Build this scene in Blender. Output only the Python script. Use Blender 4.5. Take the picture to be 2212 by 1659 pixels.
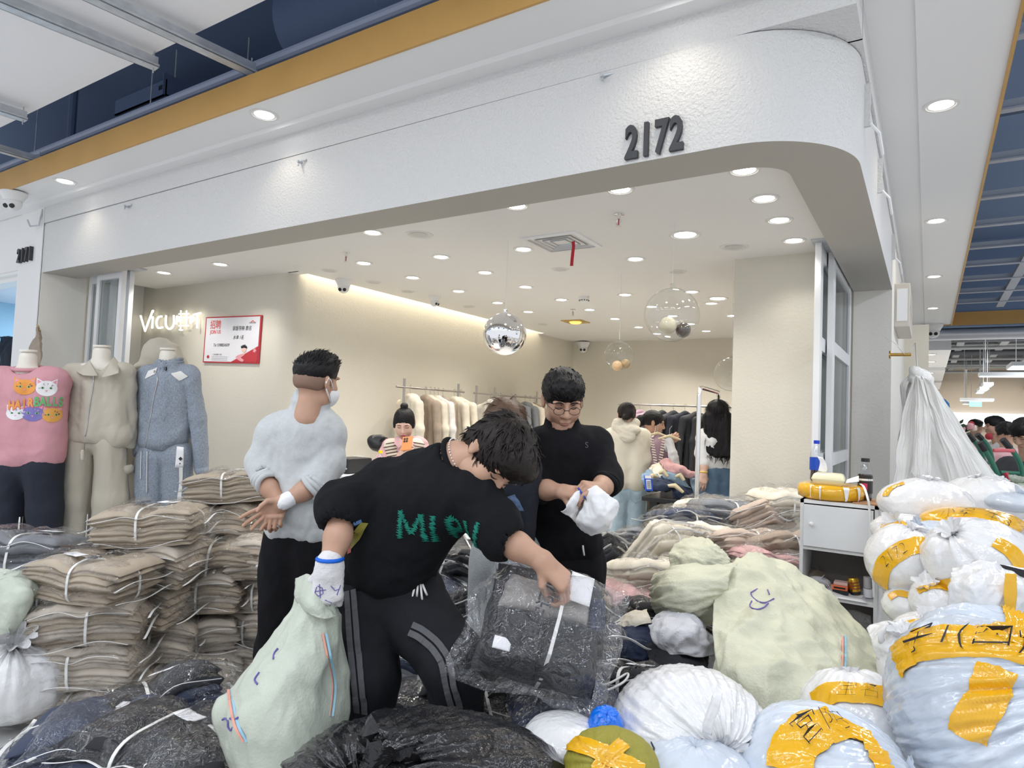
import bpy,bmesh,math,random
import numpy as np
from mathutils import Vector,Matrix
for o in list(bpy.data.objects):
 bpy.data.objects.remove(o)
SC=bpy.context.scene
COL=SC.collection
PI=math.pi
rnd=random.Random(7)
# camera
FPX,CX,CY,CAMH=1410.,1106.,829.5,1.5
_a=np.array([-2210.,-23.5,FPX]);_a/=np.linalg.norm(_a)
_b=np.array([898.,99.5,FPX]);_b-=_a*(_a@_b);_b/=np.linalg.norm(_b)
CAMM=np.array([-_a,_b,np.cross(-_a,_b)])
cam_data=bpy.data.cameras.new('camera')
cam_data.sensor_width=36.
cam_data.lens=FPX/2212.*36.
cam_data.clip_start=.02
cam_data.clip_end=200
cam=bpy.data.objects.new('camera',cam_data)
COL.objects.link(cam)
_r,_u,_k=CAMM@[1,0,0],CAMM@[0,-1,0],CAMM@[0,0,-1]
cam.matrix_world=Matrix(((_r[0],_u[0],_k[0],0),(_r[1],_u[1],_k[1],0),(_r[2],_u[2],_k[2],CAMH),(0,0,0,1)))
SC.camera=cam
# world, light, exposure
SC.view_settings.view_transform='Standard'
SC.view_settings.look='None'
SC.view_settings.gamma=1.
SC.view_settings.use_curve_mapping=False
SC.view_settings.exposure=.42
SC.cycles.transparent_max_bounces=24
SC.cycles.max_bounces=8
SC.cycles.caustics_reflective=False
SC.cycles.caustics_refractive=False
SC.cycles.sample_clamp_indirect=6.
world=bpy.data.worlds.new('mall_ambience')
SC.world=world
world.use_nodes=True
_bg=world.node_tree.nodes['Background']
_bg.inputs[0].default_value=(.93,.96,1.,1)
_bg.inputs[1].default_value=WORLD_STRENGTH=.7
def lamp(name,kind,loc,power,size=.1,color=(1,1,1),rot=(0,0,0),spot=1.6,blend=.6,sizey=None):
 d=bpy.data.lights.new(name,kind)
 d.energy=power
 d.color=color
 if kind=='AREA':
  d.shape='RECTANGLE'
  d.size=size
  d.size_y=sizey or size
 elif kind=='SPOT':
  d.spot_size=spot
  d.spot_blend=blend
  d.shadow_soft_size=size
 else:
  d.shadow_soft_size=size
 o=bpy.data.objects.new(name,d)
 COL.objects.link(o)
 o.location=loc
 o.rotation_euler=rot
 return o
for _x in(-5.2,-3.4,-1.6,.2):
 for _y in(-1.3,.35):
  lamp('mall_fill_light','AREA',(_x,_y,3.55),15,1.15,(.95,.975,1.),sizey=.22)  # unseen strips added overhead for frontal fill and sharp glints on the film
for _y in(1.4,3.6,5.8,8.):
 lamp('mall_fill_light','AREA',(1.5,_y,3.45),18,.22,(.95,.975,1.),sizey=1.15)  # more added unseen strips, along the corridor side
# placing: a ray from the camera point of the survey, met with a plane of the room
def at(px,py,d):
 v=CAMM@np.array([(px-CX)/FPX,(py-CY)/FPX,1.])
 return Vector(v*d)+Vector((0,0,CAMH))
def _on(px,py,ax,val):
 v=CAMM@np.array([(px-CX)/FPX,(py-CY)/FPX,1.])
 t=(val-(CAMH if ax==2 else 0))/v[ax]
 return Vector(v*t)+Vector((0,0,CAMH))
def atx(px,py,x):return _on(px,py,0,x)
def aty(px,py,y):return _on(px,py,1,y)
def atz(px,py,z):return _on(px,py,2,z)
VIEW=Vector(CAMM@[0,0,1])
RIGHT=Vector(CAMM@[1,0,0])
UP=Vector((0,0,1))
RH=Vector((RIGHT.x,RIGHT.y,0)).normalized()
FH=Vector((VIEW.x,VIEW.y,0)).normalized()
# materials
MATS={}
def mat(name,color,rough=.6,metal=0.,bump=0.,bscale=60,var=0.,vscale=8,coat=0.,sheen=0.,spec=.5,emit=None,estr=0.,trans=0.,bdist=.01,detail=4,bstretch=None,sss=0.):
 if name in MATS:
  return MATS[name]
 m=bpy.data.materials.new(name)
 m.use_nodes=True
 nt=m.node_tree
 p=nt.nodes['Principled BSDF']
 p.inputs['Base Color'].default_value=(*color,1)
 p.inputs['Roughness'].default_value=rough
 p.inputs['Metallic'].default_value=metal
 p.inputs['Specular IOR Level'].default_value=spec
 if coat:
  p.inputs['Coat Weight'].default_value=coat
  p.inputs['Coat Roughness'].default_value=.08
 if sheen:
  p.inputs['Sheen Weight'].default_value=sheen
 if sss:
  p.inputs['Subsurface Weight'].default_value=sss
  p.inputs['Subsurface Radius'].default_value=(.02,.008,.005)
 if emit:
  p.inputs['Emission Color'].default_value=(*emit,1)
  p.inputs['Emission Strength'].default_value=estr
 tc=None
 if bump or var:
  tc=nt.nodes.new('ShaderNodeTexCoord')
  mp=nt.nodes.new('ShaderNodeMapping')
  nt.links.new(tc.outputs['Object'],mp.inputs[0])
  if bstretch:
   mp.inputs['Scale'].default_value=bstretch
 if bump:
  n=nt.nodes.new('ShaderNodeTexNoise')
  n.inputs['Scale'].default_value=bscale
  n.inputs['Detail'].default_value=detail
  nt.links.new(mp.outputs[0],n.inputs['Vector'])
  b=nt.nodes.new('ShaderNodeBump')
  b.inputs['Strength'].default_value=bump
  b.inputs['Distance'].default_value=bdist
  nt.links.new(n.outputs[0],b.inputs['Height'])
  nt.links.new(b.outputs[0],p.inputs['Normal'])
  if coat:
   nt.links.new(b.outputs[0],p.inputs['Coat Normal'])
 if var:
  n2=nt.nodes.new('ShaderNodeTexNoise')
  n2.inputs['Scale'].default_value=vscale
  n2.inputs['Detail'].default_value=3
  nt.links.new(tc.outputs['Object'],n2.inputs['Vector'])
  r=nt.nodes.new('ShaderNodeValToRGB')
  e=r.color_ramp.elements
  e[0].position,e[1].position=.3,.7
  e[0].color=(*[c*(1-var)for c in color],1)
  e[1].color=(*[min(1,c*(1+var))for c in color],1)
  nt.links.new(n2.outputs[0],r.inputs[0])
  nt.links.new(r.outputs[0],p.inputs['Base Color'])
 MATS[name]=m
 return m
def film(name,tint=(.97,.98,1.),gloss=.16,rough=.09,bscale=26,bump=.7,bdist=.02,milk=0.):
 "thin clear plastic: see-through with sharp highlights, more mirror-like at grazing angles"
 m=bpy.data.materials.new(name)
 m.use_nodes=True
 nt=m.node_tree
 nt.nodes.clear()
 out=nt.nodes.new('ShaderNodeOutputMaterial')
 tr=nt.nodes.new('ShaderNodeBsdfTransparent')
 tr.inputs[0].default_value=(*tint,1)
 gl=nt.nodes.new('ShaderNodeBsdfGlossy')
 gl.inputs['Roughness'].default_value=rough
 lw=nt.nodes.new('ShaderNodeLayerWeight')
 lw.inputs[0].default_value=.5
 pw=nt.nodes.new('ShaderNodeMath');pw.operation='POWER'
 pw.inputs[1].default_value=4.5
 mul=nt.nodes.new('ShaderNodeMath');mul.operation='MULTIPLY_ADD'
 mul.inputs[1].default_value=.55
 mul.inputs[2].default_value=gloss
 cl=nt.nodes.new('ShaderNodeClamp')
 tc=nt.nodes.new('ShaderNodeTexCoord')
 n=nt.nodes.new('ShaderNodeTexNoise')
 n.inputs['Scale'].default_value=bscale
 n.inputs['Detail'].default_value=3
 n.inputs['Distortion'].default_value=1.2
 b=nt.nodes.new('ShaderNodeBump')
 b.inputs['Strength'].default_value=bump
 b.inputs['Distance'].default_value=bdist
 L=nt.links.new
 L(tc.outputs['Object'],n.inputs['Vector'])
 L(n.outputs[0],b.inputs['Height'])
 L(b.outputs[0],gl.inputs['Normal'])
 L(b.outputs[0],lw.inputs['Normal'])
 L(lw.outputs['Facing'],pw.inputs[0])
 L(pw.outputs[0],mul.inputs[0])
 L(mul.outputs[0],cl.inputs[0])
 mx=nt.nodes.new('ShaderNodeMixShader')
 L(cl.outputs[0],mx.inputs[0])
 L(tr.outputs[0],mx.inputs[1])
 L(gl.outputs[0],mx.inputs[2])
 last=mx
 if milk:
  df=nt.nodes.new('ShaderNodeBsdfDiffuse')
  df.inputs[0].default_value=(.9,.9,.92,1)
  m2=nt.nodes.new('ShaderNodeMixShader')
  m2.inputs[0].default_value=milk
  L(mx.outputs[0],m2.inputs[1])
  L(df.outputs[0],m2.inputs[2])
  last=m2
 L(last.outputs[0],out.inputs[0])
 MATS[name]=m
 return m
# object helpers
def tag(o,label=None,cat=None,group=None,kind=None):
 if label:o['label']=label
 if cat:o['category']=cat
 if group:o['group']=group
 if kind:o['kind']=kind
 return o
def thing(name,label,cat,loc=(0,0,0),group=None,rotz=0.):
 o=bpy.data.objects.new(name,None)
 COL.objects.link(o)
 o.empty_display_size=.05
 o.location=loc
 o.rotation_euler=(0,0,rotz)
 return tag(o,label,cat,group)
def link(name,me,material=None,parent=None,smooth=True,world=True):
 o=bpy.data.objects.new(name,me)
 COL.objects.link(o)
 if material is not None:
  me.materials.clear()
  for m in(material if isinstance(material,(list,tuple))else[material]):
   me.materials.append(m)
 if smooth and len(me.polygons):
  me.polygons.foreach_set('use_smooth',[True]*len(me.polygons))
 if parent is not None:
  o.parent=parent
  if world:
   o.matrix_parent_inverse=parent_world(parent).inverted()
 return o
def parent_world(p):
 m=Matrix.LocRotScale(p.location,p.rotation_euler,p.scale)
 if p.parent:
  return parent_world(p.parent)@p.matrix_parent_inverse@m
 return m
def mesh(V,F,name='m'):
 me=bpy.data.meshes.new(name)
 V=np.asarray(V,dtype=np.float32)
 if isinstance(F,np.ndarray):
  n,k=F.shape
  me.vertices.add(len(V));me.vertices.foreach_set('co',V.ravel())
  me.loops.add(n*k);me.loops.foreach_set('vertex_index',F.ravel().astype(np.int32))
  me.polygons.add(n)
  me.polygons.foreach_set('loop_start',np.arange(0,n*k,k,dtype=np.int32))
  me.update(calc_edges=True)
  me.validate()
 else:
  me.from_pydata(V.tolist(),[],F)
  me.update()
 return me
class MB:
 "collects plain shapes into one mesh, world space"
 def __init__(s):s.v,s.f=[],[]
 def add(s,V,F):
  n=len(s.v)
  s.v+=[tuple(p)for p in V]
  s.f+=[tuple(int(i)+n for i in f)for f in F]
  return s
 def box(s,x0,x1,y0,y1,z0,z1,M=None):
  V=[(x,y,z)for x in(x0,x1)for y in(y0,y1)for z in(z0,z1)]
  if M is not None:V=[M@Vector(p)for p in V]
  return s.add(V,[(0,1,3,2),(4,6,7,5),(0,4,5,1),(2,3,7,6),(0,2,6,4),(1,5,7,3)])
 def tube(s,pts,r,n=8,closed=False,cap=True):
  pts=[Vector(p)for p in pts]
  m=len(pts)
  rs=r if isinstance(r,(list,tuple))else[r]*m
  V,prev=[],None
  for i,p in enumerate(pts):
   if closed:t=pts[(i+1)%m]-pts[i-1]
   else:t=pts[min(i+1,m-1)]-pts[max(i-1,0)]
   if t.length<1e-9:t=Vector((0,0,1))
   t.normalize()
   if prev is None:
    a=t.orthogonal().normalized()
   else:
    a=prev-t*prev.dot(t)
    if a.length<1e-6:a=t.orthogonal()
    a.normalize()
   prev=a
   b=t.cross(a)
   for k in range(n):
    w=2*PI*k/n
    V.append(p+(a*math.cos(w)+b*math.sin(w))*rs[i])
  F=[]
  for i in range(m if closed else m-1):
   j=(i+1)%m
   for k in range(n):
    l=(k+1)%n
    F.append((i*n+k,i*n+l,j*n+l,j*n+k))
  if cap and not closed:
   F.append(tuple(range(n-1,-1,-1)))
   F.append(tuple(range((m-1)*n,m*n)))
  return s.add(V,F)
 def ribbon(s,pts,side,w,th=.002):
  "flat strap along pts, width w across side vectors"
  V,F=[],[]
  m=len(pts)
  for i,p in enumerate(pts):
   p=Vector(p)
   t=(Vector(pts[min(i+1,m-1)])-Vector(pts[max(i-1,0)])).normalized()
   sd=Vector(side[i]if isinstance(side,list)else side)
   sd=(sd-t*sd.dot(t)).normalized()
   nn=t.cross(sd)
   for a,b in((-1,-1),(1,-1),(1,1),(-1,1)):
    V.append(p+sd*(w/2*a)+nn*(th/2*b))
  for i in range(m-1):
   for k in range(4):
    l=(k+1)%4
    F.append((i*4+k,i*4+l,i*4+4+l,i*4+4+k))
  F+=[(3,2,1,0),tuple(range((m-1)*4,m*4))]
  return s.add(V,F)
 def lathe(s,prof,n=20,M=None,caps=True):
  V,F=[],[]
  for r,z in prof:
   for k in range(n):
    w=2*PI*k/n
    V.append(Vector((r*math.cos(w),r*math.sin(w),z)))
  if M is not None:V=[M@p for p in V]
  for i in range(len(prof)-1):
   for k in range(n):
    l=(k+1)%n
    F.append((i*n+k,i*n+l,i*n+n+l,i*n+n+k))
  if caps:
   F.append(tuple(range(n-1,-1,-1)))
   F.append(tuple(range((len(prof)-1)*n,len(prof)*n)))
  return s.add(V,F)
 def prism(s,poly,z0,z1,M=None):
  n=len(poly)
  V=[Vector((x,y,z0))for x,y in poly]+[Vector((x,y,z1))for x,y in poly]
  if M is not None:V=[M@p for p in V]
  return s.add(V,[tuple(range(n-1,-1,-1)),tuple(range(n,2*n))]+[(i,(i+1)%n,n+(i+1)%n,n+i)for i in range(n)])
 def build(s,name,material,parent=None,smooth=False,bevel=0.,world=True):
  me=bpy.data.meshes.new(name)
  me.from_pydata([tuple(p)for p in s.v],[],s.f)
  if bevel or True:
   bm=bmesh.new();bm.from_mesh(me)
   if bevel:
    bmesh.ops.bevel(bm,geom=list(bm.edges),offset=bevel,segments=2,affect='EDGES',profile=.6)
   bmesh.ops.recalc_face_normals(bm,faces=bm.faces)
   bm.to_mesh(me);bm.free()
  me.update()
  o=link(name,me,material,parent,smooth,world)
  if smooth=='auto':
   me.polygons.foreach_set('use_smooth',[True]*len(me.polygons))
   me.set_sharp_from_angle(angle=.6)
  return o
def frame(o,x,y,z):
 "matrix with the three axes as columns, at o"
 x,y,z=Vector(x),Vector(y),Vector(z)
 return Matrix(((x.x,y.x,z.x,o[0]),(x.y,y.y,z.y,o[1]),(x.z,y.z,z.z,o[2]),(0,0,0,1)))
def up_frame(o,ang=0.,tilt=0.):
 return Matrix.Translation(Vector(o))@Matrix.Rotation(ang,4,'Z')@Matrix.Rotation(tilt,4,'X')
def dup(root,loc=None,rot=None,label=None,scale=None):
 r=root.copy();COL.objects.link(r)
 for ch in root.children:
  c=ch.copy();COL.objects.link(c);c.parent=r
  for g in ch.children:
   d=g.copy();COL.objects.link(d);d.parent=c
 if loc is not None:r.location=loc
 if rot is not None:r.rotation_euler=rot
 if scale is not None:r.scale=scale
 if label:r['label']=label
 return r
# noise
def _h(ix,iy,iz,seed):
 n=(ix*374761393+iy*668265263+iz*2147483647+seed*974711)&0xffffffff
 n=((n^(n>>13))*1274126177)&0xffffffff
 n=n^(n>>16)
 return n
def noise3(P,seed=0):
 P=np.asarray(P,dtype=np.float64)
 I=np.floor(P).astype(np.int64)
 f=P-I
 u=f*f*f*(f*(f*6-15)+10)
 r=0
 for dx in(0,1):
  for dy in(0,1):
   for dz in(0,1):
    h=_h(I[:,0]+dx,I[:,1]+dy,I[:,2]+dz,seed)
    g=np.stack([(h&255)/127.5-1,((h>>8)&255)/127.5-1,((h>>16)&255)/127.5-1],1)
    d=g[:,0]*(f[:,0]-dx)+g[:,1]*(f[:,1]-dy)+g[:,2]*(f[:,2]-dz)
    w=(u[:,0]if dx else 1-u[:,0])*(u[:,1]if dy else 1-u[:,1])*(u[:,2]if dz else 1-u[:,2])
    r=r+w*d
 return r
def fbm(P,f=1.,o=3,seed=0,ridge=False):
 P=np.asarray(P,dtype=np.float64)
 s,a=0,1.
 for i in range(o):
  n=noise3(P*f,seed+i*17)
  if ridge:n=.5-np.abs(n)*1.6
  s=s+n*a
  a*=.5
  f*=2.03
 return s
# implicit surfaces: smooth unions of round cones and ellipsoids, meshed by surface nets
def C(a,b,ra,rb=None,k=None):return('c',np.array(a,float),np.array(b,float),ra,ra if rb is None else rb,k)
def E(c,r,ax=None,k=None):return('e',np.array(c,float),np.array(r,float),np.eye(3)if ax is None else np.array(ax,float),k)
def _ev(p,P):
 if p[0]=='c':
  a,b=p[1],p[2]
  ba=b-a
  q=P-a
  t=np.clip((q@ba)/max(1e-12,ba@ba),0,1)
  return np.sqrt(((q-t[...,None]*ba)**2).sum(-1))-(p[3]+(p[4]-p[3])*t)
 q=(P-p[1])@p[3].T
 k0=np.sqrt(((q/p[2])**2).sum(-1))
 k1=np.sqrt(((q/p[2]**2)**2).sum(-1))
 return k0*(k0-1)/np.maximum(k1,1e-9)
def _bb(p):
 if p[0]=='c':
  r=max(p[3],p[4])
  return np.minimum(p[1],p[2])-r,np.maximum(p[1],p[2])+r
 e=np.sqrt(((p[3].T*p[2])**2).sum(1))
 return p[1]-e,p[1]+e
def sdf(prims,h=.01,k=.03,sub=(),clip=None,smooth=0):
 lo=np.min([_bb(p)[0]for p in prims],0)-3*h
 hi=np.max([_bb(p)[1]for p in prims],0)+3*h
 n=np.ceil((hi-lo)/h).astype(int)+1
 G=[(lo[i]+h*np.arange(n[i])).astype(np.float32)for i in range(3)]
 D=np.full(n,1.,dtype=np.float32)
 def part(p,pad):
  a,b=_bb(p)
  i0=np.clip(np.floor((a-pad-lo)/h).astype(int),0,n)
  i1=np.clip(np.ceil((b+pad-lo)/h).astype(int)+1,0,n)
  sl=tuple(slice(i0[j],i1[j])for j in range(3))
  if min(i1-i0)<=0:return sl,None
  P=np.stack(np.meshgrid(G[0][sl[0]],G[1][sl[1]],G[2][sl[2]],indexing='ij'),-1)
  return sl,_ev(p,P)
 for p in prims:
  kk=p[-1]if p[-1]is not None else k
  sl,d=part(p,kk+2*h)
  if d is None:continue
  o=D[sl]
  m=np.maximum(kk-np.abs(o-d),0)/max(kk,1e-9)
  D[sl]=np.minimum(o,d)-m*m*kk*.25
 for p in sub:
  kk=p[-1]if p[-1]is not None else k
  sl,d=part(p,kk+2*h)
  if d is None:continue
  o,d=D[sl],-d
  m=np.maximum(kk-np.abs(o-d),0)/max(kk,1e-9)
  D[sl]=np.maximum(o,d)+m*m*kk*.25
 if clip:
  P=np.stack(np.meshgrid(*G,indexing='ij'),-1)
  for(q,nn)in clip:
   nn=np.array(Vector(nn).normalized())
   D=np.maximum(D,(P-np.array(q))@nn)
 return nets(D,lo,h)
def nets(D,lo,h):
 n=np.array(D.shape)
 S=D<0
 c=[S[dx:n[0]-1+dx,dy:n[1]-1+dy,dz:n[2]-1+dz]for dx in(0,1)for dy in(0,1)for dz in(0,1)]
 tot=sum(x.astype(np.int8)for x in c)
 act=(tot>0)&(tot<8)
 idx=np.full(act.shape,-1,dtype=np.int64)
 cells=np.argwhere(act)
 idx[act]=np.arange(len(cells))
 val={}
 for i,(dx,dy,dz)in enumerate([(a,b,d)for a in(0,1)for b in(0,1)for d in(0,1)]):
  val[(dx,dy,dz)]=D[cells[:,0]+dx,cells[:,1]+dy,cells[:,2]+dz]
 acc=np.zeros((len(cells),3));cnt=np.zeros(len(cells))
 for ax in range(3):
  for a in(0,1):
   for b in(0,1):
    p0=[a,b];p0.insert(ax,0)
    p1=[a,b];p1.insert(ax,1)
    v0,v1=val[tuple(p0)],val[tuple(p1)]
    m=(v0<0)!=(v1<0)
    t=np.where(m,v0/np.where(m,v0-v1,1),0)
    q=np.tile(np.array(p0,float),(len(cells),1))
    q[:,ax]=t
    acc[m]+=q[m];cnt[m]+=1
 V=lo+(cells+acc/np.maximum(cnt,1)[:,None])*h
 F=[]
 for ax in range(3):
  u,w=(ax+1)%3,(ax+2)%3
  s0=[slice(None)]*3;s1=[slice(None)]*3
  s0[ax]=slice(0,-1);s1[ax]=slice(1,None)
  e=S[tuple(s0)]!=S[tuple(s1)]
  pos=np.argwhere(e)
  pos=pos[(pos[:,u]>0)&(pos[:,w]>0)&(pos[:,u]<n[u]-1)&(pos[:,w]<n[w]-1)]
  if not len(pos):continue
  q=[]
  for du,dw in((1,1),(0,1),(0,0),(1,0)):
   r=pos.copy();r[:,u]-=du;r[:,w]-=dw
   q.append(idx[r[:,0],r[:,1],r[:,2]])
  q=np.stack(q,1)
  fl=~S[pos[:,0],pos[:,1],pos[:,2]]
  q[fl]=q[fl][:,::-1]
  F.append(q)
 return V,np.concatenate(F)
def vnormals(V,F):
 fn=np.cross(V[F[:,2]]-V[F[:,0]],V[F[:,3]]-V[F[:,1]])
 N=np.zeros_like(V)
 for i in range(4):
  np.add.at(N,F[:,i],fn)
 return N/np.maximum(np.linalg.norm(N,axis=1),1e-12)[:,None]
def relax(V,F,it=2,lam=.5):
 for _ in range(it):
  A=np.zeros_like(V);c=np.zeros(len(V))
  for i in range(4):
   j=F[:,(i+1)%4]
   np.add.at(A,F[:,i],V[j]);np.add.at(c,F[:,i],1)
   np.add.at(A,j,V[F[:,i]]);np.add.at(c,j,1)
  V=V+lam*(A/np.maximum(c,1)[:,None]-V)
 return V
def folds(V,F,amp=.006,f=9,seed=0,stretch=(1,1,1),o=3):
 "cloth: soft ridged creases along the normal"
 N=vnormals(V,F)
 Q=V*np.array(stretch)
 w=np.stack([noise3(Q*f*.5+11,seed+5),noise3(Q*f*.5+37,seed+6),noise3(Q*f*.5+71,seed+7)],1)
 d=fbm(Q+w*.8/f,f,o,seed,ridge=True)
 return V+N*(d*amp)[:,None]
def gridfaces(nu,nv,wrapu=False):
 F=[]
 for i in range(nu if wrapu else nu-1):
  for j in range(nv-1):
   a,b=i*nv+j,((i+1)%nu)*nv+j
   F.append((a,b,b+1,a+1))
 return np.array(F)
def pillow(c00,c10,c11,c01,th,nu=20,nv=16,edge=.35,amp=0.,f=6,seed=0,flange=0.,up=None,bulge=0.,wob=0.,sharp=0.):
 "a soft flat bag or folded cloth between four corners; returns V, F (quads). flange: flat margin of film"
 c=[np.array(x,float)for x in(c00,c10,c11,c01)]
 u=np.linspace(0,1,nu);v=np.linspace(0,1,nv)
 U,W=np.meshgrid(u,v,indexing='ij')
 U,W=U.ravel(),W.ravel()
 B=(c[0]*((1-U)*(1-W))[:,None]+c[1]*(U*(1-W))[:,None]+c[2]*(U*W)[:,None]+c[3]*((1-U)*W)[:,None])
 n=np.cross(c[2]-c[0],c[3]-c[1]);n/=np.linalg.norm(n)
 if up is not None:n=np.array(up,float)
 eu=np.minimum(U,1-U);ev=np.minimum(W,1-W)
 lu=np.linalg.norm(c[1]-c[0]);lv=np.linalg.norm(c[3]-c[0])
 fl=flange
 du=np.clip((eu*lu-fl)/(edge*lu*.5+1e-6),0,1)
 dv=np.clip((ev*lv-fl)/(edge*lv*.5+1e-6),0,1)
 prof=np.sqrt(1-(1-du)**2)*np.sqrt(1-(1-dv)**2)
 if bulge:prof=prof*(1+bulge*np.sin(PI*U)*np.sin(PI*W))
 out=[]
 for sgn in(1,-1):
  nz=fbm(np.concatenate([B*1.+sgn*13.7],1),f,3,seed,ridge=True)if amp else 0
  hgt=sgn*th/2*prof+.0006*sgn
  P=B+n*hgt[:,None]
  if amp:
   P=P+n*(nz*amp*sgn*(.25+.75*prof))[:,None]
  out.append(P)
 if wob:
  w=fbm(B+5.1,f*.5,2,seed+3)
  w2=np.stack([fbm(B+1.3,f*.8,2,seed+4),fbm(B+7.7,f*.8,2,seed+8),w],1)
  out=[P+w2*wob for P in out]
 G=gridfaces(nu,nv)
 N=nu*nv
 per=[i*nv for i in range(nu)]+[(nu-1)*nv+j for j in range(1,nv)]+[i*nv+nv-1 for i in range(nu-2,-1,-1)]+[j for j in range(nv-2,0,-1)]
 per=np.array(per)
 nx=np.roll(per,-1)
 side=np.stack([per,per+N,nx+N,nx],1)
 return np.concatenate(out),np.concatenate([G,G[:,::-1]+N,side])
_txt={}
def text_mesh(s,size=1.,bold=0.,ext=0.,shear=0.,res=3,align='CENTER'):
 cu=bpy.data.curves.new('txt','FONT')
 cu.body=s
 cu.size=size
 cu.offset=bold
 cu.extrude=ext
 cu.shear=shear
 cu.resolution_u=res
 cu.align_x=align
 cu.align_y='CENTER'
 o=bpy.data.objects.new('txt',cu)
 COL.objects.link(o)
 bpy.context.view_layer.update()
 dg=bpy.context.evaluated_depsgraph_get()
 me=bpy.data.meshes.new_from_object(o.evaluated_get(dg))
 bpy.data.objects.remove(o)
 V=[v.co.copy()for v in me.vertices]
 F=[tuple(p.vertices)for p in me.polygons]
 bpy.data.meshes.remove(me)
 bpy.data.curves.remove(cu)
 return V,F
def put_text(name,s,M,size,material,parent=None,**kw):
 V,F=text_mesh(s,size,**kw)
 me=bpy.data.meshes.new(name)
 me.from_pydata([tuple(M@v)for v in V],[],F)
 me.update()
 return link(name,me,material,parent,False)
def struct(o,label=None):
 o['kind']='structure'
 if label:o['label']=label
 return o
# materials of the room
M_fascia=mat('rough_white_stucco',(.66,.66,.66),.45,bump=.7,bscale=75,bdist=.012,detail=3)
M_white=mat('white_paint',(.8,.8,.8),.45)
M_soffit=mat('soffit_paint',(.82,.82,.82),.35)
M_ceil=mat('shop_ceiling_paint',(.8,.79,.77),.6)
M_beige=mat('beige_stucco',(.7,.665,.58),.8,bump=.25,bscale=60,bdist=.006)
M_greige=mat('warm_grey_stucco',(.8,.78,.73),.75,bump=.35,bscale=50,bdist=.008)
M_gold=mat('ochre_gold_paint',(.52,.3,.085),.45,var=.06,vscale=3)
M_navy=mat('navy_ceiling_paint',(.2,.28,.43),.8)
M_navyg=mat('slate_blue_duct',(.1,.14,.24),.7,bump=.3,bscale=40)
M_steel=mat('galvanised_steel',(.55,.58,.62),.4,.4,var=.12,vscale=14)
M_alu=mat('white_aluminium',(.8,.81,.83),.3)
M_chrome=mat('chrome',(.85,.85,.86),.12,1.)
M_dark=mat('black_plastic',(.015,.015,.018),.35)
M_ink=mat('black_ink',(.012,.012,.02),.5)
M_char=mat('charcoal_letter',(.035,.038,.045),.45)
M_floor=mat('polished_floor_tile',(.66,.66,.65),.18,var=.04,vscale=2)
M_grout=mat('grout',(.35,.34,.33),.8)
M_paper=mat('white_paper',(.86,.86,.88),.6)
M_red=mat('red_cloth',(.5,.015,.03),.6)
M_glass=film('window_glass',(.86,.89,.9),.1,.02,3,.02,.001)
M_lit=mat('lit_diffuser',(1,1,1),.5,emit=(1,.97,.92),estr=6.)
M_unlit=mat('unlit_diffuser',(.62,.61,.59),.5)
M_led=mat('led_panel',(1,1,1),.5,emit=(.85,.97,1.),estr=2.2)
ZC=2.72
ZF=2.65
ZT=3.115
ZS=3.3
# floor of separate tiles
floor=struct(MB().box(-9.2,3.2,-.6,40,-.06,-.012).build('floor',M_grout))
tile_me=None
for i in range(15):
 for j in range(13):
  if tile_me is None:
   t=MB().box(.003,.797,.003,.797,-.012,0.).build('tile',M_floor,floor,bevel=.002,world=False)
   tile_me=t.data
  else:
   t=bpy.data.objects.new('tile',tile_me);COL.objects.link(t);t.parent=floor
  t.location=(-9.2+.8*i,-.4+.8*j,0)
far_floor=MB().box(-9.2,3.2,10.,40,-.012,0.).build('tiling',M_floor,floor)
far_floor['kind']='stuff'
# front and side fascia with its rounded corner
def arc(cx,cy,r,a0,a1,n):
 return[(cx+r*math.cos(a0+(a1-a0)*i/n),cy+r*math.sin(a0+(a1-a0)*i/n))for i in range(n+1)]
outer=[(-7.04,2.735)]+arc(-.72,3.175,.46,-PI/2,0,24)+[(-.26,6.19)]
inner=[(-7.04,3.03)]+arc(-.72,3.175,.175,-PI/2,0,24)+[(-.545,6.19)]
mb=MB()
n=len(outer)
V=[(x,y,z)for z in(ZF,ZT)for x,y in outer]+[(x,y,z)for z in(ZF,ZC+.1)for x,y in inner]
F=[]
for i in range(n-1):
 F+=[(i,i+1,n+i+1,n+i),(i,2*n+i,2*n+i+1,i+1),(2*n+i,3*n+i,3*n+i+1,2*n+i+1),(n+i,n+i+1,3*n+i+1,3*n+i)]
F+=[(0,n,3*n,2*n),(n-1,3*n-1,4*n-1,2*n-1)]
mb.add(V,F)
fas=struct(mb.build('wall_fascia',[M_fascia,mat('underside_greige',(.42,.4,.36),.7)],smooth='auto'))
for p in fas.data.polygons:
 if p.normal.z<-.5 or(p.normal.y>.3 and p.center.z<2.8)or(p.normal.x<-.3 and p.center.z<2.8):p.material_index=1  # underside and inner lip take a darker, warmer grey than the front
struct(MB().box(-7.04,-.245,2.722,3.,ZT+.004,ZS+.3).box(-.5,-.245,2.99,13.2,ZT+.004,ZS+.3).build('trim_fascia',M_fascia))
struct(MB().box(-9.5,.3,2.36,2.632,ZS,ZS+.16).box(-9.5,-.062,2.632,2.73,ZS-.03,ZS+.16).box(-.062,.15,2.632,13.2,ZS-.012,ZS+.16).box(.15,.31,2.632,13.2,ZS-.004,ZS+.16).box(-.25,-.062,2.7,13.2,ZS,ZS+.16).build('ceiling_soffit',M_soffit))
struct(MB().box(-9.5,.31,2.345,2.36,ZS-.014,ZS+.17).build('trim_1',M_gold))
struct(MB().box(.31,.325,2.345,13.2,ZS-.02,ZS+.17).build('trim_2',M_gold))
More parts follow.
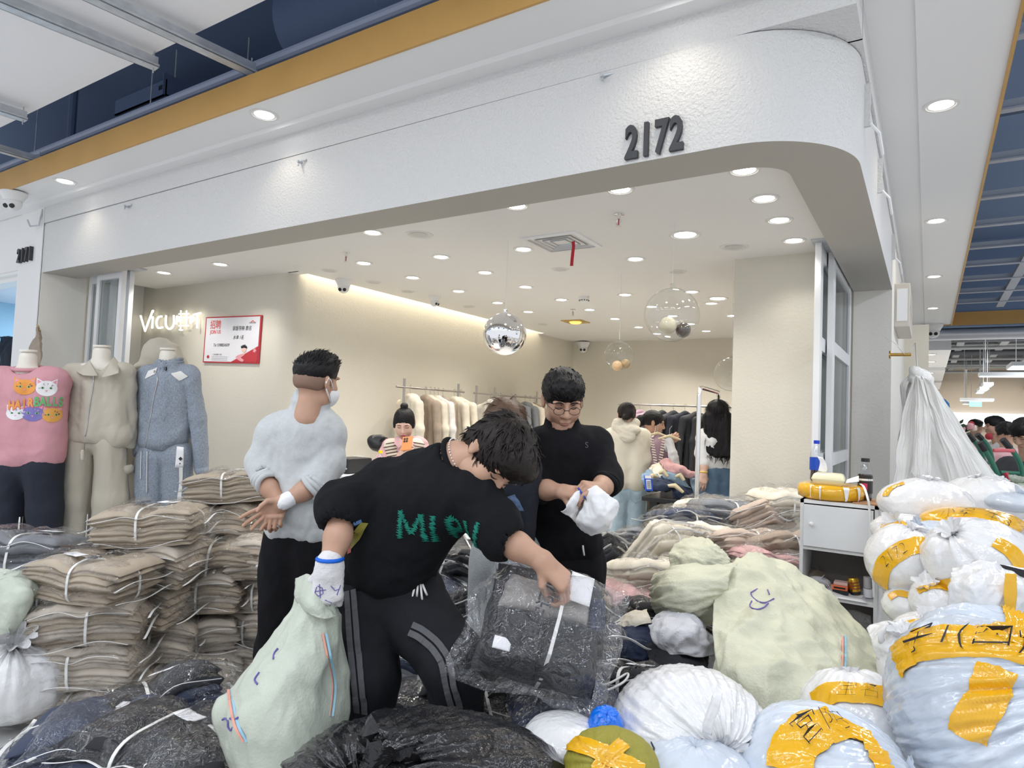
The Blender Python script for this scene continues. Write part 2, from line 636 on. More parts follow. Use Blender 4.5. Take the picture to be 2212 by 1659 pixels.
struct(MB().box(-7.5,-7.04,2.735,3.13,0,ZF+.45).build('wall_left_jamb',M_greige))
struct(MB().box(-7.6,-7.45,3.13,3.95,0,ZC+.1).build('wall_left_pocket',M_greige))
struct(MB().box(-7.18,-7.05,2.722,2.734,0,ZS-0.).build('trim_3',M_white))
NW=[(-7.6,3.9),(-5.16,3.9)]+arc(-5.16,4.1,.2,-PI/2,0,10)[1:]+[(-4.96,9.7),(-5.1,9.7),(-5.1,4.15),(-7.6,4.15)]
struct(MB().prism(NW,0,ZC+.12).build('wall_left',M_beige,smooth='auto'))
struct(MB().box(-5.1,0.,9.62,9.8,0,ZC+.1).build('wall_back',M_beige))
struct(MB().box(-1.23,-.66,4.96,6.2,0,ZC+.05).box(-1.23,-.3,6.2,9.7,0,ZC+.05).build('wall_right',M_beige))
struct(MB().box(-.545,-.26,6.19,13.2,0,ZT+.01).build('wall_side',M_greige))
CE=MB().box(-4.86,-.5,3.,9.7,ZC,ZC+.06).box(-7.2,-4.86,3.,3.92,ZC,ZC+.06).box(-4.97,-4.86,8.45,9.7,ZC,ZC+.06)
CE.box(-5.,-4.86,3.9,4.02,ZC,ZC+.06).box(-5.1,-4.75,3.9,9.7,ZC+.2,ZC+.24)
struct(CE.build('ceiling',M_ceil))
lamp('cove_light','AREA',(-4.9,6.2,ZC+.17),17,.06,(1,.9,.7),sizey=4.4)
# the neighbouring front at the far left
struct(MB().box(-9.6,-7.19,2.735,3.,2.72,ZS+.05).box(-7.56,-7.05,2.73,3.,0,ZS+.02).box(-9.6,-7.56,2.75,2.95,2.69,2.73).box(-9.6,-7.56,2.8,2.95,2.64,2.69).build('wall_neighbour',M_white))
struct(MB().box(-9.8,-7.5,6.,6.1,0,2.8).box(-9.9,-9.8,2.7,6.1,0,2.8).build('wall_neighbour_back',mat('pale_blue_wall',(.36,.6,.8),.7)))
struct(MB().box(-9.8,-7.5,2.95,6.1,2.64,2.7).build('ceiling_neighbour',mat('pale_blue_ceiling',(.62,.7,.8),.7)))
for k in range(2):
 t=thing('ceiling_panel_light',('square' if k==0 else 'second square')+' lit ceiling panel in the blue shop at the left edge'+('' if k==0 else ', further back'),'light',(-8.5+k*.55,4.6+k*.5,2.63))
 MB().box(-8.9+k*.75,-8.2+k*.75,4.2+k*.75,4.85+k*.75,2.615,2.64).build('panel_frame',M_alu,t)
 MB().box(-8.87+k*.75,-8.23+k*.75,4.23+k*.75,4.82+k*.75,2.61,2.616).build('diffuser',M_led,t)
lamp('neighbour_light','AREA',(-8.4,4.6,2.6),60,1.,(.85,.95,1.))
# ceiling void above: dark slab, duct, pipes, white panel, steel channels
struct(MB().box(-14,6,-3,42,4.7,4.8).build('ceiling_void',M_navy))
struct(MB().box(-14,-.9,6.4,6.5,3.4,4.75).box(-14,-.9,3.02,6.5,3.42,3.46).build('wall_void',M_navy))
struct(MB().box(-14,1.,.7,2.055,3.6,3.64).build('ceiling_panel',mat('ceiling_panel_paint',(.86,.87,.9),.6)))
def channel(p,q,w,h,name,label,group=None):
 "galvanised inverted T channel hung under the panel"
 p,q=Vector(p),Vector(q)
 d=(q-p).normalized();s=d.cross(Vector((0,0,1))).normalized()
 t=thing(name,label,'ceiling channel',tuple(p),group)
 Mx=frame(p,s,d,(0,0,1));L=(q-p).length
 MB().box(-w/2,w/2,0,L,0,.006,Mx).box(-w/2,-w/2+.004,0,L,0,.018,Mx).box(w/2-.004,w/2,0,L,0,.018,Mx).build('flange',M_steel,t)
 MB().box(-.016,.016,0,L,.006,h,Mx).build('web',M_steel,t)
 MB().lathe([(.004,-.03),(.004,.1)],8,Mx@Matrix.Translation((0,L-.02,0))).build('bolt',M_steel,t)
channel((-4.2,.2,3.5),(-3.965,2.065,3.5),.075,.07,'ceiling_channel','steel channel with a free cut end, second one from the left top corner')
channel((-3.72,.2,3.5),(-3.49,2.4,3.5),.075,.07,'ceiling_channel','steel channel reaching the gold trim, nearest the middle of the photo top')
channel((-5.75,.2,3.5),(-5.6,2.005,3.5),.075,.07,'ceiling_channel','short visible stub of steel channel by the left edge, above the others')
channel((-6.55,.2,3.48),(-6.44,2.44,3.48),.06,.06,'ceiling_channel','lowest steel channel at the left edge reaching the gold trim')
t=tag(MB().tube([(-14,2.47,3.615),(.2,2.47,3.615)],.03,10).build('conduit_pipe',mat('grey_pipe',(.3,.34,.45),.5),smooth='auto'),'long grey pipe running behind the gold ceiling trim','pipe')
a0=aty(640,30,4.2)
t=tag(MB().lathe([(.33,-0.),(.33,1.25),(.31,1.25)],28,Matrix.Translation((-3.8,3.05,4.2))@Matrix.Rotation(PI/2,4,'Y')).build('ventilation_duct',M_navyg,smooth='auto'),'large round slate blue duct in the dark ceiling void','duct')
t=thing('cable_tray','slate grey boxed cable tray hanging in the dark void at upper left','cable tray',(-6.,3.2,4.14))
MB().box(-6.45,-5.6,3.,3.4,4.14,4.152).box(-6.45,-5.6,3.,3.012,4.14,4.28).box(-5.61,-5.6,2.98,3.4,4.14,4.33).build('tray',M_navyg,t)
for k in range(3):MB().box(-5.7+.025*k,-5.69+.025*k,2.994,3.,4.2,4.24).build('slot',M_dark,t)
for i,(px,py,y)in enumerate(((328,180,2.9),(376,200,3.2),(537,100,3.4),(77,300,3.))):
 p=aty(px,py,y)
 tag(MB().tube([(p.x,p.y,3.5),(p.x,p.y,4.72)],.006,6).build('hanger_rod',M_steel),'thin steel hanger rod in the dark void, '+('near the free channel end','right of the free channel end','over the gold trim by the middle channel','farthest left by the pillar')[i],'rod')
p=aty(225,520/2,3.6)
tag(MB().tube([(-7.3,3.,3.46),(-7.3,3.,4.7)],.04,10).build('vertical_pipe',M_navyg,smooth='auto'),'grey pipe rising in the dark void at the far left','pipe')
for i in range(11):
 y=3.1+i*.92
 t=tag(MB().box(.33,4.5,y,y+.06,3.5,3.512).box(.33,4.5,y+.022,y+.034,3.512,3.57).build('ceiling_joist',mat('joist_grey',(.36,.4,.47),.5)),'grey joist crossing the dark corridor ceiling, '+('first','second','third','fourth','fifth','sixth','seventh','eighth','ninth','tenth','farthest')[i]+' from the camera','joist','joists over the side corridor')
for i in range(2):
 tag(MB().tube([(.33,5.6+i*2.9,3.75),(4.5,5.6+i*2.9,3.75)],.03,8).build('corridor_pipe',mat('navy_pipe',(.07,.1,.17),.5),smooth='auto'),('nearer' if i==0 else 'farther')+' dark pipe above the corridor joists','pipe')
tag(MB().box(.9,1.,3.1,12.9,3.51,3.57).build('ceiling_joist',mat('joist_grey',(.36,.4,.47),.5)),'grey joist running lengthwise under the corridor void','joist')
# letters on the fascia
p0,p1=aty(1356,300,2.7),aty(1480,300,2.7)
t=thing('number_sign','raised charcoal number 2172 on the white fascia','sign',(-1.03,2.7,2.66))
for i,chh in enumerate('2172'):
 px=(1376,1404,1426,1461)[i]
 pc=aty(px,(309,306,299,294)[i],2.69)
 put_text('numeral',chh,frame((-1.138+.069*i,2.705,2.735),(.6,0,0),(0,0,1),(0,-1,0)),.205,M_char,t,bold=.0065,ext=.01)
t=thing('number_sign','raised charcoal number 2171 on the neighbouring front at the left edge','sign',(-7.35,2.73,2.8))
for i,chh in enumerate('2171'):
 pc=aty((43,50,57,63)[i],497,2.72)
 put_text('numeral',chh,frame((-7.5+.083*i,2.715,2.84),(.62,0,0),(0,0,1),(0,-1,0)),.185,M_char,t,bold=.005,ext=.016)
for i,(px,py)in enumerate(((1300,164),(645,349),(271,445))):
 p=aty(px,py,2.7)
 tag(MB().tube([p+Vector((.05,.02,.01)),p+Vector((0,0,0)),p+Vector((.01,-.01,-.03))],.006,6).tube([p+Vector((0.,.03,0)),p+Vector((0,-.012,0))],.009,8).build('wall_hook',M_steel,smooth='auto'),'small metal hook under the fascia seam, '+('nearest the number 2172','at the middle of the fascia','nearest the left end')[i],'hook')
for i,(y,z)in enumerate(((3.32,3.08),(4.25,3.06),(6.,3.06),(8.,3.06))):
 t=thing('signboard_bracket','slim bracket with an angled hook on the side fascia, '+('nearest the rounded corner','second from the rounded corner','third from the rounded corner','farthest down the corridor')[i],'bracket',(-.25,y,z))
 MB().box(-.262,-.235,y,y+.02,z-.2,z).build('plate',M_fascia,t)
 MB().tube([(-.235,y,z-.19),(-.2,y+.03,z-.23),(-.19,y+.12,z-.3)],.007,6).build('hook_arm',M_alu,t)
p=aty(86,470,2.71)
tag(MB().tube([p+Vector((.02,.01,.08)),p+Vector((.02,-.01,-.08)),p+Vector((-.06,-.05,-.09)),p+Vector((-.13,-.05,-.02))],.008,6).build('wall_hook',M_steel,smooth='auto'),'bent wire hook above the number 2171','hook')
# downlights
def make_downlight(lit=True,r=.062,power=20,color=(1,.95,.87)):
 t=thing('downlight','','downlight',(0,0,0))
 MB().lathe([(r*.8,-.001),(r,-.002),(r*1.04,-.006),(r*1.25,-.004),(r*1.27,.002)],28).build('trim_ring',mat('downlight_ring',(.74,.73,.71),.35),t,smooth='auto',world=False)
 MB().lathe([(.001,-.003),(r*.82,-.003)],24,caps=False).build('diffuser',M_lit if lit else M_unlit,t,world=False)
 if lit and power:
  l=lamp('bulb_light','SPOT',(0,0,-.014),power,.045,color,spot=2.2,blend=.75)
  l.parent=t
 return t
ORD=('nearest','second','third','fourth','fifth','sixth','seventh','eighth','ninth','tenth')
dl=make_downlight(True,.062,23)
weak,strong,lit_used=make_downlight(True,.062,10),make_downlight(True,.062,40),set()
first=True
rows={-.76:('by the sliding door',[3.2,3.66,4.09,4.59]),-1.4:('second from the right',[3.19]),-1.9:('left of the clear balloon',[4.66,6.07,6.74,7.6,8.5]),-2.05:('inside the front edge',[3.18]),-2.54:('over the middle of the shop',[4.06,5.99,6.73,7.42,8.1,8.8]),-3.27:('left of the air vent',[3.24,4.,4.61,5.29,6.02,6.7,7.42,8.2,8.9]),-5.3:('added out of view over the glowing sign',[3.42]),-6.2:('added out of view by the glass doors',[3.42]),-4.03:('nearest the left wall',[3.91,4.53,5.23,5.95,6.6]),}  # rows over the sign and by the glass doors added to brighten that wall
for x,(where,ys)in rows.items():
 for i,y in enumerate(ys):
  lab='lit shop ceiling downlight, '+(ORD[i]+' from the front, ' if len(ys)>1 else '')+'row '+where
  if x==-.76:
   o=weak if i==0 else dup(weak)
  elif y>7.9:
   o=strong if strong.name not in lit_used else dup(strong);lit_used.add(strong.name)
  elif first:
   o=dl;first=False
  else:
   o=dup(dl)
  o.location=(x,y,ZC);o['label']=lab;o['group']='downlights in the shop ceiling'
big=make_downlight(True,.085,23)
big.location=(-1.36,4.17,ZC);big['label']='large chrome rimmed downlight in front of the large clear balloon';big['group']='downlights in the shop ceiling'
o=dup(big,(-1.77,6.49,ZC),label='large bright downlight right of the large clear balloon')
un=make_downlight(False,.06,0)
un_spots=[(-3.,3.42,'large unlit round ceiling fitting near the front edge, left of the vent',1.3),(-4.55,4.,'unlit fitting nearest the front along the left wall',1),(-4.55,4.55,'unlit fitting second along the left wall',1),(-4.55,5.05,'unlit fitting third along the left wall',1),(-4.5,6.05,'unlit fitting fourth along the left wall',1),(-4.5,6.7,'unlit fitting fifth along the left wall',1),(-2.6,4.75,'unlit grille fitting behind the air vent',1),(-1.75,5.2,'unlit fitting in front of the large clear balloon',1),(-1.15,4.6,'flat unlit disc near the right pillar',1.3),(-4.4,7.6,'unlit fitting sixth along the left wall',1),(-2.9,8.6,'unlit fitting near the back wall',1)]
for i,(x,y,lab,s)in enumerate(un_spots):
 o=un if i==0 else dup(un)
 o.location=(x,y,ZC);o['label']=lab;o['group']='unlit round fittings in the shop ceiling'
 o.scale=(s,s,1)
soffit_light=make_downlight(True,.07,5,(1,.88,.7))
spots=[(-3.51,2.5,ZS,'lit downlight in the front soffit over the neon sign, nearer of two'),(-6.13,2.5,ZS,'lit downlight in the front soffit near the left end'),(-.93,2.5,ZS,'lit downlight in the front soffit over the number 2172'),(.045,4.2,ZS-.012,'lit downlight in the corridor soffit, nearest'),(.045,6.56,ZS-.012,'lit downlight in the corridor soffit, second'),(.045,8.96,ZS-.012,'lit downlight in the corridor soffit, third'),(.045,11.31,ZS-.012,'lit downlight in the corridor soffit, farthest')]
for i,(x,y,z,lab)in enumerate(spots):
 o=soffit_light if i==0 else dup(soffit_light)
 o.location=(x,y,z);o['label']=lab;o['group']='downlights in the soffit'
# air vents with red ribbons
def vent(x0,y0,w,lab,rlab,rx,ry,rl):
 t=thing('air_vent',lab,'vent',(x0+w/2,y0+w/2,ZC))
 cx,cy=x0+w/2,y0+w/2
 m=MB()
 def sq(a,za,b,zb,mm):
  V=[(cx+sx*a,cy+sy*a,za)for sx,sy in((-1,-1),(1,-1),(1,1),(-1,1))]+[(cx+sx*b,cy+sy*b,zb)for sx,sy in((-1,-1),(1,-1),(1,1),(-1,1))]
  mm.add(V,[(i,(i+1)%4,4+(i+1)%4,4+i)for i in range(4)])
 sq(w/2,ZC-.008,w/2-.035,ZC-.012,m);sq(w/2,ZC,w/2,ZC-.008,m)
 m.build('vent_frame',M_alu,t)
 for k in range(4):
  m=MB();a=(w/2-.035)*(1-k*.22)
  sq(a,ZC-.01,a*.8,ZC+.035,m)
  sq(a*.8,ZC+.035,a*.79,ZC+.036,m)
  m.build('louvre',mat('louvre_grey',(.55,.56,.57),.35,.3),t)
 MB().box(cx-w*.44,cx+w*.44,cy-w*.44,cy+w*.44,ZC+.045,ZC+.05).build('vent_back',M_dark,t)
 pts=[Vector((rx,ry,ZC-.02)),Vector((rx+.004,ry,ZC-rl*.3)),Vector((rx-.003,ry,ZC-rl*.7)),Vector((rx-.006,ry,ZC-rl))]
 tag(MB().ribbon(pts,Vector((1,.1,0)),.022,.004).build('ribbon',M_red),rlab,'ribbon')
vent(-2.4,3.78,.43,'square louvred air vent in the shop ceiling near the front','red ribbon hanging from the front air vent',-2.07,3.95,.19)
vent(-1.68,6.75,.43,'square louvred air vent half hidden by the right pillar','red ribbon hanging from the vent by the right pillar',-1.42,6.7,.2)
for i,(px,py)in enumerate(((1337,463),(748,546),(1238,668))):
 p=atz(px,py,ZC)
 t=thing('sprinkler',('sprinkler head behind the front downlight in the middle','sprinkler head over the man in the grey sweatshirt','sprinkler head above the amber fitting')[i],'sprinkler',tuple(p))
 Mx=Matrix.Translation(p)
 MB().lathe([(.03,0.),(.03,-.004),(.012,-.006),(.01,-.03)],14,Mx).build('base',M_chrome,t,smooth='auto')
 MB().tube([p+Vector((-.008,0,-.03)),p+Vector((-.016,0,-.045)),p+Vector((-.012,0,-.062)),p+Vector((0,0,-.07)),p+Vector((.012,0,-.062)),p+Vector((.016,0,-.045)),p+Vector((.008,0,-.03))],.0035,6).lathe([(.018,-.071),(.018,-.075)],12,Mx).build('frame_arms',M_chrome,t)
 MB().tube([p+Vector((0,0,-.03)),p+Vector((0,0,-.068))],.004,6).build('bulb',M_red,t)
p=atz(1262,641,ZC)
t=thing('smoke_detector','white smoke detector on the shop ceiling','detector',tuple(p))
MB().lathe([(.055,0),(.055,-.03),(.04,-.055),(.02,-.06)],20,Matrix.Translation(p)).build('body',M_white,t,smooth='auto')
m=MB()
for k in range(12):
 m.box(-.006,.006,-.0535,-.046,-.045,-.036,Matrix.Translation(p)@Matrix.Rotation(2*PI*k/12,4,'Z'))
m.build('vent_slots',M_dark,t)
p=atz(1243,694,ZC)
t=thing('amber_light','flat amber square light fitting on the shop ceiling','light',tuple(p))
MB().box(p.x-.14,p.x+.14,p.y-.14,p.y+.14,ZC-.012,ZC).build('plate',mat('amber_plate',(.55,.36,.1),.4),t)
MB().lathe([(.06,-.03),(.08,-.012)],18,Matrix.Translation(p)).build('lens',mat('amber_lens',(.9,.55,.1),.4,emit=(1,.6,.1),estr=1.5),t)
# dome cameras
def dome_camera(p,look,lab,s=1.,dark=False):
 t=thing('security_camera',lab,'camera',tuple(p))
 p=Vector(p);look=Vector(look).normalized()
 MB().lathe([(.065*s,0),(.065*s,-.014*s),(.055*s,-.03*s),(.046*s,-.05*s)],24,Matrix.Translation(p)).build('mount',M_white,t,smooth='auto')
 c=p+Vector((0,0,-.062*s))
 z=look;x=z.orthogonal().normalized()if abs(z.z)>.95 else Vector((0,0,1)).cross(z).normalized();y=z.cross(x)
 Mx=frame(c,x,y,z)
 V=[(.044*s*math.sin(a),.044*s*math.cos(a))for a in[PI*k/12 for k in range(12,0,-1)]]
 MB().lathe([(max(r,.0005),h)for r,h in V]+[(.0005,.044*s)],22,Mx).build('ball',M_white,t,smooth=True)
 for sx in(-1,1):
  MB().lathe([(.013*s,.036*s),(.013*s,.045*s),(.009*s,.046*s),(.001,.046*s)],14,Mx@Matrix.Translation((sx*.017*s,0,0))).build('lens',M_dark,t,smooth='auto')
p=atz(30,418,ZS-.02);dome_camera((p.x,p.y,ZS-.012),(.5,-.7,-.6),'white dome camera under the soffit at the left edge',1.55)
p=atz(743,604,ZC);dome_camera((p.x,p.y,ZC),(.45,-.7,-.5),'white dome camera on the shop ceiling over the left wall',1.25)
p=atz(939,640,ZC);dome_camera((p.x,p.y,ZC),(.9,.1,-.5),'white dome camera with dark visor turned aside, farther along the left wall',1.05)
p=aty(1254,738,9.4);dome_camera((p.x,9.5,p.z),(.3,-.8,-.4),'white dome camera in the back corner',1.6)
dome_camera((.06,13.1,3.29),(0,-1,-.35),'white dome camera at the end of the corridor soffit',2.2)
# sliding glass door stacked beside the right pillar
def glass_door(name,x0,x1,y0,y1,z0,z1,rails,along):
 d=struct(bpy.data.objects.new(name,None));COL.objects.link(d);d.location=((x0+x1)/2,(y0+y1)/2,0)
 if along=='y':
  w=.1
  for a in(y0,y1-w):
   MB().box(x0,x1,a,a+w,z0,z1).build('stile',M_alu,d,bevel=.004)
  zs=[z0]+rails+[z1]
  for z in[z0+.05]+rails+[z1-.05]:
   MB().box(x0+.004,x1-.004,y0+w,y1-w,z-.045,z+.045).build('rail',M_alu,d)
  for a,b in zip(zs[:-1],zs[1:]):
   MB().box((x0+x1)/2-.003,(x0+x1)/2+.003,y0+w,y1-w,a+.04,b-.04).build('pane',M_glass,d)
 else:
  w=.055
  for a in(x0,x1-w):
   MB().box(a,a+w,y0,y1,z0,z1).build('stile',M_alu,d,bevel=.004)
  zs=[z0]+rails+[z1]
  for z in[z0+.05]+rails+[z1-.05]:
   MB().box(x0+w,x1-w,y0+.004,y1-.004,z-.05,z+.05).build('rail',M_alu,d)
  for a,b in zip(zs[:-1],zs[1:]):
   MB().box(x0+w,x1-w,(y0+y1)/2-.003,(y0+y1)/2+.003,a+.04,b-.04).build('pane',M_glass,d)
 return d
glass_door('door_1',-.64,-.6,4.66,5.95,.02,ZC-.01,[1.27,2.05],'y')
glass_door('door_2',-.595,-.555,4.95,6.15,.02,ZC-.01,[1.27,2.05],'y')
struct(MB().box(-.66,-.55,4.6,6.19,ZC-.012,ZC+.02).build('trim_5',M_steel))
for i,(a,y)in enumerate(((-6.7,3.06),(-7.,3.13),(-6.84,3.2))):
 glass_door('door_%d'%(i+3),a,a+.46,y,y+.045,.02,ZC-.01,[1.6],'x')
struct(MB().box(-7.03,-6.2,3.04,3.26,ZC-.012,ZC+.02).build('trim_6',M_steel))
# folded clothes wrapped in clear film, tied with white straps
M_zipw=mat('white_zip_strip',(.86,.86,.86),.35)
M_film=film('clear_film',tint=(1,1,1),gloss=.08,rough=.06,bscale=24,bump=1.,bdist=.03)
M_film2=film('loose_clear_film',(.97,.97,.98),gloss=.08,rough=.06,bscale=20,bump=1.,bdist=.03,milk=.02)
M_strap=mat('white_strap',(.8,.8,.78),.4)
CL={}
for nm,c in dict(tan=(.44,.37,.29),lighttan=(.54,.48,.41),navy=(.045,.058,.1),black=(.018,.019,.024),grey=(.2,.21,.23),charcoal=(.055,.058,.066),cream=(.72,.66,.55),pink=(.62,.38,.38),offwhite=(.74,.72,.69),taupe=(.36,.29,.23),beigerose=(.52,.42,.35)).items():
 CL[nm]=mat('cloth_'+nm,c,.85,bump=.35,bscale=90,var=.12,vscale=9,bdist=.006)
def bundle(cols,L,W,Hh,n,seed,straps=1,marks='',loose=.05,label_at=(.12,.05),wild=1.):
 "one tied bundle, lying; base at the origin. parts: garments, their film bags, strap, paper label, print"
 r=random.Random(seed)
 root=thing('clothing_bundle','','clothing bundle')
 t=Hh/n
 for i in range(n):
  z=t*(i+.5)
  lx,wy=L*r.uniform(.86,.95)/2,W*r.uniform(.84,.95)/2
  dx,dy,a=r.uniform(-.015,.015),r.uniform(-.015,.015),r.uniform(-.06,.06)
  def crn(sx,sy,k=1.,zz=z):
   x,y=sx*lx*k,sy*wy*k
   return(x*math.cos(a)-y*math.sin(a)+dx,x*math.sin(a)+y*math.cos(a)+dy,zz+r.uniform(-.006,.006))
  Vs,Fs,off=[],[],0
  for q in range(2):
   zz=z+(q-.5)*t*.5
   k=1.-.05*q*r.random()
   V,F=pillow(crn(-1,-1,k,zz),crn(1,-1,k,zz),crn(1,1,k,zz),crn(-1,1,k,zz),t*.62,22,18,edge=.17,amp=.013*wild,f=10,seed=seed*7+i*3+q,wob=.01*wild)
   Vs.append(V);Fs.append(F+off);off+=len(V)
  V=np.concatenate(Vs);F=np.concatenate(Fs)
  def shape(V):
   V=V.copy()
   V[:,2]=V[:,2]*(1-.14*np.exp(-(V[:,0]/.05)**2))+Hh*.06*np.sin(V[:,0]*9+seed)
   V[:,2]-=(np.abs(V[:,0])/(L/2))**2*(V[:,2]/Hh)*Hh*.22
   V[:,2]=np.maximum(V[:,2],.004)
   return V
  link('garment',mesh(shape(V),F),CL[cols[i%len(cols)]],root,world=False)
  k=1.+loose/lx*r.uniform(.6,1.2)
  e1,e2=1+loose*r.uniform(.5,2.)/lx,1+loose*r.uniform(.3,1.)/lx
  V,F=pillow((-lx*e2,-wy*k,z),(lx*e1,-wy*k,z),(lx*e1,wy*k,z),(-lx*e2,wy*k,z),t*1.62+.012,24,18,edge=.3,amp=.018*wild,f=14,seed=seed*5+i,flange=loose*.8,wob=.035*wild)
  slv=link('plastic_sleeve',mesh(shape(V),F),M_film,root,world=False)
  for sx,ee in((1,e1),)if i%2 else((-1,e2),):
   yy=np.linspace(-wy*k*.97,wy*k*.97,14)
   Q=np.stack([np.full(14,sx*lx*ee*.99),yy,np.full(14,z)+.014*np.sin(yy*17+seed+i)],1)
   MB().ribbon(shape(Q).tolist(),Vector((sx,0,.25)),.011,.002).build('zip_strip',M_zipw,slv,world=False)
  if i==n-1 or i==0:
   xx=np.linspace(-lx*.9,lx*.9,18)
   Q=np.stack([xx,np.full(18,-wy*k*.985),np.full(18,z)+.014*np.sin(xx*15+seed+i)],1)
   MB().ribbon(shape(Q).tolist(),Vector((0,-1,.3)),.01,.002).build('zip_strip',M_zipw,slv,world=False)
 hz=Hh*.93
 for s in range(straps):
  if s==0:
   x=r.uniform(-.03,.03)
   pts=[(x+math.cos(w)*0.,math.cos(w)*(W/2+.004)*(1 if abs(math.cos(w))<.75 else 1),hz/2+math.sin(w)*(hz/2+.012))for w in[2*PI*k/28 for k in range(29)]]
   pts=[(x,math.copysign(abs(math.cos(w))**.5,math.cos(w))*(W/2-.002),max(.004,hz/2+math.copysign(abs(math.sin(w))**.6,math.sin(w))*(hz/2+.008)))for w in[2*PI*k/32 for k in range(33)]]
   MB().ribbon(pts,Vector((1,0,0)),.011,.003).build('strap',M_strap,root,world=False)
  else:
   y=r.uniform(-.03,.03)
   pts=[(math.copysign(abs(math.cos(w))**.5,math.cos(w))*(L/2-0.),y,max(.004,hz/2*.9+math.copysign(abs(math.sin(w))**.6,math.sin(w))*(hz/2*.95+.012)))for w in[2*PI*k/32 for k in range(33)]]
   MB().ribbon(pts,Vector((0,1,0)),.011,.003).build('strap',M_strap,root,world=False)
 a=r.uniform(-.5,.5)
 lx,ly=label_at
 V,F=pillow(*[(lx*L*2*.5+math.cos(a)*x-math.sin(a)*y,ly+math.sin(a)*x+math.cos(a)*y,Hh*1.02)for x,y in((-.05,-.028),(.05,-.028),(.05,.028),(-.05,.028))],.002,8,6,amp=.002,f=14,seed=seed,wob=.006)
 link('paper_label',mesh(V,F),M_paper,root,world=False)
 if marks:
  put_text('printed_mark',marks,Matrix.Translation((-.1*L,.02,Hh*1.045))@Matrix.Rotation(r.uniform(-.3,.3)+PI/2,4,'Z'),.062,M_ink,root,bold=.0012).matrix_parent_inverse.identity()
 return root
PHI=math.atan2(RH.y,RH.x)
PROTO={'tan':[bundle(['tan','tan','tan'],.5,.36,.19,4,11,2,'古今集'),bundle(['tan'],.48,.36,.18,3,12,1,'古今集',loose=.06),bundle(['tan','lighttan'],.5,.34,.2,4,13,1)],'lighttan':[bundle(['lighttan'],.48,.36,.19,4,21,1),bundle(['lighttan'],.46,.36,.18,3,22,1)],'navy':[bundle(['navy','navy','black'],.52,.36,.24,3,31,1,'',loose=.05,wild=1.1),bundle(['navy'],.5,.38,.22,3,32,2,'',loose=.06,wild=1.1)],'black':[bundle(['black','charcoal'],.44,.34,.17,2,41,1,'古今集',loose=.07,wild=1.2),bundle(['charcoal','black','black'],.42,.32,.18,3,42,1,loose=.07,wild=1.2),bundle(['black'],.46,.34,.15,2,43,1,loose=.08,wild=1.3)],'mixed':[bundle(['charcoal','offwhite'],.42,.32,.15,2,51,1,'古今集',loose=.08,wild=1.3),bundle(['offwhite','grey','navy'],.42,.32,.16,3,52,1,loose=.07,wild=1.2)],'grey':[bundle(['grey'],.5,.38,.2,3,61,1,'古今集',loose=.06,wild=1.1),bundle(['charcoal','grey'],.48,.38,.18,2,62,1,loose=.08,wild=1.2)],'cream':[bundle(['cream'],.42,.34,.16,2,71,1,'古今集',loose=.06,wild=1.2),bundle(['pink','cream','cream','pink'],.38,.32,.18,4,72,0,loose=.04)],'rose':[bundle(['beigerose'],.46,.36,.19,3,81,1,'古今集',loose=.06,wild=1.2),bundle(['beigerose','taupe'],.46,.36,.17,2,82,1,loose=.07,wild=1.2)],}
_used=set()
def put(kind,i,p,yaw,lab,group,tilt=(0,0),s=1.):
 protos=PROTO[kind]
 o=protos[i%len(protos)]
 if o.name in _used:
  o=dup(o)
 else:
  _used.add(o.name)
 o.location=p
 o.rotation_euler=(Matrix.Rotation(PHI+yaw,4,'Z')@Matrix.Rotation(tilt[0],4,'X')@Matrix.Rotation(tilt[1],4,'Y')).to_euler()
 o.scale=(s,s,s)
 tag(o,lab,'clothing bundle',group)
 return o
# ---- the tan pile at the left: five columns, front-left to back-right
LV=('bottom','second up','third up','fourth up','fifth up','sixth up')
def column(px,d,n,where,light,h=.19,seed=0,jit=.03,yaw0=0.,z0=0.):
 r=random.Random(seed)
 base=at(px,880,d)
 z=z0
 for i in range(n):
  top=i==n-1
  kind='lighttan' if i<light else 'tan'
  lab=('light ' if i<light else '')+'tan clothing bundle, '+('topmost' if top else LV[i])+' in the stack '+where
  put(kind,(0 if(top and seed%2==0)else i+1+seed),(base.x+r.uniform(-jit,jit),base.y+r.uniform(-jit,jit),z),yaw0+r.uniform(-.32,.32)+(PI if r.random()<.4 else 0),lab,'tan clothing bundles in the stacks at the left',(r.uniform(-.07,.07),r.uniform(-.09,.09)),1.)
  z+=h
column(232,3.1,4,'nearest the left front',2,.192,2,.02,.15)
column(352,3.42,5,'behind the left front stack',2,.192,4,.02,.1)
column(468,3.6,4,'in the middle of the pile',2,.185,5,.02,.05,0.)
column(512,4.05,6,'beside the man in grey',2,.178,8,.02,-.1)
column(600,3.7,4,'half hidden behind the man in grey',3,.18,7,.02,0)
# ---- navy bundles at the lower left, grey ones by the mannequins
def low(kind,i,px,py,d,yaw,lab,group,tilt=(0,0),s=1.,drop=.1):
 p=at(px,py,d)
 p.z=max(0.,p.z-drop)
 return put(kind,i,p,yaw,lab,group,tilt,s)
G1='navy clothing bundles at the lower left'
low('navy',0,352,1515,2.42,.55,'navy clothing bundle tilted on the pile left of the held sack',G1,(-.28,-.22),1.,.16)
low('navy',1,215,1612,2.15,.35,'navy bundle with two straps at the lower left corner',G1,(-.1,.1),1.05,.13)
low('navy',0,330,1640,2.05,-.25,'navy bundle at the bottom edge below the tilted navy bundle',G1,(-.05,.05),1.,.12)
low('navy',1,95,1700,2.1,.8,'navy bundle cut off by the left bottom corner of the photo',G1,(0,0),1.,.12)
low('black',2,470,1625,2.,.9,'small dark bundle between the navy bundles and the held sack',G1,(.1,0),.9,.08)
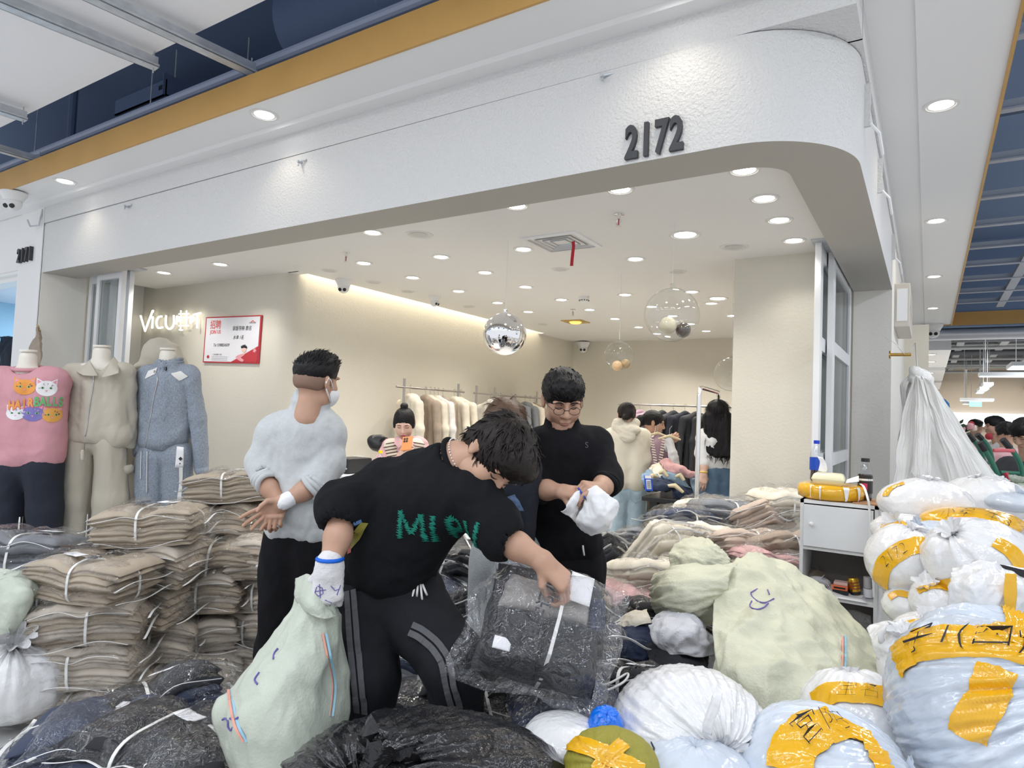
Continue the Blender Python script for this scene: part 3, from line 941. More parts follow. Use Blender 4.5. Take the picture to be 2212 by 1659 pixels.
for k,(px,d)in enumerate(((260,2.25),(420,2.3))):
 p=at(px,880,d);put('navy',k,(p.x,p.y,0.),.3*k,'navy bundle lying on the floor beneath the others at the lower left','navy bundles on the floor beneath',s=1.)
low('grey',0,55,1215,3.25,.1,'grey clothing bundle on top of the pile under the pink sweatshirt mannequin','grey and navy bundles by the mannequins',(-.15,.05),1.,.05)
low('navy',1,110,1275,3.2,.2,'navy bundle below the grey one by the mannequins','grey and navy bundles by the mannequins',(0,0),.8,.08)
for k in range(3):
 p=at(70,1215,3.3);put('grey',k,(p.x,p.y,.16*k),.2*k,'grey bundle under the pile by the pink sweatshirt mannequin, '+('lowest','middle','upper')[k]+' one','grey and navy bundles by the mannequins',s=.95)
# ---- the loose drift of dark bundles in the middle
r_=random.Random(5)
G2='dark clothing bundles strewn through the doorway'
drift=[('black',985,1190,3.9,.5,(.5,.2),'at the top of the drift right of the bending man\'s sleeve'),('mixed',960,1245,3.5,-.3,(-.5,.1),'with the printed mark, under the bending man\'s chest'),('black',1015,1235,3.5,.7,(-.3,.4),'left of the grey sweatpants'),('mixed',985,1300,3.3,.2,(.1,.2),'below the printed one, left of the grey sweatpants'),('black',1020,1330,3.1,1.2,(-.4,.3),'standing on edge left of the grey sweatpants'),('mixed',1000,1375,3.,-.2,(.1,-.1),'at knee height left of the grey sweatpants'),('black',1010,1440,2.9,.4,(0.,.1),'low beside the bending man\'s bent knee'),('mixed',880,1480,2.75,.3,(-.5,.2),'between the bending man\'s legs'),('black',930,1515,2.6,1.,(-.3,.2),'between the bending man\'s shins'),('mixed',700,1480,3.,.2,(.1,0),'behind the held sack'),('black',1320,1215,3.7,1.1,(-.6,.5),'standing on end right of the man in black'),('black',1355,1265,3.4,1.3,(-.5,.3),'leaning right of the man in black\'s trousers'),('mixed',1310,1300,3.2,.5,(-.3,.1),'below the leaning ones right of the man in black'),('black',1310,1350,3.,0.,(0.,.1),'flat beside the bundle in the hand'),('grey',1400,1195,4.2,.2,(-.2,.3),'behind the cream bundle, in the shop'),('mixed',1290,1400,2.8,.9,(-.2,.2),'half hidden behind the bundle in the hand'),('black',1110,1500,2.3,.1,(-.15,.05),'on the floor pile right of the bent knee'),('black',1190,1535,2.12,-.3,(-.1,.1),'with a white cord, below the bundle in the hand'),('black',1340,1440,2.5,.5,(-.5,.2),'crumpled, left of the dark jeans'),('black',1350,1510,2.2,-.4,(-.3,-.1),'crumpled, behind the round white sack'),('black',1260,1480,2.35,1.2,(-.2,.2),'under the bundle in the hand'),('mixed',1230,1570,1.95,.2,(.1,0.),'above the white plastic, near the blue bag'),('black',1400,1340,2.9,.4,(0,.2),'under the cream garments'),('black',1060,1560,2.2,.9,(0,0),'behind the black sack\'s shoulder')]
for k,(kd,px,py,d,yaw,tl,where)in enumerate(drift):
 low(kd,k,px,py,d,yaw,{'black':'black','mixed':'black and white','grey':'grey'}[kd]+' clothing bundle '+where,G2,tl,.95,.07)
for k in range(14):
 px=r_.uniform(880,1440);d=r_.uniform(2.2,3.9)
 p=at(px,900,d)
 put(('black','mixed','black')[k%3],k,(p.x,p.y,r_.uniform(0,.22)),r_.uniform(-1.5,1.5),'dark clothing bundle low in the drift, mostly covered by others','dark bundles low in the drift',(r_.uniform(-.2,.2),r_.uniform(-.2,.2)),1.)
# ---- pale and rose bundles at the right
G3='pale clothing bundles piled in front of the right pillar'
right=[('grey',1,1565,1112,4.25,.1,(-.1,.1),'large dark grey clothing bundle on top of the right pile'),('cream',0,1525,1105,4.5,.4,(-.1,0),'cream bundle peeking out behind the dark grey one'),('rose',0,1650,1125,4.15,.9,(-.5,.2),'rose beige bundle standing against the cabinet'),('rose',0,1600,1185,3.85,.3,(-.3,.1),'rose beige bundle with printed mark, below the dark grey one'),('rose',1,1680,1190,3.75,.6,(-.35,.15),'rose beige bundle with white label beside the cabinet'),('cream',0,1530,1165,3.95,-.2,(-.2,.1),'cream bundle with dark lettering left of the rose ones'),('cream',0,1690,1085,4.2,.2,(0,0),'cream bundle against the right pillar'),('cream',0,1445,1180,3.5,.8,(-.9,.1),'cream bundle with a pointed film corner'),('cream',0,1400,1250,3.15,.25,(-.2,.1),'cream bundle with black print right of the man in black'),('cream',1,1385,1310,3.,.1,(0,0),'open stack of pink and cream folded tops'),('cream',1,1650,1225,3.6,.2,(-.1,.1),'cream and pink bundle just above the draped sack'),('rose',1,1690,1260,3.5,.5,(0,.1),'rose beige bundle left of the open shelf'),('cream',0,1480,1240,3.3,1.2,(0,0),'cream bundle under the twisted sack neck'),('mixed',1,1470,1130,4.1,.4,(-.2,.1),'white and dark bundle by the stool')]
for kd,i,px,py,d,yaw,tl,lab in right:
 low(kd,i,px,py,d,yaw,lab,G3,tl,.98,.08)
for k in range(9):
 px=(1490,1590,1680)[k%3];d=(3.2,3.65,4.1)[(k//3)]
 p=at(px,900,d)
 for z in(0.,.2)if d<3.4 else(0.,.2,.4):
  put(('rose','cream','grey')[(k+int(z*10))%3],k,(p.x,p.y,z),.3*k,'clothing bundle low in the right pile, covered by others','bundles low in the right pile',(0,0),.95)
# ---- the bundle held up in the hand
hb=thing('clothing_bundle','','clothing bundle')
hp=at(1172,1352,1.92)
hx=(RH*.97+Vector((0,0,-.22))).normalized()
hz=(-FH*.8+Vector((0,0,.6))).normalized()
hy=hz.cross(hx).normalized();hz=hx.cross(hy)
hb.matrix_world=frame(hp-hz*.1,hx,hy,hz)
tag(hb,'clear bag of dark folded clothes hanging from the bending man\'s bare hand','clothing bundle')
Mh=frame(hp-hz*.1,hx,hy,hz)
for k,(x0,x1,y0,y1,z,th,cl)in enumerate(((-.17,.17,-.15,.15,.04,.07,'charcoal'),(-.165,.165,.09,.155,.1,.07,'charcoal'),(-.14,.13,.015,.115,.115,.085,'warm'),(-.16,-.005,-.15,.02,.105,.12,'black'),(0.,.165,-.155,.02,.105,.13,'black'),(.12,.175,0.,.12,.09,.09,'navy'))):
 V,F=pillow((x0,y0,z),(x1,y0,z),(x1,y1,z),(x0,y1,z),th,24,20,edge=.45,amp=.008,f=14,seed=200+k,wob=.014)
 link('garment',mesh(V,F),mat('warm_grey_cloth',(.36,.34,.32),.9,bump=.3,bscale=90)if cl=='warm' else CL[cl],hb,world=False)
V,F=pillow((.045,.065,.178),(.115,.06,.178),(.12,.15,.172),(.05,.155,.172),.002,8,8,wob=.004)
link('paper_label',mesh(V,F),M_paper,hb,world=False)
V,F=pillow((-.135,-.12,.172),(-.085,-.12,.172),(-.085,-.085,.172),(-.135,-.085,.172),.002,8,8,wob=.004,seed=3)
link('paper_label',mesh(V,F),M_paper,hb,world=False)
put_text('printed_mark','OEI字订几',Mh@Matrix.Translation((-.02,0.,.197))@Matrix.Rotation(PI/2-.12,4,'Z'),.05,M_ink,hb,bold=.0012).matrix_parent_inverse=Mh.inverted()
hand_grip=at(1203,1248,1.9)
pts=[Mh@Vector(p)for p in((.02,-.155,.05),(.02,-.15,.12),(.022,-.1,.185),(.03,0,.197),(.036,.09,.19))]+[hand_grip]+[Mh@Vector(p)for p in((.04,.17,.08),(.03,.165,.02),(.02,0.,-.005),(.02,-.15,0.),(.02,-.157,.045))]
MB().ribbon(pts,hx,.01,.003).build('strap',M_strap,hb).matrix_parent_inverse=Mh.inverted()
V,F=pillow((-.235,-.19,.085),(.215,-.21,.085),(.24,.17,.085),(-.2,.18,.085),.26,40,36,edge=.25,amp=.01,f=9,seed=9,flange=.035,wob=.05)
link('outer_bag',mesh(V,F),M_film2,hb,world=False)
# sacks and plastic bags
M_wbag=mat('white_bag_plastic',(.78,.78,.79),.24,bump=.45,bscale=20,bdist=.02,detail=3,coat=.3,spec=.5)
M_bbag=mat('bluish_white_bag_plastic',(.6,.66,.75),.22,bump=.4,bscale=14,bdist=.02,detail=3,coat=.35,var=.12,vscale=4)
M_kbag=mat('black_bag_plastic',(.014,.014,.016),.26,bump=.6,bscale=26,bdist=.02,coat=.25,spec=.45)
M_tape=mat('ochre_packing_tape',(.8,.43,.012),.16,bump=.25,bscale=30,bdist=.01,coat=.5,var=.05,vscale=10)
M_woven=mat('pale_green_woven_sack',(.6,.6,.46),.5,bump=.5,bscale=130,var=.1,vscale=7,bdist=.006)
M_canvas=mat('grey_green_sack',(.5,.54,.46),.6,bump=.4,bscale=120,var=.1,vscale=6,bdist=.006)
M_blue=mat('blue_bag_plastic',(0.,.17,.8),.2,bump=.5,bscale=50,coat=.5)
M_olive=mat('olive_sack',(.3,.27,.035),.6,bump=.4,bscale=80)
M_sred=mat('red_stripe',(.75,.35,.28),.6)
M_sblue=mat('blue_stripe',(.3,.52,.66),.6)
from mathutils.bvhtree import BVHTree
class Bag:
 "star-shaped sack: ellipsoid with pleats running to a knot, crumples, flattened base"
 def __init__(s,c,rad,knot,A=.1,th0=.9,cr=.02,seed=0,base=.8,pf=5.,axes=None):
  s.c=np.array(c,float);s.r=np.array(rad,float)
  s.k=np.array(Vector(knot).normalized());s.A,s.th0,s.cr,s.seed,s.base,s.pf=A,th0,cr,seed,base,pf
  ax=axes or(RH,FH,UP)
  s.M=np.array([np.array(a,float)for a in ax])
  a=Vector(s.k).orthogonal().normalized()
  s.a=np.array(a);s.b=np.cross(s.k,s.a)
 def surf(s,D,pleat=1.):
  D=np.asarray(D,float);D=D/np.linalg.norm(D,axis=1)[:,None]
  q=D@s.M.T
  r=1/np.sqrt(((q/s.r)**2).sum(1))
  ct=np.clip(D@s.k,-1,1);th=np.arccos(ct)
  x,y=D@s.a,D@s.b
  rr=np.maximum(np.sqrt(x*x+y*y),1e-6)
  u,v=x/rr,y/rr
  tw=th*.12
  cu,su=u*np.cos(tw)-v*np.sin(tw),u*np.sin(tw)+v*np.cos(tw)
  pl=fbm(np.stack([cu*s.pf*.5,su*s.pf*.5,th*.6+s.seed],1),1.,3,s.seed,ridge=True)
  pl=pl+.45*fbm(np.stack([cu*s.pf*1.3,su*s.pf*1.3,th*.5+s.seed+7],1),1.,2,s.seed+2,ridge=True)
  g=np.exp(-(th/s.th0)**1.5)
  m=1+s.A*pleat*pl*(g*1.+.12)
  m*=1-.16*np.exp(-(th/.22)**2)
  m+=s.cr*pleat*fbm(D*2.6+s.seed,1.,3,s.seed+9,ridge=True)
  P=D*(r*m)[:,None]
  zb=-s.r[2]*s.base
  P[:,2]=np.where(P[:,2]<zb,zb+(P[:,2]-zb)*.15,P[:,2])
  return s.c+P
 def mesh(s,nu=96,nv=64):
  th=PI*(np.linspace(.001,.999,nv))**1.15;ph=np.linspace(0,2*PI,nu,endpoint=False)
  T,Ph=np.meshgrid(th,ph,indexing='ij')
  D=np.cos(T)[...,None]*s.k+np.sin(T)[...,None]*(np.cos(Ph)[...,None]*s.a+np.sin(Ph)[...,None]*s.b)
  V=s.surf(D.reshape(-1,3))
  F=[]
  for i in range(nv-1):
   j=np.arange(nu);l=(j+1)%nu
   F.append(np.stack([i*nu+j,i*nu+nu+j,i*nu+nu+l,i*nu+l],1))
  return V,np.concatenate(F)
 def hit(s,px,py):
  v=CAMM@np.array([(px-CX)/FPX,(py-CY)/FPX,1.])
  o=(np.array([0,0,CAMH])-s.c)@s.M.T/s.r
  d=v@s.M.T/s.r
  a,b,c=d@d,2*o@d,o@o-1
  disc=b*b-4*a*c
  t=(-b-math.sqrt(max(disc,0)))/(2*a)
  p=np.array([0,0,CAMH])+v*t
  return p-s.c
def knot_tail(b,L=.08,w=.05,seed=0,M=None,parent=None,n=40,m=10,name='knot_tail',bend=(0,0,0)):
 base=b.surf(np.array([b.k]))[0]-b.k*.012
 V=[]
 for i in range(m):
  t=i/(m-1)
  r=.01+w*t**1.1
  c=base+b.k*L*t+np.array(bend)*t*t
  for j in range(n):
   p=2*PI*j/n
   rr=r*(1+.45*noise3(np.array([[math.cos(p)*3,math.sin(p)*3,t*.7+seed]]),seed)[0]*2)
   q=c+(b.a*math.cos(p)+b.b*math.sin(p))*rr+b.k*L*.35*t*noise3(np.array([[math.cos(p)*2+9,math.sin(p)*2,seed]]),seed)[0]
   V.append(q)
 F=[(i*n+j,i*n+(j+1)%n,i*n+n+(j+1)%n,i*n+n+j)for i in range(m-1)for j in range(n)]
 me=bpy.data.meshes.new(name);me.from_pydata([tuple(v)for v in V],[],F);me.update()
 return link(name,me,M,parent)
def tape(b,pix,w,parent,name='packing_tape',text=None,tsize=None,toff=0.,tlist=None,M=None,off=.007,spread=None):
 D=[Vector(b.hit(*p))for p in pix]
 Q=[]
 for i in range(len(D)-1):
  for k in range(12):
   t=k/12
   Q.append((D[i].lerp(D[i+1],t)))
 Q.append(D[-1])
 Q=np.array([tuple(q)for q in Q])
 for _ in range(3):
  Q[1:-1]=(Q[:-2]+2*Q[1:-1]+Q[2:])/4
 P=b.surf(Q,.5)
 T=np.gradient(P,axis=0);T/=np.linalg.norm(T,axis=1)[:,None]
 N=P-b.c;N/=np.linalg.norm(N,axis=1)[:,None]
 S=np.cross(N,T);S/=np.linalg.norm(S,axis=1)[:,None]
 cum=np.r_[0,np.cumsum(np.linalg.norm(np.diff(P,axis=0),axis=1))]
 def place(s,t,o):
  s=np.asarray(s);t=np.asarray(t)
  base=np.stack([np.interp(s,cum,P[:,i])for i in range(3)],1)
  sd=np.stack([np.interp(s,cum,S[:,i])for i in range(3)],1)
  q=base+sd*t[:,None]-b.c
  X=np.maximum.reduce([np.linalg.norm(b.surf(q,1.)-b.c,axis=1),np.linalg.norm(b.surf(q,.3)-b.c,axis=1)])
  d=q/np.linalg.norm(q,axis=1)[:,None]
  return b.c+d*(X+o)[:,None]
 ns,ntt=max(12,int(cum[-1]/.006)),15
 s_,t_=np.meshgrid(np.linspace(0,cum[-1],ns),np.linspace(-w/2,w/2,ntt),indexing='ij')
 edge=fbm(np.stack([s_.ravel()*30,np.sign(t_.ravel())*3,s_.ravel()*0],1),1,2,5)*w*.05*(np.abs(t_.ravel())/(w/2))**3
 V=place(s_.ravel(),t_.ravel()+edge,off)
 G=gridfaces(ns,ntt)
 o=link(name,mesh(V,G),M or M_tape,parent)
 if text:
  tv,tf=text_mesh(text,tsize or w*.7,-.0016,0,.25)
  tv=np.array([tuple(v)for v in tv])
  smid=cum[-1]*(.5+toff)
  Vt=place(np.clip(smid+tv[:,0],0,cum[-1]),-tv[:,1]*-1,off+.009)
  me=bpy.data.meshes.new('handwriting');me.from_pydata([tuple(v)for v in Vt],[],tf);me.update()
  link('handwriting',me,M_ink,parent,False)
 return o
def scribble(b,strokes,parent,M=None,r=.0022,off=.004,name='handwriting'):
 mb=MB()
 for st in strokes:
  D=np.array([b.hit(*p)for p in st])
  t=np.linspace(0,len(D)-1,len(D)*4)
  D=np.stack([np.interp(t,np.arange(len(D)),D[:,i])for i in range(3)],1)
  P=b.surf(D);n=P-b.c;n/=np.linalg.norm(n,axis=1)[:,None]
  mb.tube(P+n*off,r,5)
 o=mb.build(name,M or M_ink,parent,smooth=True)
 o['kind']='stuff'
 return o
def sack(name,lab,cat,px,py,d,rad,knot,M,A=.1,th0=.9,cr=.02,seed=0,base=.8,tail=None,group=None,pf=5,nu=96,nv=64,**kw):
 c=at(px,py,d)
 b=Bag(c,rad,knot,A,th0,cr,seed,base,pf)
 t=thing(name,lab,cat,(c.x,c.y,c.z-rad[2]*base),group)
 V,F=b.mesh(nu,nv)
 link('bag_body',mesh(V,F),M,t)
 if tail:knot_tail(b,tail[0],tail[1],seed,M,t,**kw)
 return b,t
TOC=-FH
GW='taped white plastic bags in the heap at the right'
b,t=sack('plastic_bag','largest white bag with two ochre tapes at the right edge','plastic bag',2126,1535,1.7,(.215,.22,.238),tuple(TOC*.62+RH*.42+UP*.52),M_bbag,.15,2.2,.025,3,.95,(.07,.06),GW,pf=11,nu=230,nv=80)
tape(b,[(1948,1440),(1985,1405),(2060,1392),(2140,1395),(2230,1420)],.105,t,text='子1(四)',tsize=.085,toff=.03)
tape(b,[(2150,1452),(2132,1510),(2100,1560),(2092,1590)],.075,t)
tape(b,[(2185,1330),(2192,1370),(2200,1420)],.05,t)
b,t=sack('plastic_bag','round white bag with ochre tape cross at the bottom edge, left of the largest bag','plastic bag',1768,1722,1.62,(.205,.21,.2),tuple(TOC*.35+RH*.95+UP*.35),M_bbag,.14,1.9,.025,8,.95,(.05,.05),GW,pf=9,nu=170,nv=60)
tape(b,[(1705,1670),(1715,1620),(1760,1580),(1812,1572)],.105,t,text='宮阿',tsize=.075,toff=.22)
tape(b,[(1790,1570),(1850,1598),(1885,1640),(1898,1680)],.045,t)
b,t=sack('plastic_bag','white bag with lettered ochre tape below the draped sack, left of the largest bag','plastic bag',1852,1565,1.95,(.165,.17,.145),tuple(UP*.9+FH*.4),M_wbag,.1,.9,.025,14,.95,(.03,.022),GW)
tape(b,[(1762,1520),(1800,1498),(1870,1500),(1945,1520)],.07,t,text='宝名',tsize=.055,toff=0.)
b,t=sack('plastic_bag','big glossy white sack with pleats gathered to a knot facing the camera','plastic bag',1487,1575,1.8,(.205,.19,.155),tuple(TOC*.86+RH*.18+UP*.12),M_wbag,.12,1.4,.025,21,.98,(.035,.035),None,pf=11,nu=210,nv=80)
V,F=pillow(*[at(x,y,1.585)for x,y in((1515,1580),(1535,1590),(1560,1500),(1543,1497))],.012,14,8,amp=.004,f=20,seed=4,wob=.01)
link('bag_tail',mesh(V,F),M_wbag,t)
b,t=sack('plastic_bag','bluish white bag with pen marks cut by the bottom edge below the pleated sack','plastic bag',1500,1690,1.6,(.15,.13,.095),tuple(UP),M_bbag,.08,.9,.03,25,.95)
scribble(b,[[(1404,1602),(1398,1615),(1402,1625),(1410,1622)],[(1412,1608),(1418,1620),(1416,1632),(1408,1640)],[(1415,1640),(1421,1650)]],t)
HEAP=[('white bag with broad ochre tape marked 2172 beside the cabinet',1950,1212,2.5,(.125,.14,.13),(.3,0,1),M_wbag,31,[([(1903,1262),(1912,1215),(1960,1182),(2012,1180)],.062,'2172',.05)]),('white bag with two ochre tapes at the right edge, above the carrier bag',2118,1215,2.3,(.18,.17,.145),(-.6,-.5,.7),M_wbag,33,[([(2148,1170),(2180,1190),(2205,1225)],.055,''),([(2035,1268),(2075,1262),(2110,1268)],.06,'2')]),('white bag on top of the heap next to the hanging white bags',1998,1088,2.95,(.195,.16,.105),(.1,0,1),M_wbag,35,[([(1915,1072),(1935,1050),(1955,1045)],.035,'')]),('flat white bag with ochre tape under the top bag beside the cabinet',1960,1150,2.8,(.135,.15,.075),(-.4,-.7,.4),M_wbag,37,[([(1905,1140),(1935,1132),(1990,1138)],.03,'')]),('small white bag with ochre tape low beside the cabinet',1950,1308,2.42,(.066,.08,.062),(.6,-.2,.5),M_wbag,39,[([(1922,1292),(1940,1282),(1965,1288)],.028,'')]),('second small white bag with ochre tape, right of the small one by the cabinet',2018,1300,2.3,(.075,.085,.075),(-.3,-.4,.8),M_wbag,41,[([(1985,1278),(2010,1268),(2045,1272)],.028,'')]),('clear greyish bag with dark contents under the pink paper',2025,1160,2.55,(.085,.09,.06),(-.8,-.3,.4),M_bbag,43,[]),('white bag in the gap below the small ones',2010,1375,2.15,(.11,.12,.07),(0,-.4,.9),M_wbag,45,[([(1960,1352),(2000,1345),(2040,1350)],.03,'')]),('translucent white bag hanging over the left of the largest bag',1950,1440,2.05,(.06,.1,.13),(0,-.3,1),M_wbag,47,[]),('white bag at the foot of the heap, behind the largest bag',2190,1330,2.15,(.16,.15,.12),(0,-.5,.8),M_wbag,49,[]),('white bag far behind the heap under the hanging bags',2130,1080,3.6,(.22,.2,.12),(-.4,0,1),M_wbag,51,[]),('pale blue bag behind the heap near the trolley',2185,1085,3.4,(.12,.15,.05),(.5,0,.6),M_bbag,53,[]),]
for lab,px,py,d,rad,kn,M,sd,tps in HEAP:
 b,t=sack('plastic_bag',lab,'plastic bag',px,py,d,rad,kn,M,.11,.9,.035,sd,.9,(.035,.03),GW,nu=72,nv=44)
 for tp in tps:
  tape(b,tp[0],tp[1],t,text=tp[2]or None,tsize=(tp[3]if len(tp)>3 else None),off=.004)
b,t=sack('tape_parcel','parcel wrapped all in ochre tape with black handwriting, under the pink paper','parcel',2098,1128,2.65,(.19,.15,.058),(1,0,0),M_tape,.05,.8,.03,57,.9)
tape(b,[(2025,1118),(2070,1106),(2130,1112),(2180,1140)],.075,t,text='小翠 本3',tsize=.06)
for k,(px,d,z,r)in enumerate(((1965,2.75,.16,.2),(2080,2.6,.18,.22),(2190,2.4,.2,.24),(2050,2.2,.15,.2),(1990,2.5,.5,.17),(2120,2.35,.55,.19),(2130,1.95,.25,.25),(1830,1.9,.2,.24),(1640,1.9,.2,.24),(1480,1.95,.22,.24),(1700,1.75,.35,.2),(2010,3.,.75,.18),(2140,3.2,.5,.25))):
 p=at(px,900,d)
 bb=Bag((p.x,p.y,z+.02),(r,r,z if z<.3 else r*.9),(.2,-.3,1),.1,.9,.03,60+k,.95)
 t=thing('plastic_bag','white plastic bag low in the heap at the right, covered by others','plastic bag',(p.x,p.y,0.),'white bags low in the heap at the right')
 V,F=bb.mesh(48,30);link('bag_body',mesh(V,F),M_wbag,t)
b,t=sack('plastic_bag','small bright blue plastic bag between the black sack and the pleated white sack','plastic bag',1308,1570,1.72,(.046,.05,.05),tuple(UP*.9+TOC*.4),M_blue,.12,.9,.03,71,.95,(.012,.014),nu=60,nv=40)
b,t=sack('woven_bag','olive cloth bag tied with ochre tape at the bottom edge','bag',1322,1655,1.5,(.105,.1,.075),tuple(TOC*.7+UP*.4-RH*.2),M_olive,.14,1.2,.02,73,.95,None)
tape(b,[(1240,1608),(1290,1622),(1330,1640),(1380,1668)],.035,t)
tape(b,[(1290,1665),(1320,1632),(1345,1610)],.028,t)
b,t=sack('plastic_bag','thin white bag lying flat right of the black sack','plastic bag',1215,1592,1.72,(.1,.11,.048),tuple(RH),M_wbag,.08,.9,.03,75,.9)
kb,kt=sack('refuse_sack','big black plastic sack with a twisted knot across the bottom of the photo','sack',935,1728,1.5,(.335,.21,.175),tuple(-RH*.62+TOC*.62+UP*.46),M_kbag,.16,1.3,.03,81,.98,None,None,pf=8,nu=190,nv=110)
for i,(dx,dz,L,w,sd)in enumerate(((.35,.9,.16,.055,1),(-.5,.75,.11,.05,2),(-.9,-.1,.12,.045,3),(.75,.55,.12,.035,4))):
 q=Bag(kb.c,kb.r,kb.k,seed=i)
 dirv=RH*dx+UP*dz+TOC*.25+FH*(.3 if i==0 else 0)
 kk=np.array(dirv.normalized())
 base=kb.surf(np.array([kb.k]))[0]-kb.k*.02
 q.a=np.array(Vector(kk).orthogonal().normalized());q.b=np.cross(kk,q.a)
 V=[]
 n,m=44,12
 for a in range(m):
  tt=a/(m-1)
  for j in range(n):
   ph=2*PI*j/n
   rr=(.018+w*tt**1.)*(1+1.1*noise3(np.array([[math.cos(ph)*2.6,math.sin(ph)*2.6,tt*.8+sd*5]]),sd)[0])
   e=L*tt*(1+.35*noise3(np.array([[math.cos(ph)*3,math.sin(ph)*3,sd*3.3]]),sd)[0])
   V.append(tuple(base+kk*e+(q.a*math.cos(ph)+q.b*math.sin(ph)*.6)*rr+np.array([0,0,-.06*tt*tt])))
 F=[(i2*n+j,i2*n+(j+1)%n,i2*n+n+(j+1)%n,i2*n+n+j)for i2 in range(m-1)for j in range(n)]
 me=bpy.data.meshes.new('knot_tail');me.from_pydata(V,[],F);me.update()
 link('knot_tail',me,M_kbag,kt)
p=at(930,900,1.55)
for k,(px,d,z)in enumerate(((760,1.75,.28),(1000,1.7,.27),(1180,1.75,.28),(1330,1.7,.26))):
 p=at(px,900,d)
 bb=Bag((p.x,p.y,z),(.24,.2,z),(.2,.3,1),.1,.9,.03,90+k,.95)
 t=thing('plastic_bag','white plastic bag under the black sack, out of sight','plastic bag',(p.x,p.y,0),'bags carrying the black sack')
 V,F=bb.mesh(40,26);link('bag_body',mesh(V,F),M_wbag,t)
# sheets through a grid of surveyed points
def catmull(P,n):
 P=np.asarray(P,float)
 m=len(P)
 Q=np.concatenate([[2*P[0]-P[1]],P,[2*P[-1]-P[-2]]])
 t=np.linspace(0,m-1,n);i=np.minimum(t.astype(int),m-2);f=(t-i)
 f=f.reshape((-1,)+(1,)*(P.ndim-1))
 a,b_,c,d=Q[i],Q[i+1],Q[i+2],Q[i+3]
 return .5*(2*b_+(c-a)*f+(2*a-5*b_+4*c-d)*f**2+(3*b_-a-3*c+d)*f**3)
def sheet(ctrl,nu=40,nv=40,th=.01,amp=.01,f=8,seed=0,wob=0.,stretch=(1,1,1),back=None,raw=False,uvf=None):
 "ctrl: rows of (px,py,d) or Vectors; closed thin body: front through the grid, back behind it"
 G=np.array([[tuple(q)if isinstance(q,Vector)else tuple(at(*q))for q in row]for row in ctrl])
 S=catmull(catmull(G,nu).transpose(1,0,2),nv).transpose(1,0,2)
 du=np.gradient(S,axis=0);dv=np.gradient(S,axis=1)
 N=np.cross(du,dv);N/=np.maximum(np.linalg.norm(N,axis=2),1e-9)[...,None]
 cam_v=np.array([0,0,CAMH])-S
 sg=np.sign((N*cam_v).sum(2).mean())or 1
 N*=sg
 P=S.reshape(-1,3);n=N.reshape(-1,3)
 if uvf is not None:
  U,W=np.meshgrid(np.linspace(0,1,nu),np.linspace(0,1,nv),indexing='ij')
  q=np.stack([U.ravel()*uvf[0],W.ravel()*uvf[1],np.full(nu*nv,seed*1.7)],1)
  d=fbm(q,1.,3,seed,ridge=True)
 else:
  d=fbm(P*np.array(stretch)+seed,f,3,seed,ridge=True)
 P=P+n*(d*amp)[:,None]
 if wob:
  P=P+np.stack([fbm(P+3.1*k,f*.7,2,seed+k)for k in range(3)],1)*wob
 if raw:return P,n
 u=np.linspace(0,1,nu)[:,None];v=np.linspace(0,1,nv)[None]
 e=np.minimum(np.minimum(u,1-u)*6,1)*np.minimum(np.minimum(v,1-v)*6,1)
 B=P-n*(th*(.12+.88*np.sqrt(e)).reshape(-1))[:,None]
 F=gridfaces(nu,nv)
 Nn=nu*nv
 per=[i*nv for i in range(nu)]+[(nu-1)*nv+j for j in range(1,nv)]+[i*nv+nv-1 for i in range(nu-2,-1,-1)]+[j for j in range(nv-2,0,-1)]
 per=np.array(per);nx=np.roll(per,-1)
 if sg<0:F=F[:,::-1]
 side=np.stack([per,per+Nn,nx+Nn,nx],1)
 if sg<0:side=side[:,::-1]
 return np.concatenate([P,B]),np.concatenate([F,F[:,::-1]+Nn,side])
def clothlike(name,lab,cat,ctrl,M,parts=None,**kw):
 V,F=sheet(ctrl,**kw)
 o=link(name,mesh(V,F),M)
 return tag(o,lab,cat)
def bvh_of(o):
 return BVHTree.FromPolygons([tuple(v.co)for v in o.data.vertices],[tuple(p.vertices)for p in o.data.polygons])
def drape(bv,pix,n,lift=.003):
 "points along a path, laid on a surface"
 out=[]
 o_=Vector((0,0,CAMH))
 for x,y in catmull(np.array([p[:2]for p in pix],float),n):
  d_=(at(x,y,1.)-o_).normalized()
  h_=bv.ray_cast(o_,d_)
  if h_[0]is not None:out.append(tuple(h_[0]-d_*lift))
 return out
def stripes(pix,parent,w=.008,gap=.011,mats=None,side=None,on=None):
 "woven colour line: two rows of short slanted threads along a path of points"
 Q=drape(bvh_of(on),pix,60)
 sd=Vector(side)if side else RH
 for k,M in enumerate(mats or(M_sred,M_sblue)):
  mb=MB()
  for i in range(len(Q)-1):
   a=Vector(Q[i])+sd*(k-.5)*gap-VIEW*.004
   b2=Vector(Q[i+1])+sd*(k-.5)*gap-VIEW*.004
   mb.ribbon([a-sd*w*.2,b2+sd*w*.2],sd,w,.002)
  mb.build('colour_stripe',M,parent)
t=thing('woven_sack','large pale green woven sack draped over the pile in front of the cabinet','sack',tuple(at(1700,1555,2.1)))
CT=[[(1558,1250,2.62),(1592,1212,2.72),(1660,1208,2.78),(1730,1250,2.75),(1800,1300,2.75)],[(1550,1310,2.42),(1610,1300,2.42),(1690,1310,2.42),(1780,1340,2.48),(1870,1375,2.55)],[(1545,1390,2.25),(1620,1390,2.2),(1710,1400,2.2),(1800,1420,2.25),(1912,1440,2.38)],[(1565,1470,2.14),(1640,1470,2.06),(1730,1480,2.06),(1810,1492,2.1),(1918,1500,2.25)],[(1612,1540,2.08),(1665,1548,2.),(1740,1552,2.),(1800,1545,2.04),(1895,1535,2.15)]]
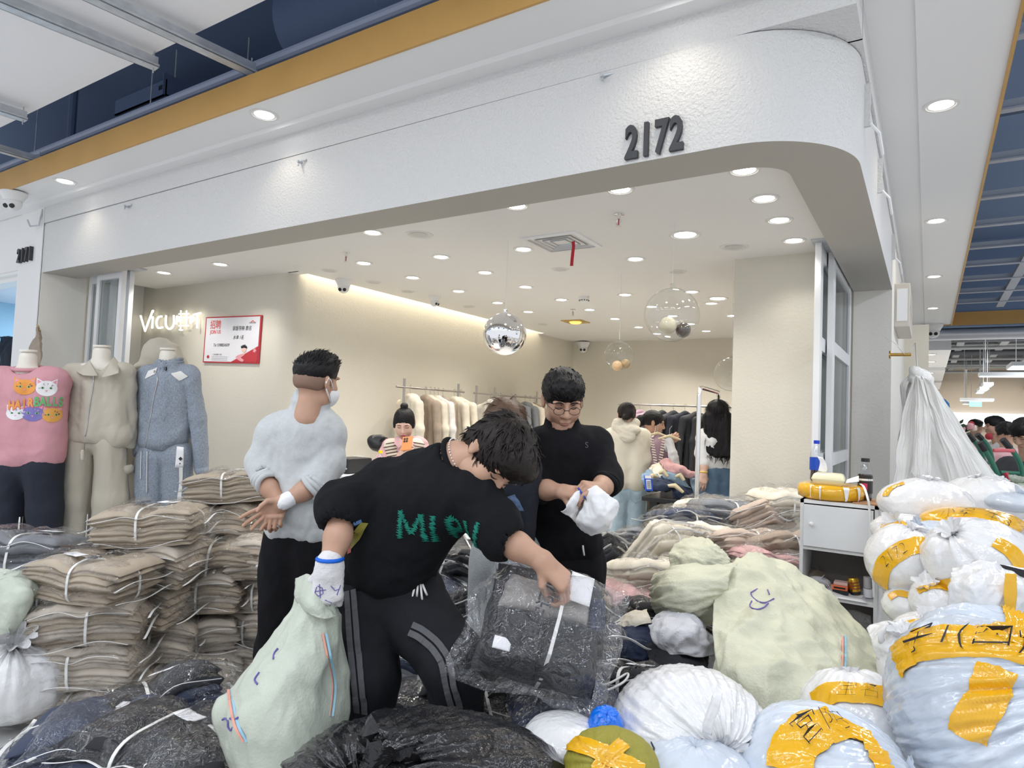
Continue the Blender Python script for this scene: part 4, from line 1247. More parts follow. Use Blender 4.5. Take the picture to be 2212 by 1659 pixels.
V,F=sheet(CT,100,90,.05,.042,5.5,3,.022,stretch=(1,1,.45))
body=link('sack_body',mesh(V,F),M_woven,t)
V,F=sheet([[(1555,1375,2.3),(1572,1390,2.26),(1590,1420,2.2)],[(1540,1450,2.22),(1560,1460,2.18),(1600,1480,2.12)],[(1528,1452,2.25),(1570,1515,2.15),(1625,1545,2.1)]],30,24,.02,.012,8,5,.006)
link('sack_flap',mesh(V,F),M_woven,t)
V,F=sheet([[(1592,1222,2.66),(1570,1258,2.5),(1562,1300,2.5),(1572,1325,2.6)],[(1530,1228,2.64),(1515,1262,2.44),(1512,1308,2.42),(1530,1345,2.55)],[(1460,1225,2.66),(1450,1262,2.5),(1450,1310,2.48),(1470,1350,2.6)],[(1415,1245,2.75),(1408,1272,2.68),(1414,1310,2.68),(1440,1335,2.75)]],60,50,.1,.024,9,7,.008,uvf=(2.,9.))
link('sack_neck',mesh(V,F),M_woven,t)
V,F=sheet([[(1455,1240,2.8),(1450,1195,2.9),(1480,1168,2.95),(1530,1165,2.95)],[(1490,1245,2.72),(1500,1205,2.75),(1525,1185,2.8),(1545,1180,2.85)],[(1560,1250,2.72),(1570,1225,2.75),(1575,1215,2.8),(1560,1195,2.88)]],40,40,.06,.018,10,9,.008,uvf=(3,5))
link('sack_mouth',mesh(V,F),M_woven,t)
stripes([(1822,1372,2.43),(1822,1420,2.24),(1820,1470,2.09),(1826,1515,2.05)],t,.007,.011,on=body)
mb=MB()
bv_=bvh_of(body)
for st in([(1622,1282),(1626,1290),(1640,1300),(1655,1301),(1672,1293)],[(1624,1298),(1620,1310),(1634,1316),(1650,1312),(1660,1303)],[(1622,1280),(1636,1272)],[(1658,1274),(1662,1284)]):
 mb.tube(drape(bv_,st,16),.0028,5)
mb.build('handwriting',mat('violet_ink',(.13,.1,.35),.5),t)['kind']='stuff'
t=thing('held_sack','pale woven sack with blue and red side stripes held open by the gloved hand','sack',tuple(at(610,1659,1.9)))
CT=[[(648,1268,1.99),(680,1262,1.93),(712,1300,1.93),(734,1322,1.99)],[(622,1335,1.97),(655,1335,1.9),(700,1335,1.9),(737,1345,1.98)],[(575,1410,1.95),(630,1415,1.84),(690,1420,1.85),(739,1420,1.97)],[(505,1485,1.93),(580,1490,1.79),(665,1495,1.8),(742,1490,1.95)],[(455,1535,1.9),(550,1560,1.75),(650,1560,1.76),(744,1545,1.93)],[(480,1600,1.88),(555,1625,1.74),(640,1620,1.75),(735,1600,1.93)],[(508,1672,1.87),(560,1680,1.75),(630,1680,1.76),(700,1670,1.93)]]
V,F=sheet(CT,110,70,.12,.03,6,21,.014,stretch=(1,1,.45))
body=link('sack_body',mesh(V,F),M_canvas,t)
V,F=sheet([[(640,1250,2.02),(668,1242,1.96),(690,1262,1.92),(700,1300,1.93)],[(638,1290,1.96),(662,1290,1.885),(690,1310,1.87),(718,1328,1.9)],[(650,1310,1.93),(672,1325,1.87),(700,1336,1.865),(726,1332,1.9)]],30,30,.012,.007,14,23,.004)
link('rolled_cuff',mesh(V,F),M_canvas,t)
stripes([(702,1368,1.862),(712,1420,1.842),(722,1480,1.835),(716,1545,1.8)],t,.006,.01,on=body)
stripes([(497,1478,1.9),(502,1520,1.84),(512,1565,1.81),(530,1600,1.765)],t,.006,.01,on=body)
mb=MB()
bv_=bvh_of(body)
for st in([(480,1555),(486,1552),(492,1558),(492,1570),(498,1578),(502,1572)],[(496,1552),(506,1554),(514,1550)],[(600,1400),(592,1412),(590,1424)],[(560,1452),(550,1468),(556,1478)]):
 q=drape(bv_,st,14)
 if len(q)>2:mb.tube(q,.0028,5)
mb.build('handwriting',mat('violet_ink',(.13,.1,.35),.5),t)['kind']='stuff'
o=clothlike('woven_sack','limp grey green sack at the left edge over the white bags','sack',[[(-20,1228,3.),(20,1230,2.95),(60,1245,2.95),(95,1262,3.)],[(-20,1270,2.9),(25,1278,2.85),(60,1282,2.85),(72,1290,2.95)],[(-20,1330,2.85),(15,1330,2.8),(45,1330,2.85),(55,1335,2.95)],[(-20,1375,2.85),(0,1370,2.82),(20,1366,2.85),(35,1350,2.95)]],M_canvas,nu=50,nv=40,th=.1,amp=.025,f=8,seed=31,wob=.012)
b,t=sack('plastic_bag','large white plastic bag on the floor at the left edge','plastic bag',30,1455,2.95,(.26,.24,.2),tuple(UP*.8+TOC*.5+RH*.3),M_wbag,.12,1.2,.035,33,.95,(.09,.05),pf=6,bend=(.05,0,0.))
b,t=sack('plastic_bag','white plastic bag with loose handles beside the tan bundles at the left','plastic bag',75,1345,3.15,(.12,.13,.14),tuple(UP),M_wbag,.14,1.2,.04,35,.95,(.1,.05),pf=5,bend=(.03,0,.03))
tag(MB().lathe([(.001,0),(.012,.001),(.014,.005),(.004,.009)],9,Matrix.Translation(atz(57,1552,.002))).build('yellow_scrap',mat('yellow_scrap',(.8,.6,.05),.6)),'tiny yellow scrap on the white floor at lower left','litter')
for i,(CTc,lab,sd)in enumerate((([[(1872,1358,2.2),(1905,1348,2.2),(1935,1348,2.2),(1962,1360,2.22)],[(1888,1395,2.1),(1915,1390,2.05),(1940,1392,2.05),(1960,1400,2.1)],[(1902,1432,2.08),(1920,1435,2.03),(1938,1432,2.03),(1950,1430,2.08)]],'white carrier bag with a hand hole right of the draped sack',41),([[(2062,1232,2.05),(2110,1218,2.),(2160,1218,2.),(2230,1238,2.)],[(2052,1270,1.98),(2110,1265,1.9),(2165,1265,1.9),(2230,1275,1.92)],[(2050,1325,1.98),(2110,1330,1.9),(2165,1332,1.9),(2230,1330,1.92)]],'white carrier bag with hand hole and ochre tape above the largest bag',43))):
 t=thing('carrier_bag',lab,'plastic bag',tuple(at(*CTc[2][1])))
 V,F=sheet(CTc,44,44,.05,.014,14,sd,.006)
 link('bag_body',mesh(V,F),M_wbag,t)
 if i==0:
  mb=MB().tube([at(x,y,2.06)for x,y in((1905,1388),(1902,1370),(1915,1356),(1940,1356),(1955,1372),(1948,1392))],.01,8)
  mb.build('handle',M_wbag,t,smooth=True)
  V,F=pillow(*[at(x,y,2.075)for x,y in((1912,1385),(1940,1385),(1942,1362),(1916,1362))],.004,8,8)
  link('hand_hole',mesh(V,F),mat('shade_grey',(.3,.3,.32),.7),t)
 else:
  V,F=sheet([[(2170,1238,1.885),(2195,1240,1.885)],[(2168,1285,1.875),(2196,1288,1.875)],[(2172,1325,1.875),(2192,1328,1.875)]],20,10,.003,.003,14,3)
  link('packing_tape',mesh(V,F),M_tape,t)
t=tag(link('pink_paper',mesh(*pillow(*[at(*q)for q in((2045,1118,2.42),(2152,1118,2.62),(2178,1162,2.45),(2066,1148,2.3))],.004,16,12,amp=.003,wob=.01)),mat('pink_paper',(.8,.55,.74),.7)),'pink sheet of paper on the tape parcel','paper')
t=thing('pen','black ballpoint pen lying on the pink paper','pen',tuple(at(2125,1145,2.36)))
a,c2=Vector(at(2088,1132,2.385)),Vector(at(2160,1160,2.4))
MB().tube([a,a.lerp(c2,.6)],.0055,8).build('cap',M_dark,t,smooth='auto')
MB().tube([a.lerp(c2,.6),a.lerp(c2,.92),c2],[.005,.005,.001],8).build('barrel',M_ink,t,smooth='auto')
MB().tube([a.lerp(c2,.05)+Vector((0,0,.007)),a.lerp(c2,.35)+Vector((0,0,.008))],.0015,6).build('clip',M_chrome,t)
t=thing('box_cutter','dark knife lying on the ochre taped bag at the right edge','knife',tuple(at(2170,1222,2.1)))
a,c2=Vector(at(2125,1218,2.02)),Vector(at(2215,1240,1.95))
MB().tube([a,a.lerp(c2,.5),c2],[.008,.012,.012],6).build('handle',M_dark,t)
MB().ribbon([a.lerp(c2,-.3),a],Vector((0,0,1)),.012,.002).build('blade',M_chrome,t)
G5='loose garments on the pile'
cl=[('loose_jeans','dark blue jeans crumpled left of the grey white hoodie','jeans',[[(1290,1365,2.6),(1340,1345,2.6),(1400,1342,2.6),(1425,1360,2.55)],[(1300,1395,2.5),(1350,1385,2.45),(1400,1380,2.45),(1420,1395,2.45)],[(1300,1420,2.5),(1350,1420,2.42),(1390,1425,2.42),(1410,1425,2.42)]],mat('dark_denim',(.018,.028,.065),.8,bump=.3,bscale=120),.06,.022,51),('loose_hoodie','light grey hoodie rolled up under the twisted sack neck','hoodie',[[(1412,1345,2.5),(1440,1325,2.5),(1490,1330,2.5),(1520,1350,2.5)],[(1412,1380,2.4),(1450,1365,2.34),(1495,1360,2.34),(1540,1385,2.4)],[(1440,1405,2.38),(1470,1415,2.32),(1510,1420,2.32),(1545,1410,2.38)]],mat('light_grey_fleece',(.62,.62,.65),.9,bump=.3,bscale=150),.09,.034,52),('loose_trousers','black cloth crumpled below the grey hoodie','trousers',[[(1395,1395,2.45),(1430,1385,2.45),(1480,1400,2.42),(1530,1420,2.4)],[(1400,1425,2.36),(1440,1425,2.32),(1490,1430,2.32),(1530,1440,2.34)],[(1410,1455,2.34),(1450,1460,2.28),(1490,1462,2.28),(1525,1465,2.3)]],CL['black'],.07,.024,53),('loose_blouse','cream cloth corner lying on the dark jeans','blouse',[[(1325,1345,2.62),(1360,1325,2.62),(1400,1318,2.6)],[(1340,1352,2.55),(1375,1340,2.52),(1405,1335,2.52)],[(1360,1358,2.52),(1385,1352,2.5),(1410,1350,2.5)]],CL['cream'],.02,.012,54)]
for nm,lab,cat,ct,M,th,amp,sd in cl:
 clothlike(nm,lab,cat,ct,M,nu=48,nv=44,th=th,amp=amp,f=11,seed=sd,wob=.014)
t=tag(MB().tube(catmull([tuple(at(*q))for q in((1250,1482,2.12),(1310,1478,2.08),(1355,1455,2.12),(1345,1475,2.06),(1290,1500,2.02),(1240,1515,2.02),(1200,1545,2.))],50).tolist(),.004,6).build('white_cord',M_strap,smooth=True),'white cord looping over the dark bundles below the held bag','cord')
# the small cabinet and what stands on and in it
YC=3.55
cl_,cr_=aty(1729,1078,YC),aty(1898,1090,YC)
X0,X1=cl_.x,cr_.x
ZTOP=cl_.z
DEP=.3
t=thing('cabinet','narrow white cabinet with a door and an open shelf in front of the side opening','cabinet',((X0+X1)/2,YC+DEP/2,0))
M_lam=mat('white_laminate',(.72,.72,.72),.3)
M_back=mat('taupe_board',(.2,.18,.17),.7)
w=.016
zd0=aty(1733,1178,YC).z
zs0=aty(1745,1282,YC).z
MB().box(X0,X0+w,YC,YC+DEP,0,ZTOP).build('side_panel',M_lam,t)
MB().box(X1-w,X1,YC,YC+DEP,0,ZTOP).build('side_panel',M_lam,t)
MB().box(X0,X1,YC,YC+DEP,ZTOP-w,ZTOP).build('top_panel',M_lam,t)
for z in(zd0,zs0,.3,.03):
 MB().box(X0+w,X1-w,YC+.002,YC+DEP-.008,z-w,z).build('shelf',M_lam,t)
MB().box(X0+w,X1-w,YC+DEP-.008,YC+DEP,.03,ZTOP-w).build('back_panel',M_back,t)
d=MB().box(X0+w+.002,X1-w-.004,YC-.012,YC+.003,zd0+.003,ZTOP-w-.006).build('door',mat('glossy_white_door',(.74,.75,.76),.15,var=.03,vscale=6),t,bevel=.001)
MB().lathe([(.004,0),(.004,.012),(.01,.018),(.01,.024),(.004,.028)],14,frame((X0+.055,YC-.012,zd0+.115),(1,0,0),(0,0,1),(0,-1,0))).build('knob',M_white,d,smooth='auto')
MB().box(X0+.23,X1+.004,YC+.01,YC+DEP,ZTOP,ZTOP+.006).build('brown_mat',mat('kraft_board',(.36,.2,.1),.8),t)
cx=aty(1793,1060,YC+.13);R_=.155
t=thing('tape_coil','round coil of strapping wrapped in ochre tape on the cabinet','coil',(cx.x,YC+.145,ZTOP))
Mx=Matrix.Translation((cx.x,YC+.145,ZTOP))
prof=[(.05,.004),(.13,.002),(.15,.012),(.156,.04),(.15,.068),(.13,.078),(.06,.076),(.05,.07),(.05,.01),(.05,.004)]
V,F=[],[]
n=72
for i,(r,z)in enumerate(prof):
 for j in range(n):
  a=2*PI*j/n
  rr=r+.004*noise3(np.array([[math.cos(a)*4,math.sin(a)*4,z*30]]),3)[0]
  V.append(Mx@Vector((rr*math.cos(a),rr*math.sin(a),z)))
F=[(i*n+j,i*n+(j+1)%n,i*n+n+(j+1)%n,i*n+n+j)for i in range(len(prof)-1)for j in range(n)]
MB().add(V,F).build('coil_body',M_tape,t,smooth=True)
for k,(a,wd)in enumerate(((-1.,.1),(-1.75,.035),(-2.05,.02),(-.55,.07))):
 pts=[]
 V=[]
 for i in range(7):
  z=.006+.068*i/6
  for sgn in(-1,1):
   aa=a+sgn*wd*(.25+.75*i/6)
   r=.1595 if 1<=i<=5 else .153
   V.append(Mx@Vector((r*math.cos(aa),r*math.sin(aa),z)))
 MB().add(V,[(2*i,2*i+1,2*i+3,2*i+2)for i in range(6)]).build('bare_strap_gap',M_strap,t)
a=aty(1858,1045,YC+.06)
P=[a,aty(1866,1052,YC+.02),aty(1874,1075,YC-.02),aty(1878,1100,YC-.02),aty(1880,1180,YC-.016),aty(1884,1220,YC-.016),aty(1888,1290,YC-.014)]
tag(MB().ribbon(catmull([tuple(p)for p in P],30).tolist(),Vector((1,0,0)),.01,.002).build('strap_tail',M_strap),'loose white strapping hanging over the cabinet door','strap')
def bottle(name,lab,p,prof,M,cap,zl,Ml,liquid,extra=None):
 t=thing(name,lab,'bottle',tuple(p))
 Mx=Matrix.Translation(Vector(p))
 MB().lathe(prof,24,Mx).build('bottle_body',M,t,smooth='auto')
 top=prof[-1]
 MB().lathe([(top[0]+.003,top[1]-.004),(top[0]+.003,top[1]+.014),(.002,top[1]+.015)],18,Mx).build('cap',cap,t,smooth='auto')
 rl=[q for q in prof if zl[0]<=q[1]<=zl[1]]
 r=max(q[0]for q in prof)+.0012
 MB().lathe([(r,zl[0]),(r,zl[1])],24,Mx,caps=False).build('label',Ml,t,smooth=True)
 if liquid:
  zt,Mq=liquid
  pr=[(max(q[0]-.002,.001),q[1]+.002)for q in prof if q[1]<zt]
  pr.append((pr[-1][0],zt));pr.append((.001,zt))
  MB().lathe(pr,20,Mx).build('drink',Mq,t,smooth='auto')
 return t
M_pet=film('clear_pet',(.93,.95,.96),.1,.05,12,.15,.004)
M_cola=mat('cola',(.035,.012,.008),.1)
pb=aty(1763,1030,YC+.2)
bottle('drink_bottle','cola bottle with a blue cap and blue label on the tape coil',(pb.x,YC+.2,ZTOP+.078),[(.001,0),(.026,0.),(.031,.012),(.029,.05),(.031,.09),(.032,.12),(.028,.155),(.014,.185),(.012,.2)],M_pet,mat('blue_cap',(.01,.05,.55),.3),(.06,.125),mat('blue_label',(.01,.07,.5),.35),(.065,M_cola))
pb=aty(1868,1070,YC+.18)
tb=bottle('drink_bottle','dark tea bottle with a black cap and black label on the cabinet',(pb.x,YC+.19,ZTOP+.006),[(.001,0),(.03,0.),(.033,.008),(.032,.06),(.033,.1),(.033,.14),(.028,.165),(.017,.185),(.017,.195)],M_pet,M_dark,(.035,.125),mat('black_label',(.02,.015,.015),.4),(.13,M_cola))
Mx=Matrix.Translation((pb.x,YC+.19,ZTOP+.006))
MB().lathe([(.0345,.098),(.0345,.108)],20,Mx,caps=False).build('label_band',M_strap,tb)
V=[Mx@Vector((.0348*math.cos(a),.0348*math.sin(a),z))for z in(.05,.085)for a in(-2.,-1.6,-1.2)]
MB().add(V,[(0,1,4,3),(1,2,5,4)]).build('label_emblem',mat('magenta_emblem',(.6,.03,.12),.4),tb)
pt_=aty(1790,1045,YC+.055)
t=thing('tissue_pack','pale yellow pack of tissues with one pulled up, on the tape coil','tissue pack',(pt_.x,YC+.06,ZTOP+.078))
V,F=pillow((pt_.x-.075,YC+.015,ZTOP+.105),(pt_.x+.075,YC+.015,ZTOP+.105),(pt_.x+.07,YC+.115,ZTOP+.108),(pt_.x-.07,YC+.115,ZTOP+.108),.052,18,12,edge=.25,amp=.004,f=24,seed=3)
link('pack',mesh(V,F),mat('pale_yellow_wrap',(.86,.8,.52),.3,coat=.4),t)
V,F=sheet([[aty(1768,1018,YC+.07),aty(1785,1020,YC+.06)],[aty(1772,1000,YC+.07),aty(1788,1010,YC+.05)],[aty(1766,985,YC+.08),aty(1778,988,YC+.06)]],14,10,.003,.006,24,3,.004)
link('tissue',mesh(V,F),M_paper,t)
V,F=pillow(*[aty(x,y,YC+q)for x,y,q in((1826,1044,.03),(1856,1040,.04),(1856,1028,.08),(1830,1036,.09))],.002,8,6,wob=.006,seed=6)
tag(link('paper_scrap',mesh(V,F),M_paper),'curled white paper scrap beside the tissue pack','paper')
zs=zs0
t=thing('paper_roll','loosely rolled strip of white labels on the open shelf','label roll',(X0+.09,YC+.08,zs))
pts=[]
for i in range(120):
 a=i/120*2*PI*5.5
 r=.01+.03*i/120
 pts.append((X0+.075+r*1.5*math.cos(a),YC+.09,zs+.034+r*.75*math.sin(a)))
MB().ribbon(pts,Vector((0,1,0.)),.09,.0012).build('roll',M_paper,t)
pts=[(X0+.12,YC+.08,zs+.03),(X0+.17,YC+.07,zs+.016),(X0+.22,YC+.06,zs+.006),(X0+.27,YC+.05,zs+.004)]
MB().ribbon(pts,Vector((0,1,.2)),.09,.0015).ribbon([(X0+.07,YC+.1,zs+.055),(X0+.09,YC+.1,zs+.066),(X0+.1,YC+.1,zs+.078)],Vector((0,1,0)),.06,.001).build('loose_end',M_paper,t)
V,F=pillow((X0+.02,YC-.01,zs+.004),(X0+.3,YC-.012,zs+.004),(X0+.28,YC+.14,zs+.004),(X0+.03,YC+.12,zs+.004),.004,14,10,amp=.002,seed=8)
tag(link('loose_labels',mesh(V,F),M_paper),'flat white label sheets spread along the open shelf edge','paper')
t=thing('tape_dispenser','orange and black box shaped dispenser on the open shelf','dispenser',(X0+.18,YC+.09,zs))
MB().box(X0+.145,X0+.215,YC+.05,YC+.12,zs+.008,zs+.03).build('base',M_dark,t,bevel=.003)
MB().box(X0+.143,X0+.212,YC+.045,YC+.12,zs+.03,zs+.052).build('body',mat('orange_plastic',(.75,.16,.05),.4),t,bevel=.003)
MB().box(X0+.152,X0+.203,YC+.044,YC+.046,zs+.037,zs+.045).build('slot',M_dark,t)
MB().box(X0+.15,X0+.21,YC+.055,YC+.11,zs+.052,zs+.066).build('label_block',mat('rose_paper',(.72,.5,.46),.6),t,bevel=.002)
t=thing('drink_can','gold drink can tilted on the open shelf','can',(X0+.245,YC+.1,zs))
Mx=Matrix.Translation((X0+.243,YC+.1,zs+.008))@Matrix.Rotation(-.18,4,'Y')
MB().lathe([(.001,0.),(.022,0),(.026,.006),(.026,.072),(.022,.082),(.001,.08)],24,Mx).build('can_body',mat('gold_can',(.7,.42,.05),.22,.85),t,smooth='auto')
MB().lathe([(.0265,.004),(.0265,.018)],24,Mx,caps=False).build('base_band',M_dark,t)
for k in range(3):
 MB().lathe([(.0264,.03+.014*k),(.0264,.036+.014*k)],24,Mx,caps=False).build('printed_band',mat('dark_red_print',(.3,.06,.02),.4),t)
t=thing('paper_tube','white paper tube and roll at the right of the open shelf','roll',(X1-.045,YC+.13,zs))
MB().lathe([(.012,0),(.024,0),(.024,.04),(.012,.04),(.012,0)],20,Matrix.Translation((X1-.045,YC+.12,zs+.004)),caps=False).build('roll',M_paper,t,smooth='auto')
MB().lathe([(.008,0),(.018,0),(.018,.052),(.008,.052),(.008,0)],20,Matrix.Translation((X1-.05,YC+.125,zs+.046)),caps=False).build('tube',mat('grey_card',(.55,.53,.52),.7),t,smooth='auto')
V,F=pillow((X0+.18,YC-.01,zs0-.04),(X1-.02,YC-.01,zs0-.05),(X1-.02,YC+.02,.3),(X0+.16,YC+.02,.3),.05,20,20,amp=.02,f=16,wob=.02)
tag(link('film_scrap',mesh(V,F),M_film2),'crumpled clear film stuffed in the lowest cabinet shelf','film')
# people
M_skin=mat('skin',(.5,.295,.205),.5,bump=.12,bscale=220,var=.06,vscale=18,bdist=.002,sss=.08)
M_skinp=mat('pale_skin',(.68,.45,.36),.5,var=.05,vscale=18,sss=.08)
M_hair=mat('black_hair',(.008,.007,.008),.45,bump=.5,bscale=160,bdist=.004,spec=.25)
M_hairb=mat('brown_hair',(.085,.042,.022),.38,bump=.5,bscale=160,bdist=.004)
M_hairg=mat('dark_brown_hair',(.014,.01,.009),.45,bump=.5,bscale=160,bdist=.004,spec=.25)
M_lash=mat('lash_dark',(.012,.008,.008),.6)
M_lip=mat('lip',(.42,.19,.155),.5)
M_fade=mat('cropped_hair',(.24,.145,.105),.7)
def ortho(f,u):
 f,u=Vector(f).normalized(),Vector(u).normalized()
 u=(u-f*u.dot(f)).normalized()
 return f.cross(u),f,u
def _headprims(female=False):
 j=.92 if female else 1.
 add=[E((0,-.012,.03),(.076,.094,.085)),E((0,.03,-.03),(.06*j,.06,.078)),E((0,.058,-.095),(.024*j,.022,.02)),E((-.038,.052,-.028),(.026,.028,.03)),E((.038,.052,-.028),(.026,.028,.03)),E((-.048*j,.012,-.068),(.018,.03,.028)),E((.048*j,.012,-.068),(.018,.03,.028)),E((-.03,.08,.024),(.028,.012,.009),k=.012),E((.03,.08,.024),(.028,.012,.009),k=.012),C((0,.084,.016),(0,.103,-.026),.008,.0115,k=.012),E((0,.1,-.03),(.013,.013,.01),k=.008),E((-.013,.09,-.033),(.009,.01,.008),k=.006),E((.013,.09,-.033),(.009,.01,.008),k=.006),E((0,.083,-.06),(.022,.011,.006),k=.007),E((0,.081,-.07),(.018,.011,.007),k=.007),C((0,-.022,-.05),(0,-.04,-.16),.052*j,.056*j,k=.03)]
 for s in(-1,1):
  add+=[E((s*.03,.071,.004),(.0155,.015,.0125),k=.005),E((s*.079,-.012,0.),(.008,.019,.03),np.array([[1,.35*s,0],[-.35*s,1,0],[0,0,1]])/1.06*1.,k=.006),E((s*.078,-.006,-.026),(.007,.01,.012),k=.006)]
 sub=[E((-.032,.094,.004),(.02,.016,.014),k=.012),E((.032,.094,.004),(.02,.016,.014),k=.012)]
 return sdf(add,.0042,.02,sub)
HEADS={False:_headprims(False),True:_headprims(True)}
_hb={g:BVHTree.FromPolygons([tuple(v)for v in HEADS[g][0]],[tuple(int(i)for i in f)for f in HEADS[g][1]])for g in HEADS}
def on_face(g,x,z,lift=.001):
 h=_hb[g].ray_cast(Vector((x,.3,z)),Vector((0,-1,0)))
 p=h[0]if h[0]else Vector((x,.09,z))
 return p+Vector((0,lift,0))
def tufts(V,F,n,L,r,comb,seed,keep=None,lift=.3):
 "locks of hair: thin tapered blades rooted on the hair mass"
 rr=np.random.RandomState(seed)
 N=vnormals(V,F)
 ids=rr.randint(0,len(V),n*3)
 if keep is not None:ids=[i for i in ids if keep(V[i])]
 OV,OF=[],[]
 for i in ids[:n]:
  p,nn=V[i],N[i]
  d=np.array(comb(p));d=d-nn*(d@nn);d=d/(np.linalg.norm(d)+1e-9)+nn*lift+rr.normal(0,.22,3)
  d/=np.linalg.norm(d)
  sd=np.cross(d,nn);sd/=np.linalg.norm(sd)+1e-9
  l=L*rr.uniform(.6,1.2);w=r*rr.uniform(.6,1.3)
  b=len(OV)
  for t in(0,.35,.7,1.):
   c=p-nn*.004+d*l*t-nn*(l*.38*t*t)
   ww=w*(1-t)**.7+.0003
   OV+=[c+sd*ww,c-sd*ww,c+nn*ww*.7]
  for q in range(3):
   o=b+q*3
   for a,e in((0,1),(1,2),(2,0)):
    OF.append((o+a,o+e,o+3+e,o+3+a))
 return np.array(OV),np.array(OF)
def make_hair(style,seed):
 "in the head's own frame: x right, y forward, z up"
 top=E((0,-.014,.04),(.084,.102,.086))
 face=E((0,.135,-.03),(.1,.085,.1),k=.015)
 ps,sub,clip=[top],[face],[]
 comb=lambda p:(p[0]*.5,-.3,-1)
 nt,L,r,lift=260,.035,.0035,.3
 keep=None
 if style=='fade':
  ps=[E((0,-.012,.052),(.083,.102,.078)),E((0,.02,.085),(.07,.08,.055))]
  sub=[E((0,.155,-.01),(.1,.085,.085),k=.01),E((0,-.02,-.075),(.2,.2,.085),k=.01),E((-.09,0.,-.03),(.03,.035,.06),k=.01),E((.09,0.,-.03),(.03,.035,.06),k=.01)]
  comb=lambda p:(p[0]*.4,.5,.55);L,nt,lift=.032,420,.75
  keep=lambda p:p[2]>.07
 elif style=='mop':
  ps=[E((0,-.014,.045),(.096,.112,.096)),E((0,.055,.075),(.082,.062,.05)),E((0,-.06,-.01),(.078,.055,.06))]
  sub=[E((0,.138,-.045),(.115,.085,.088),k=.01),E((-.095,.005,-.035),(.03,.032,.045),k=.01),E((.095,.005,-.035),(.03,.032,.045),k=.01)]
  comb=lambda p:(p[0]*.6,.75 if p[1]>-.05 else-.2,-.75);L,nt,r=.044,1500,.0046;lift=.24;keep=lambda p:p[1]<.062
 elif style=='crop':
  ps=[E((0,-.012,.046),(.086,.104,.086)),E((0,.055,.07),(.07,.045,.042))]
  sub=[E((0,.14,-.038),(.11,.085,.082),k=.006),E((0,-.04,-.085),(.2,.2,.07),k=.01),E((-.095,.012,-.03),(.03,.035,.05),k=.008),E((.095,.012,-.03),(.03,.035,.05),k=.008)]
  comb=lambda p:(p[0]*.2,.8,-.35);L,nt,r=.026,1500,.0036;lift=.3
 elif style=='bun':
  ps=[E((0,-.014,.036),(.08,.098,.086)),E((0,-.03,.135),(.03,.03,.024),k=.012),E((-.07,.01,-.01),(.014,.03,.045)),E((.07,.01,-.01),(.014,.03,.045))]
  sub=[E((0,.142,-.02),(.092,.085,.088),k=.01),E((0,-.02,-.11),(.2,.2,.085),k=.012)]
  nt=60
  comb=lambda p:(0,-.6,.8);lift=.05;L=.03
 elif style=='claw':
  ps=[E((0,-.014,.036),(.084,.102,.088)),E((.01,-.1,.01),(.045,.035,.045)),E((-.02,-.105,-.035),(.035,.028,.03)),E((0.,-.085,.07),(.05,.04,.04))]
  sub=[E((0,.142,-.02),(.092,.085,.1),k=.01),E((0,-0.,-.13),(.2,.2,.085),k=.02)]
  comb=lambda p:(.4,-.4,-.8);nt,lift=200,.08
 elif style=='lowbun':
  ps=[E((0,-.014,.036),(.084,.102,.088)),E((0,-.125,-.01),(.05,.045,.048),k=.01),E((0,-.13,.02),(.035,.035,.035))]
  sub=[E((0,.135,-.025),(.1,.08,.095),k=.01),E((0,.01,-.14),(.2,.12,.085),k=.02)]
  comb=lambda p:(0,-1,-.2);nt,lift=160,.08
 elif style=='long':
  ps=[E((0,-.014,.036),(.088,.106,.09))]
  for x in(-.065,-.04,-.01,.02,.05,.07):
   ps.append(C((x,-.055,-.02),(x*1.25+.01,-.085,-.33+.05*abs(x)*10*(1 if x<0 else .5)),.045,.02,k=.02))
  sub=[E((0,.142,-.05),(.092,.085,.14),k=.01)]
  comb=lambda p:(0,0,-1);nt,L,lift=420,.1,.05
 elif style=='shoulder':
  ps=[E((0,-.014,.036),(.088,.106,.09)),E((-.06,-.03,-.07),(.045,.06,.1)),E((.06,-.03,-.07),(.045,.06,.1)),E((0,-.07,-.07),(.08,.04,.1))]
  comb=lambda p:(p[0],-.1,-1);nt,L=300,.08
  lift=.08
 V,F=sdf(ps,.0055 if style in('mop','crop','fade')else .007,.02,sub)
 N=vnormals(V,F)
 cb=np.array([comb(p)for p in V],float);cb/=np.linalg.norm(cb,axis=1)[:,None]
 sd=np.cross(cb,N)
 q=V+cb*0
 along=(V*cb).sum(1)
 V=V+N*(fbm((V-cb*along[:,None]*.85)*1.+seed,62,2,seed,ridge=True)*.0042)[:,None]
 TV,TF=tufts(V,F,nt,L,r,comb,seed,keep,lift)
 return V,F,TV,TF
def xf(V,Mx):
 A=np.array(Mx)
 return np.asarray(V)@A[:3,:3].T+A[:3,3]
def join(parts):
 Vs,Fs,o=[],[],0
 for V,F in parts:
  Vs.append(V);Fs.append(F+o);o+=len(V)
 return np.concatenate(Vs),np.concatenate(Fs)
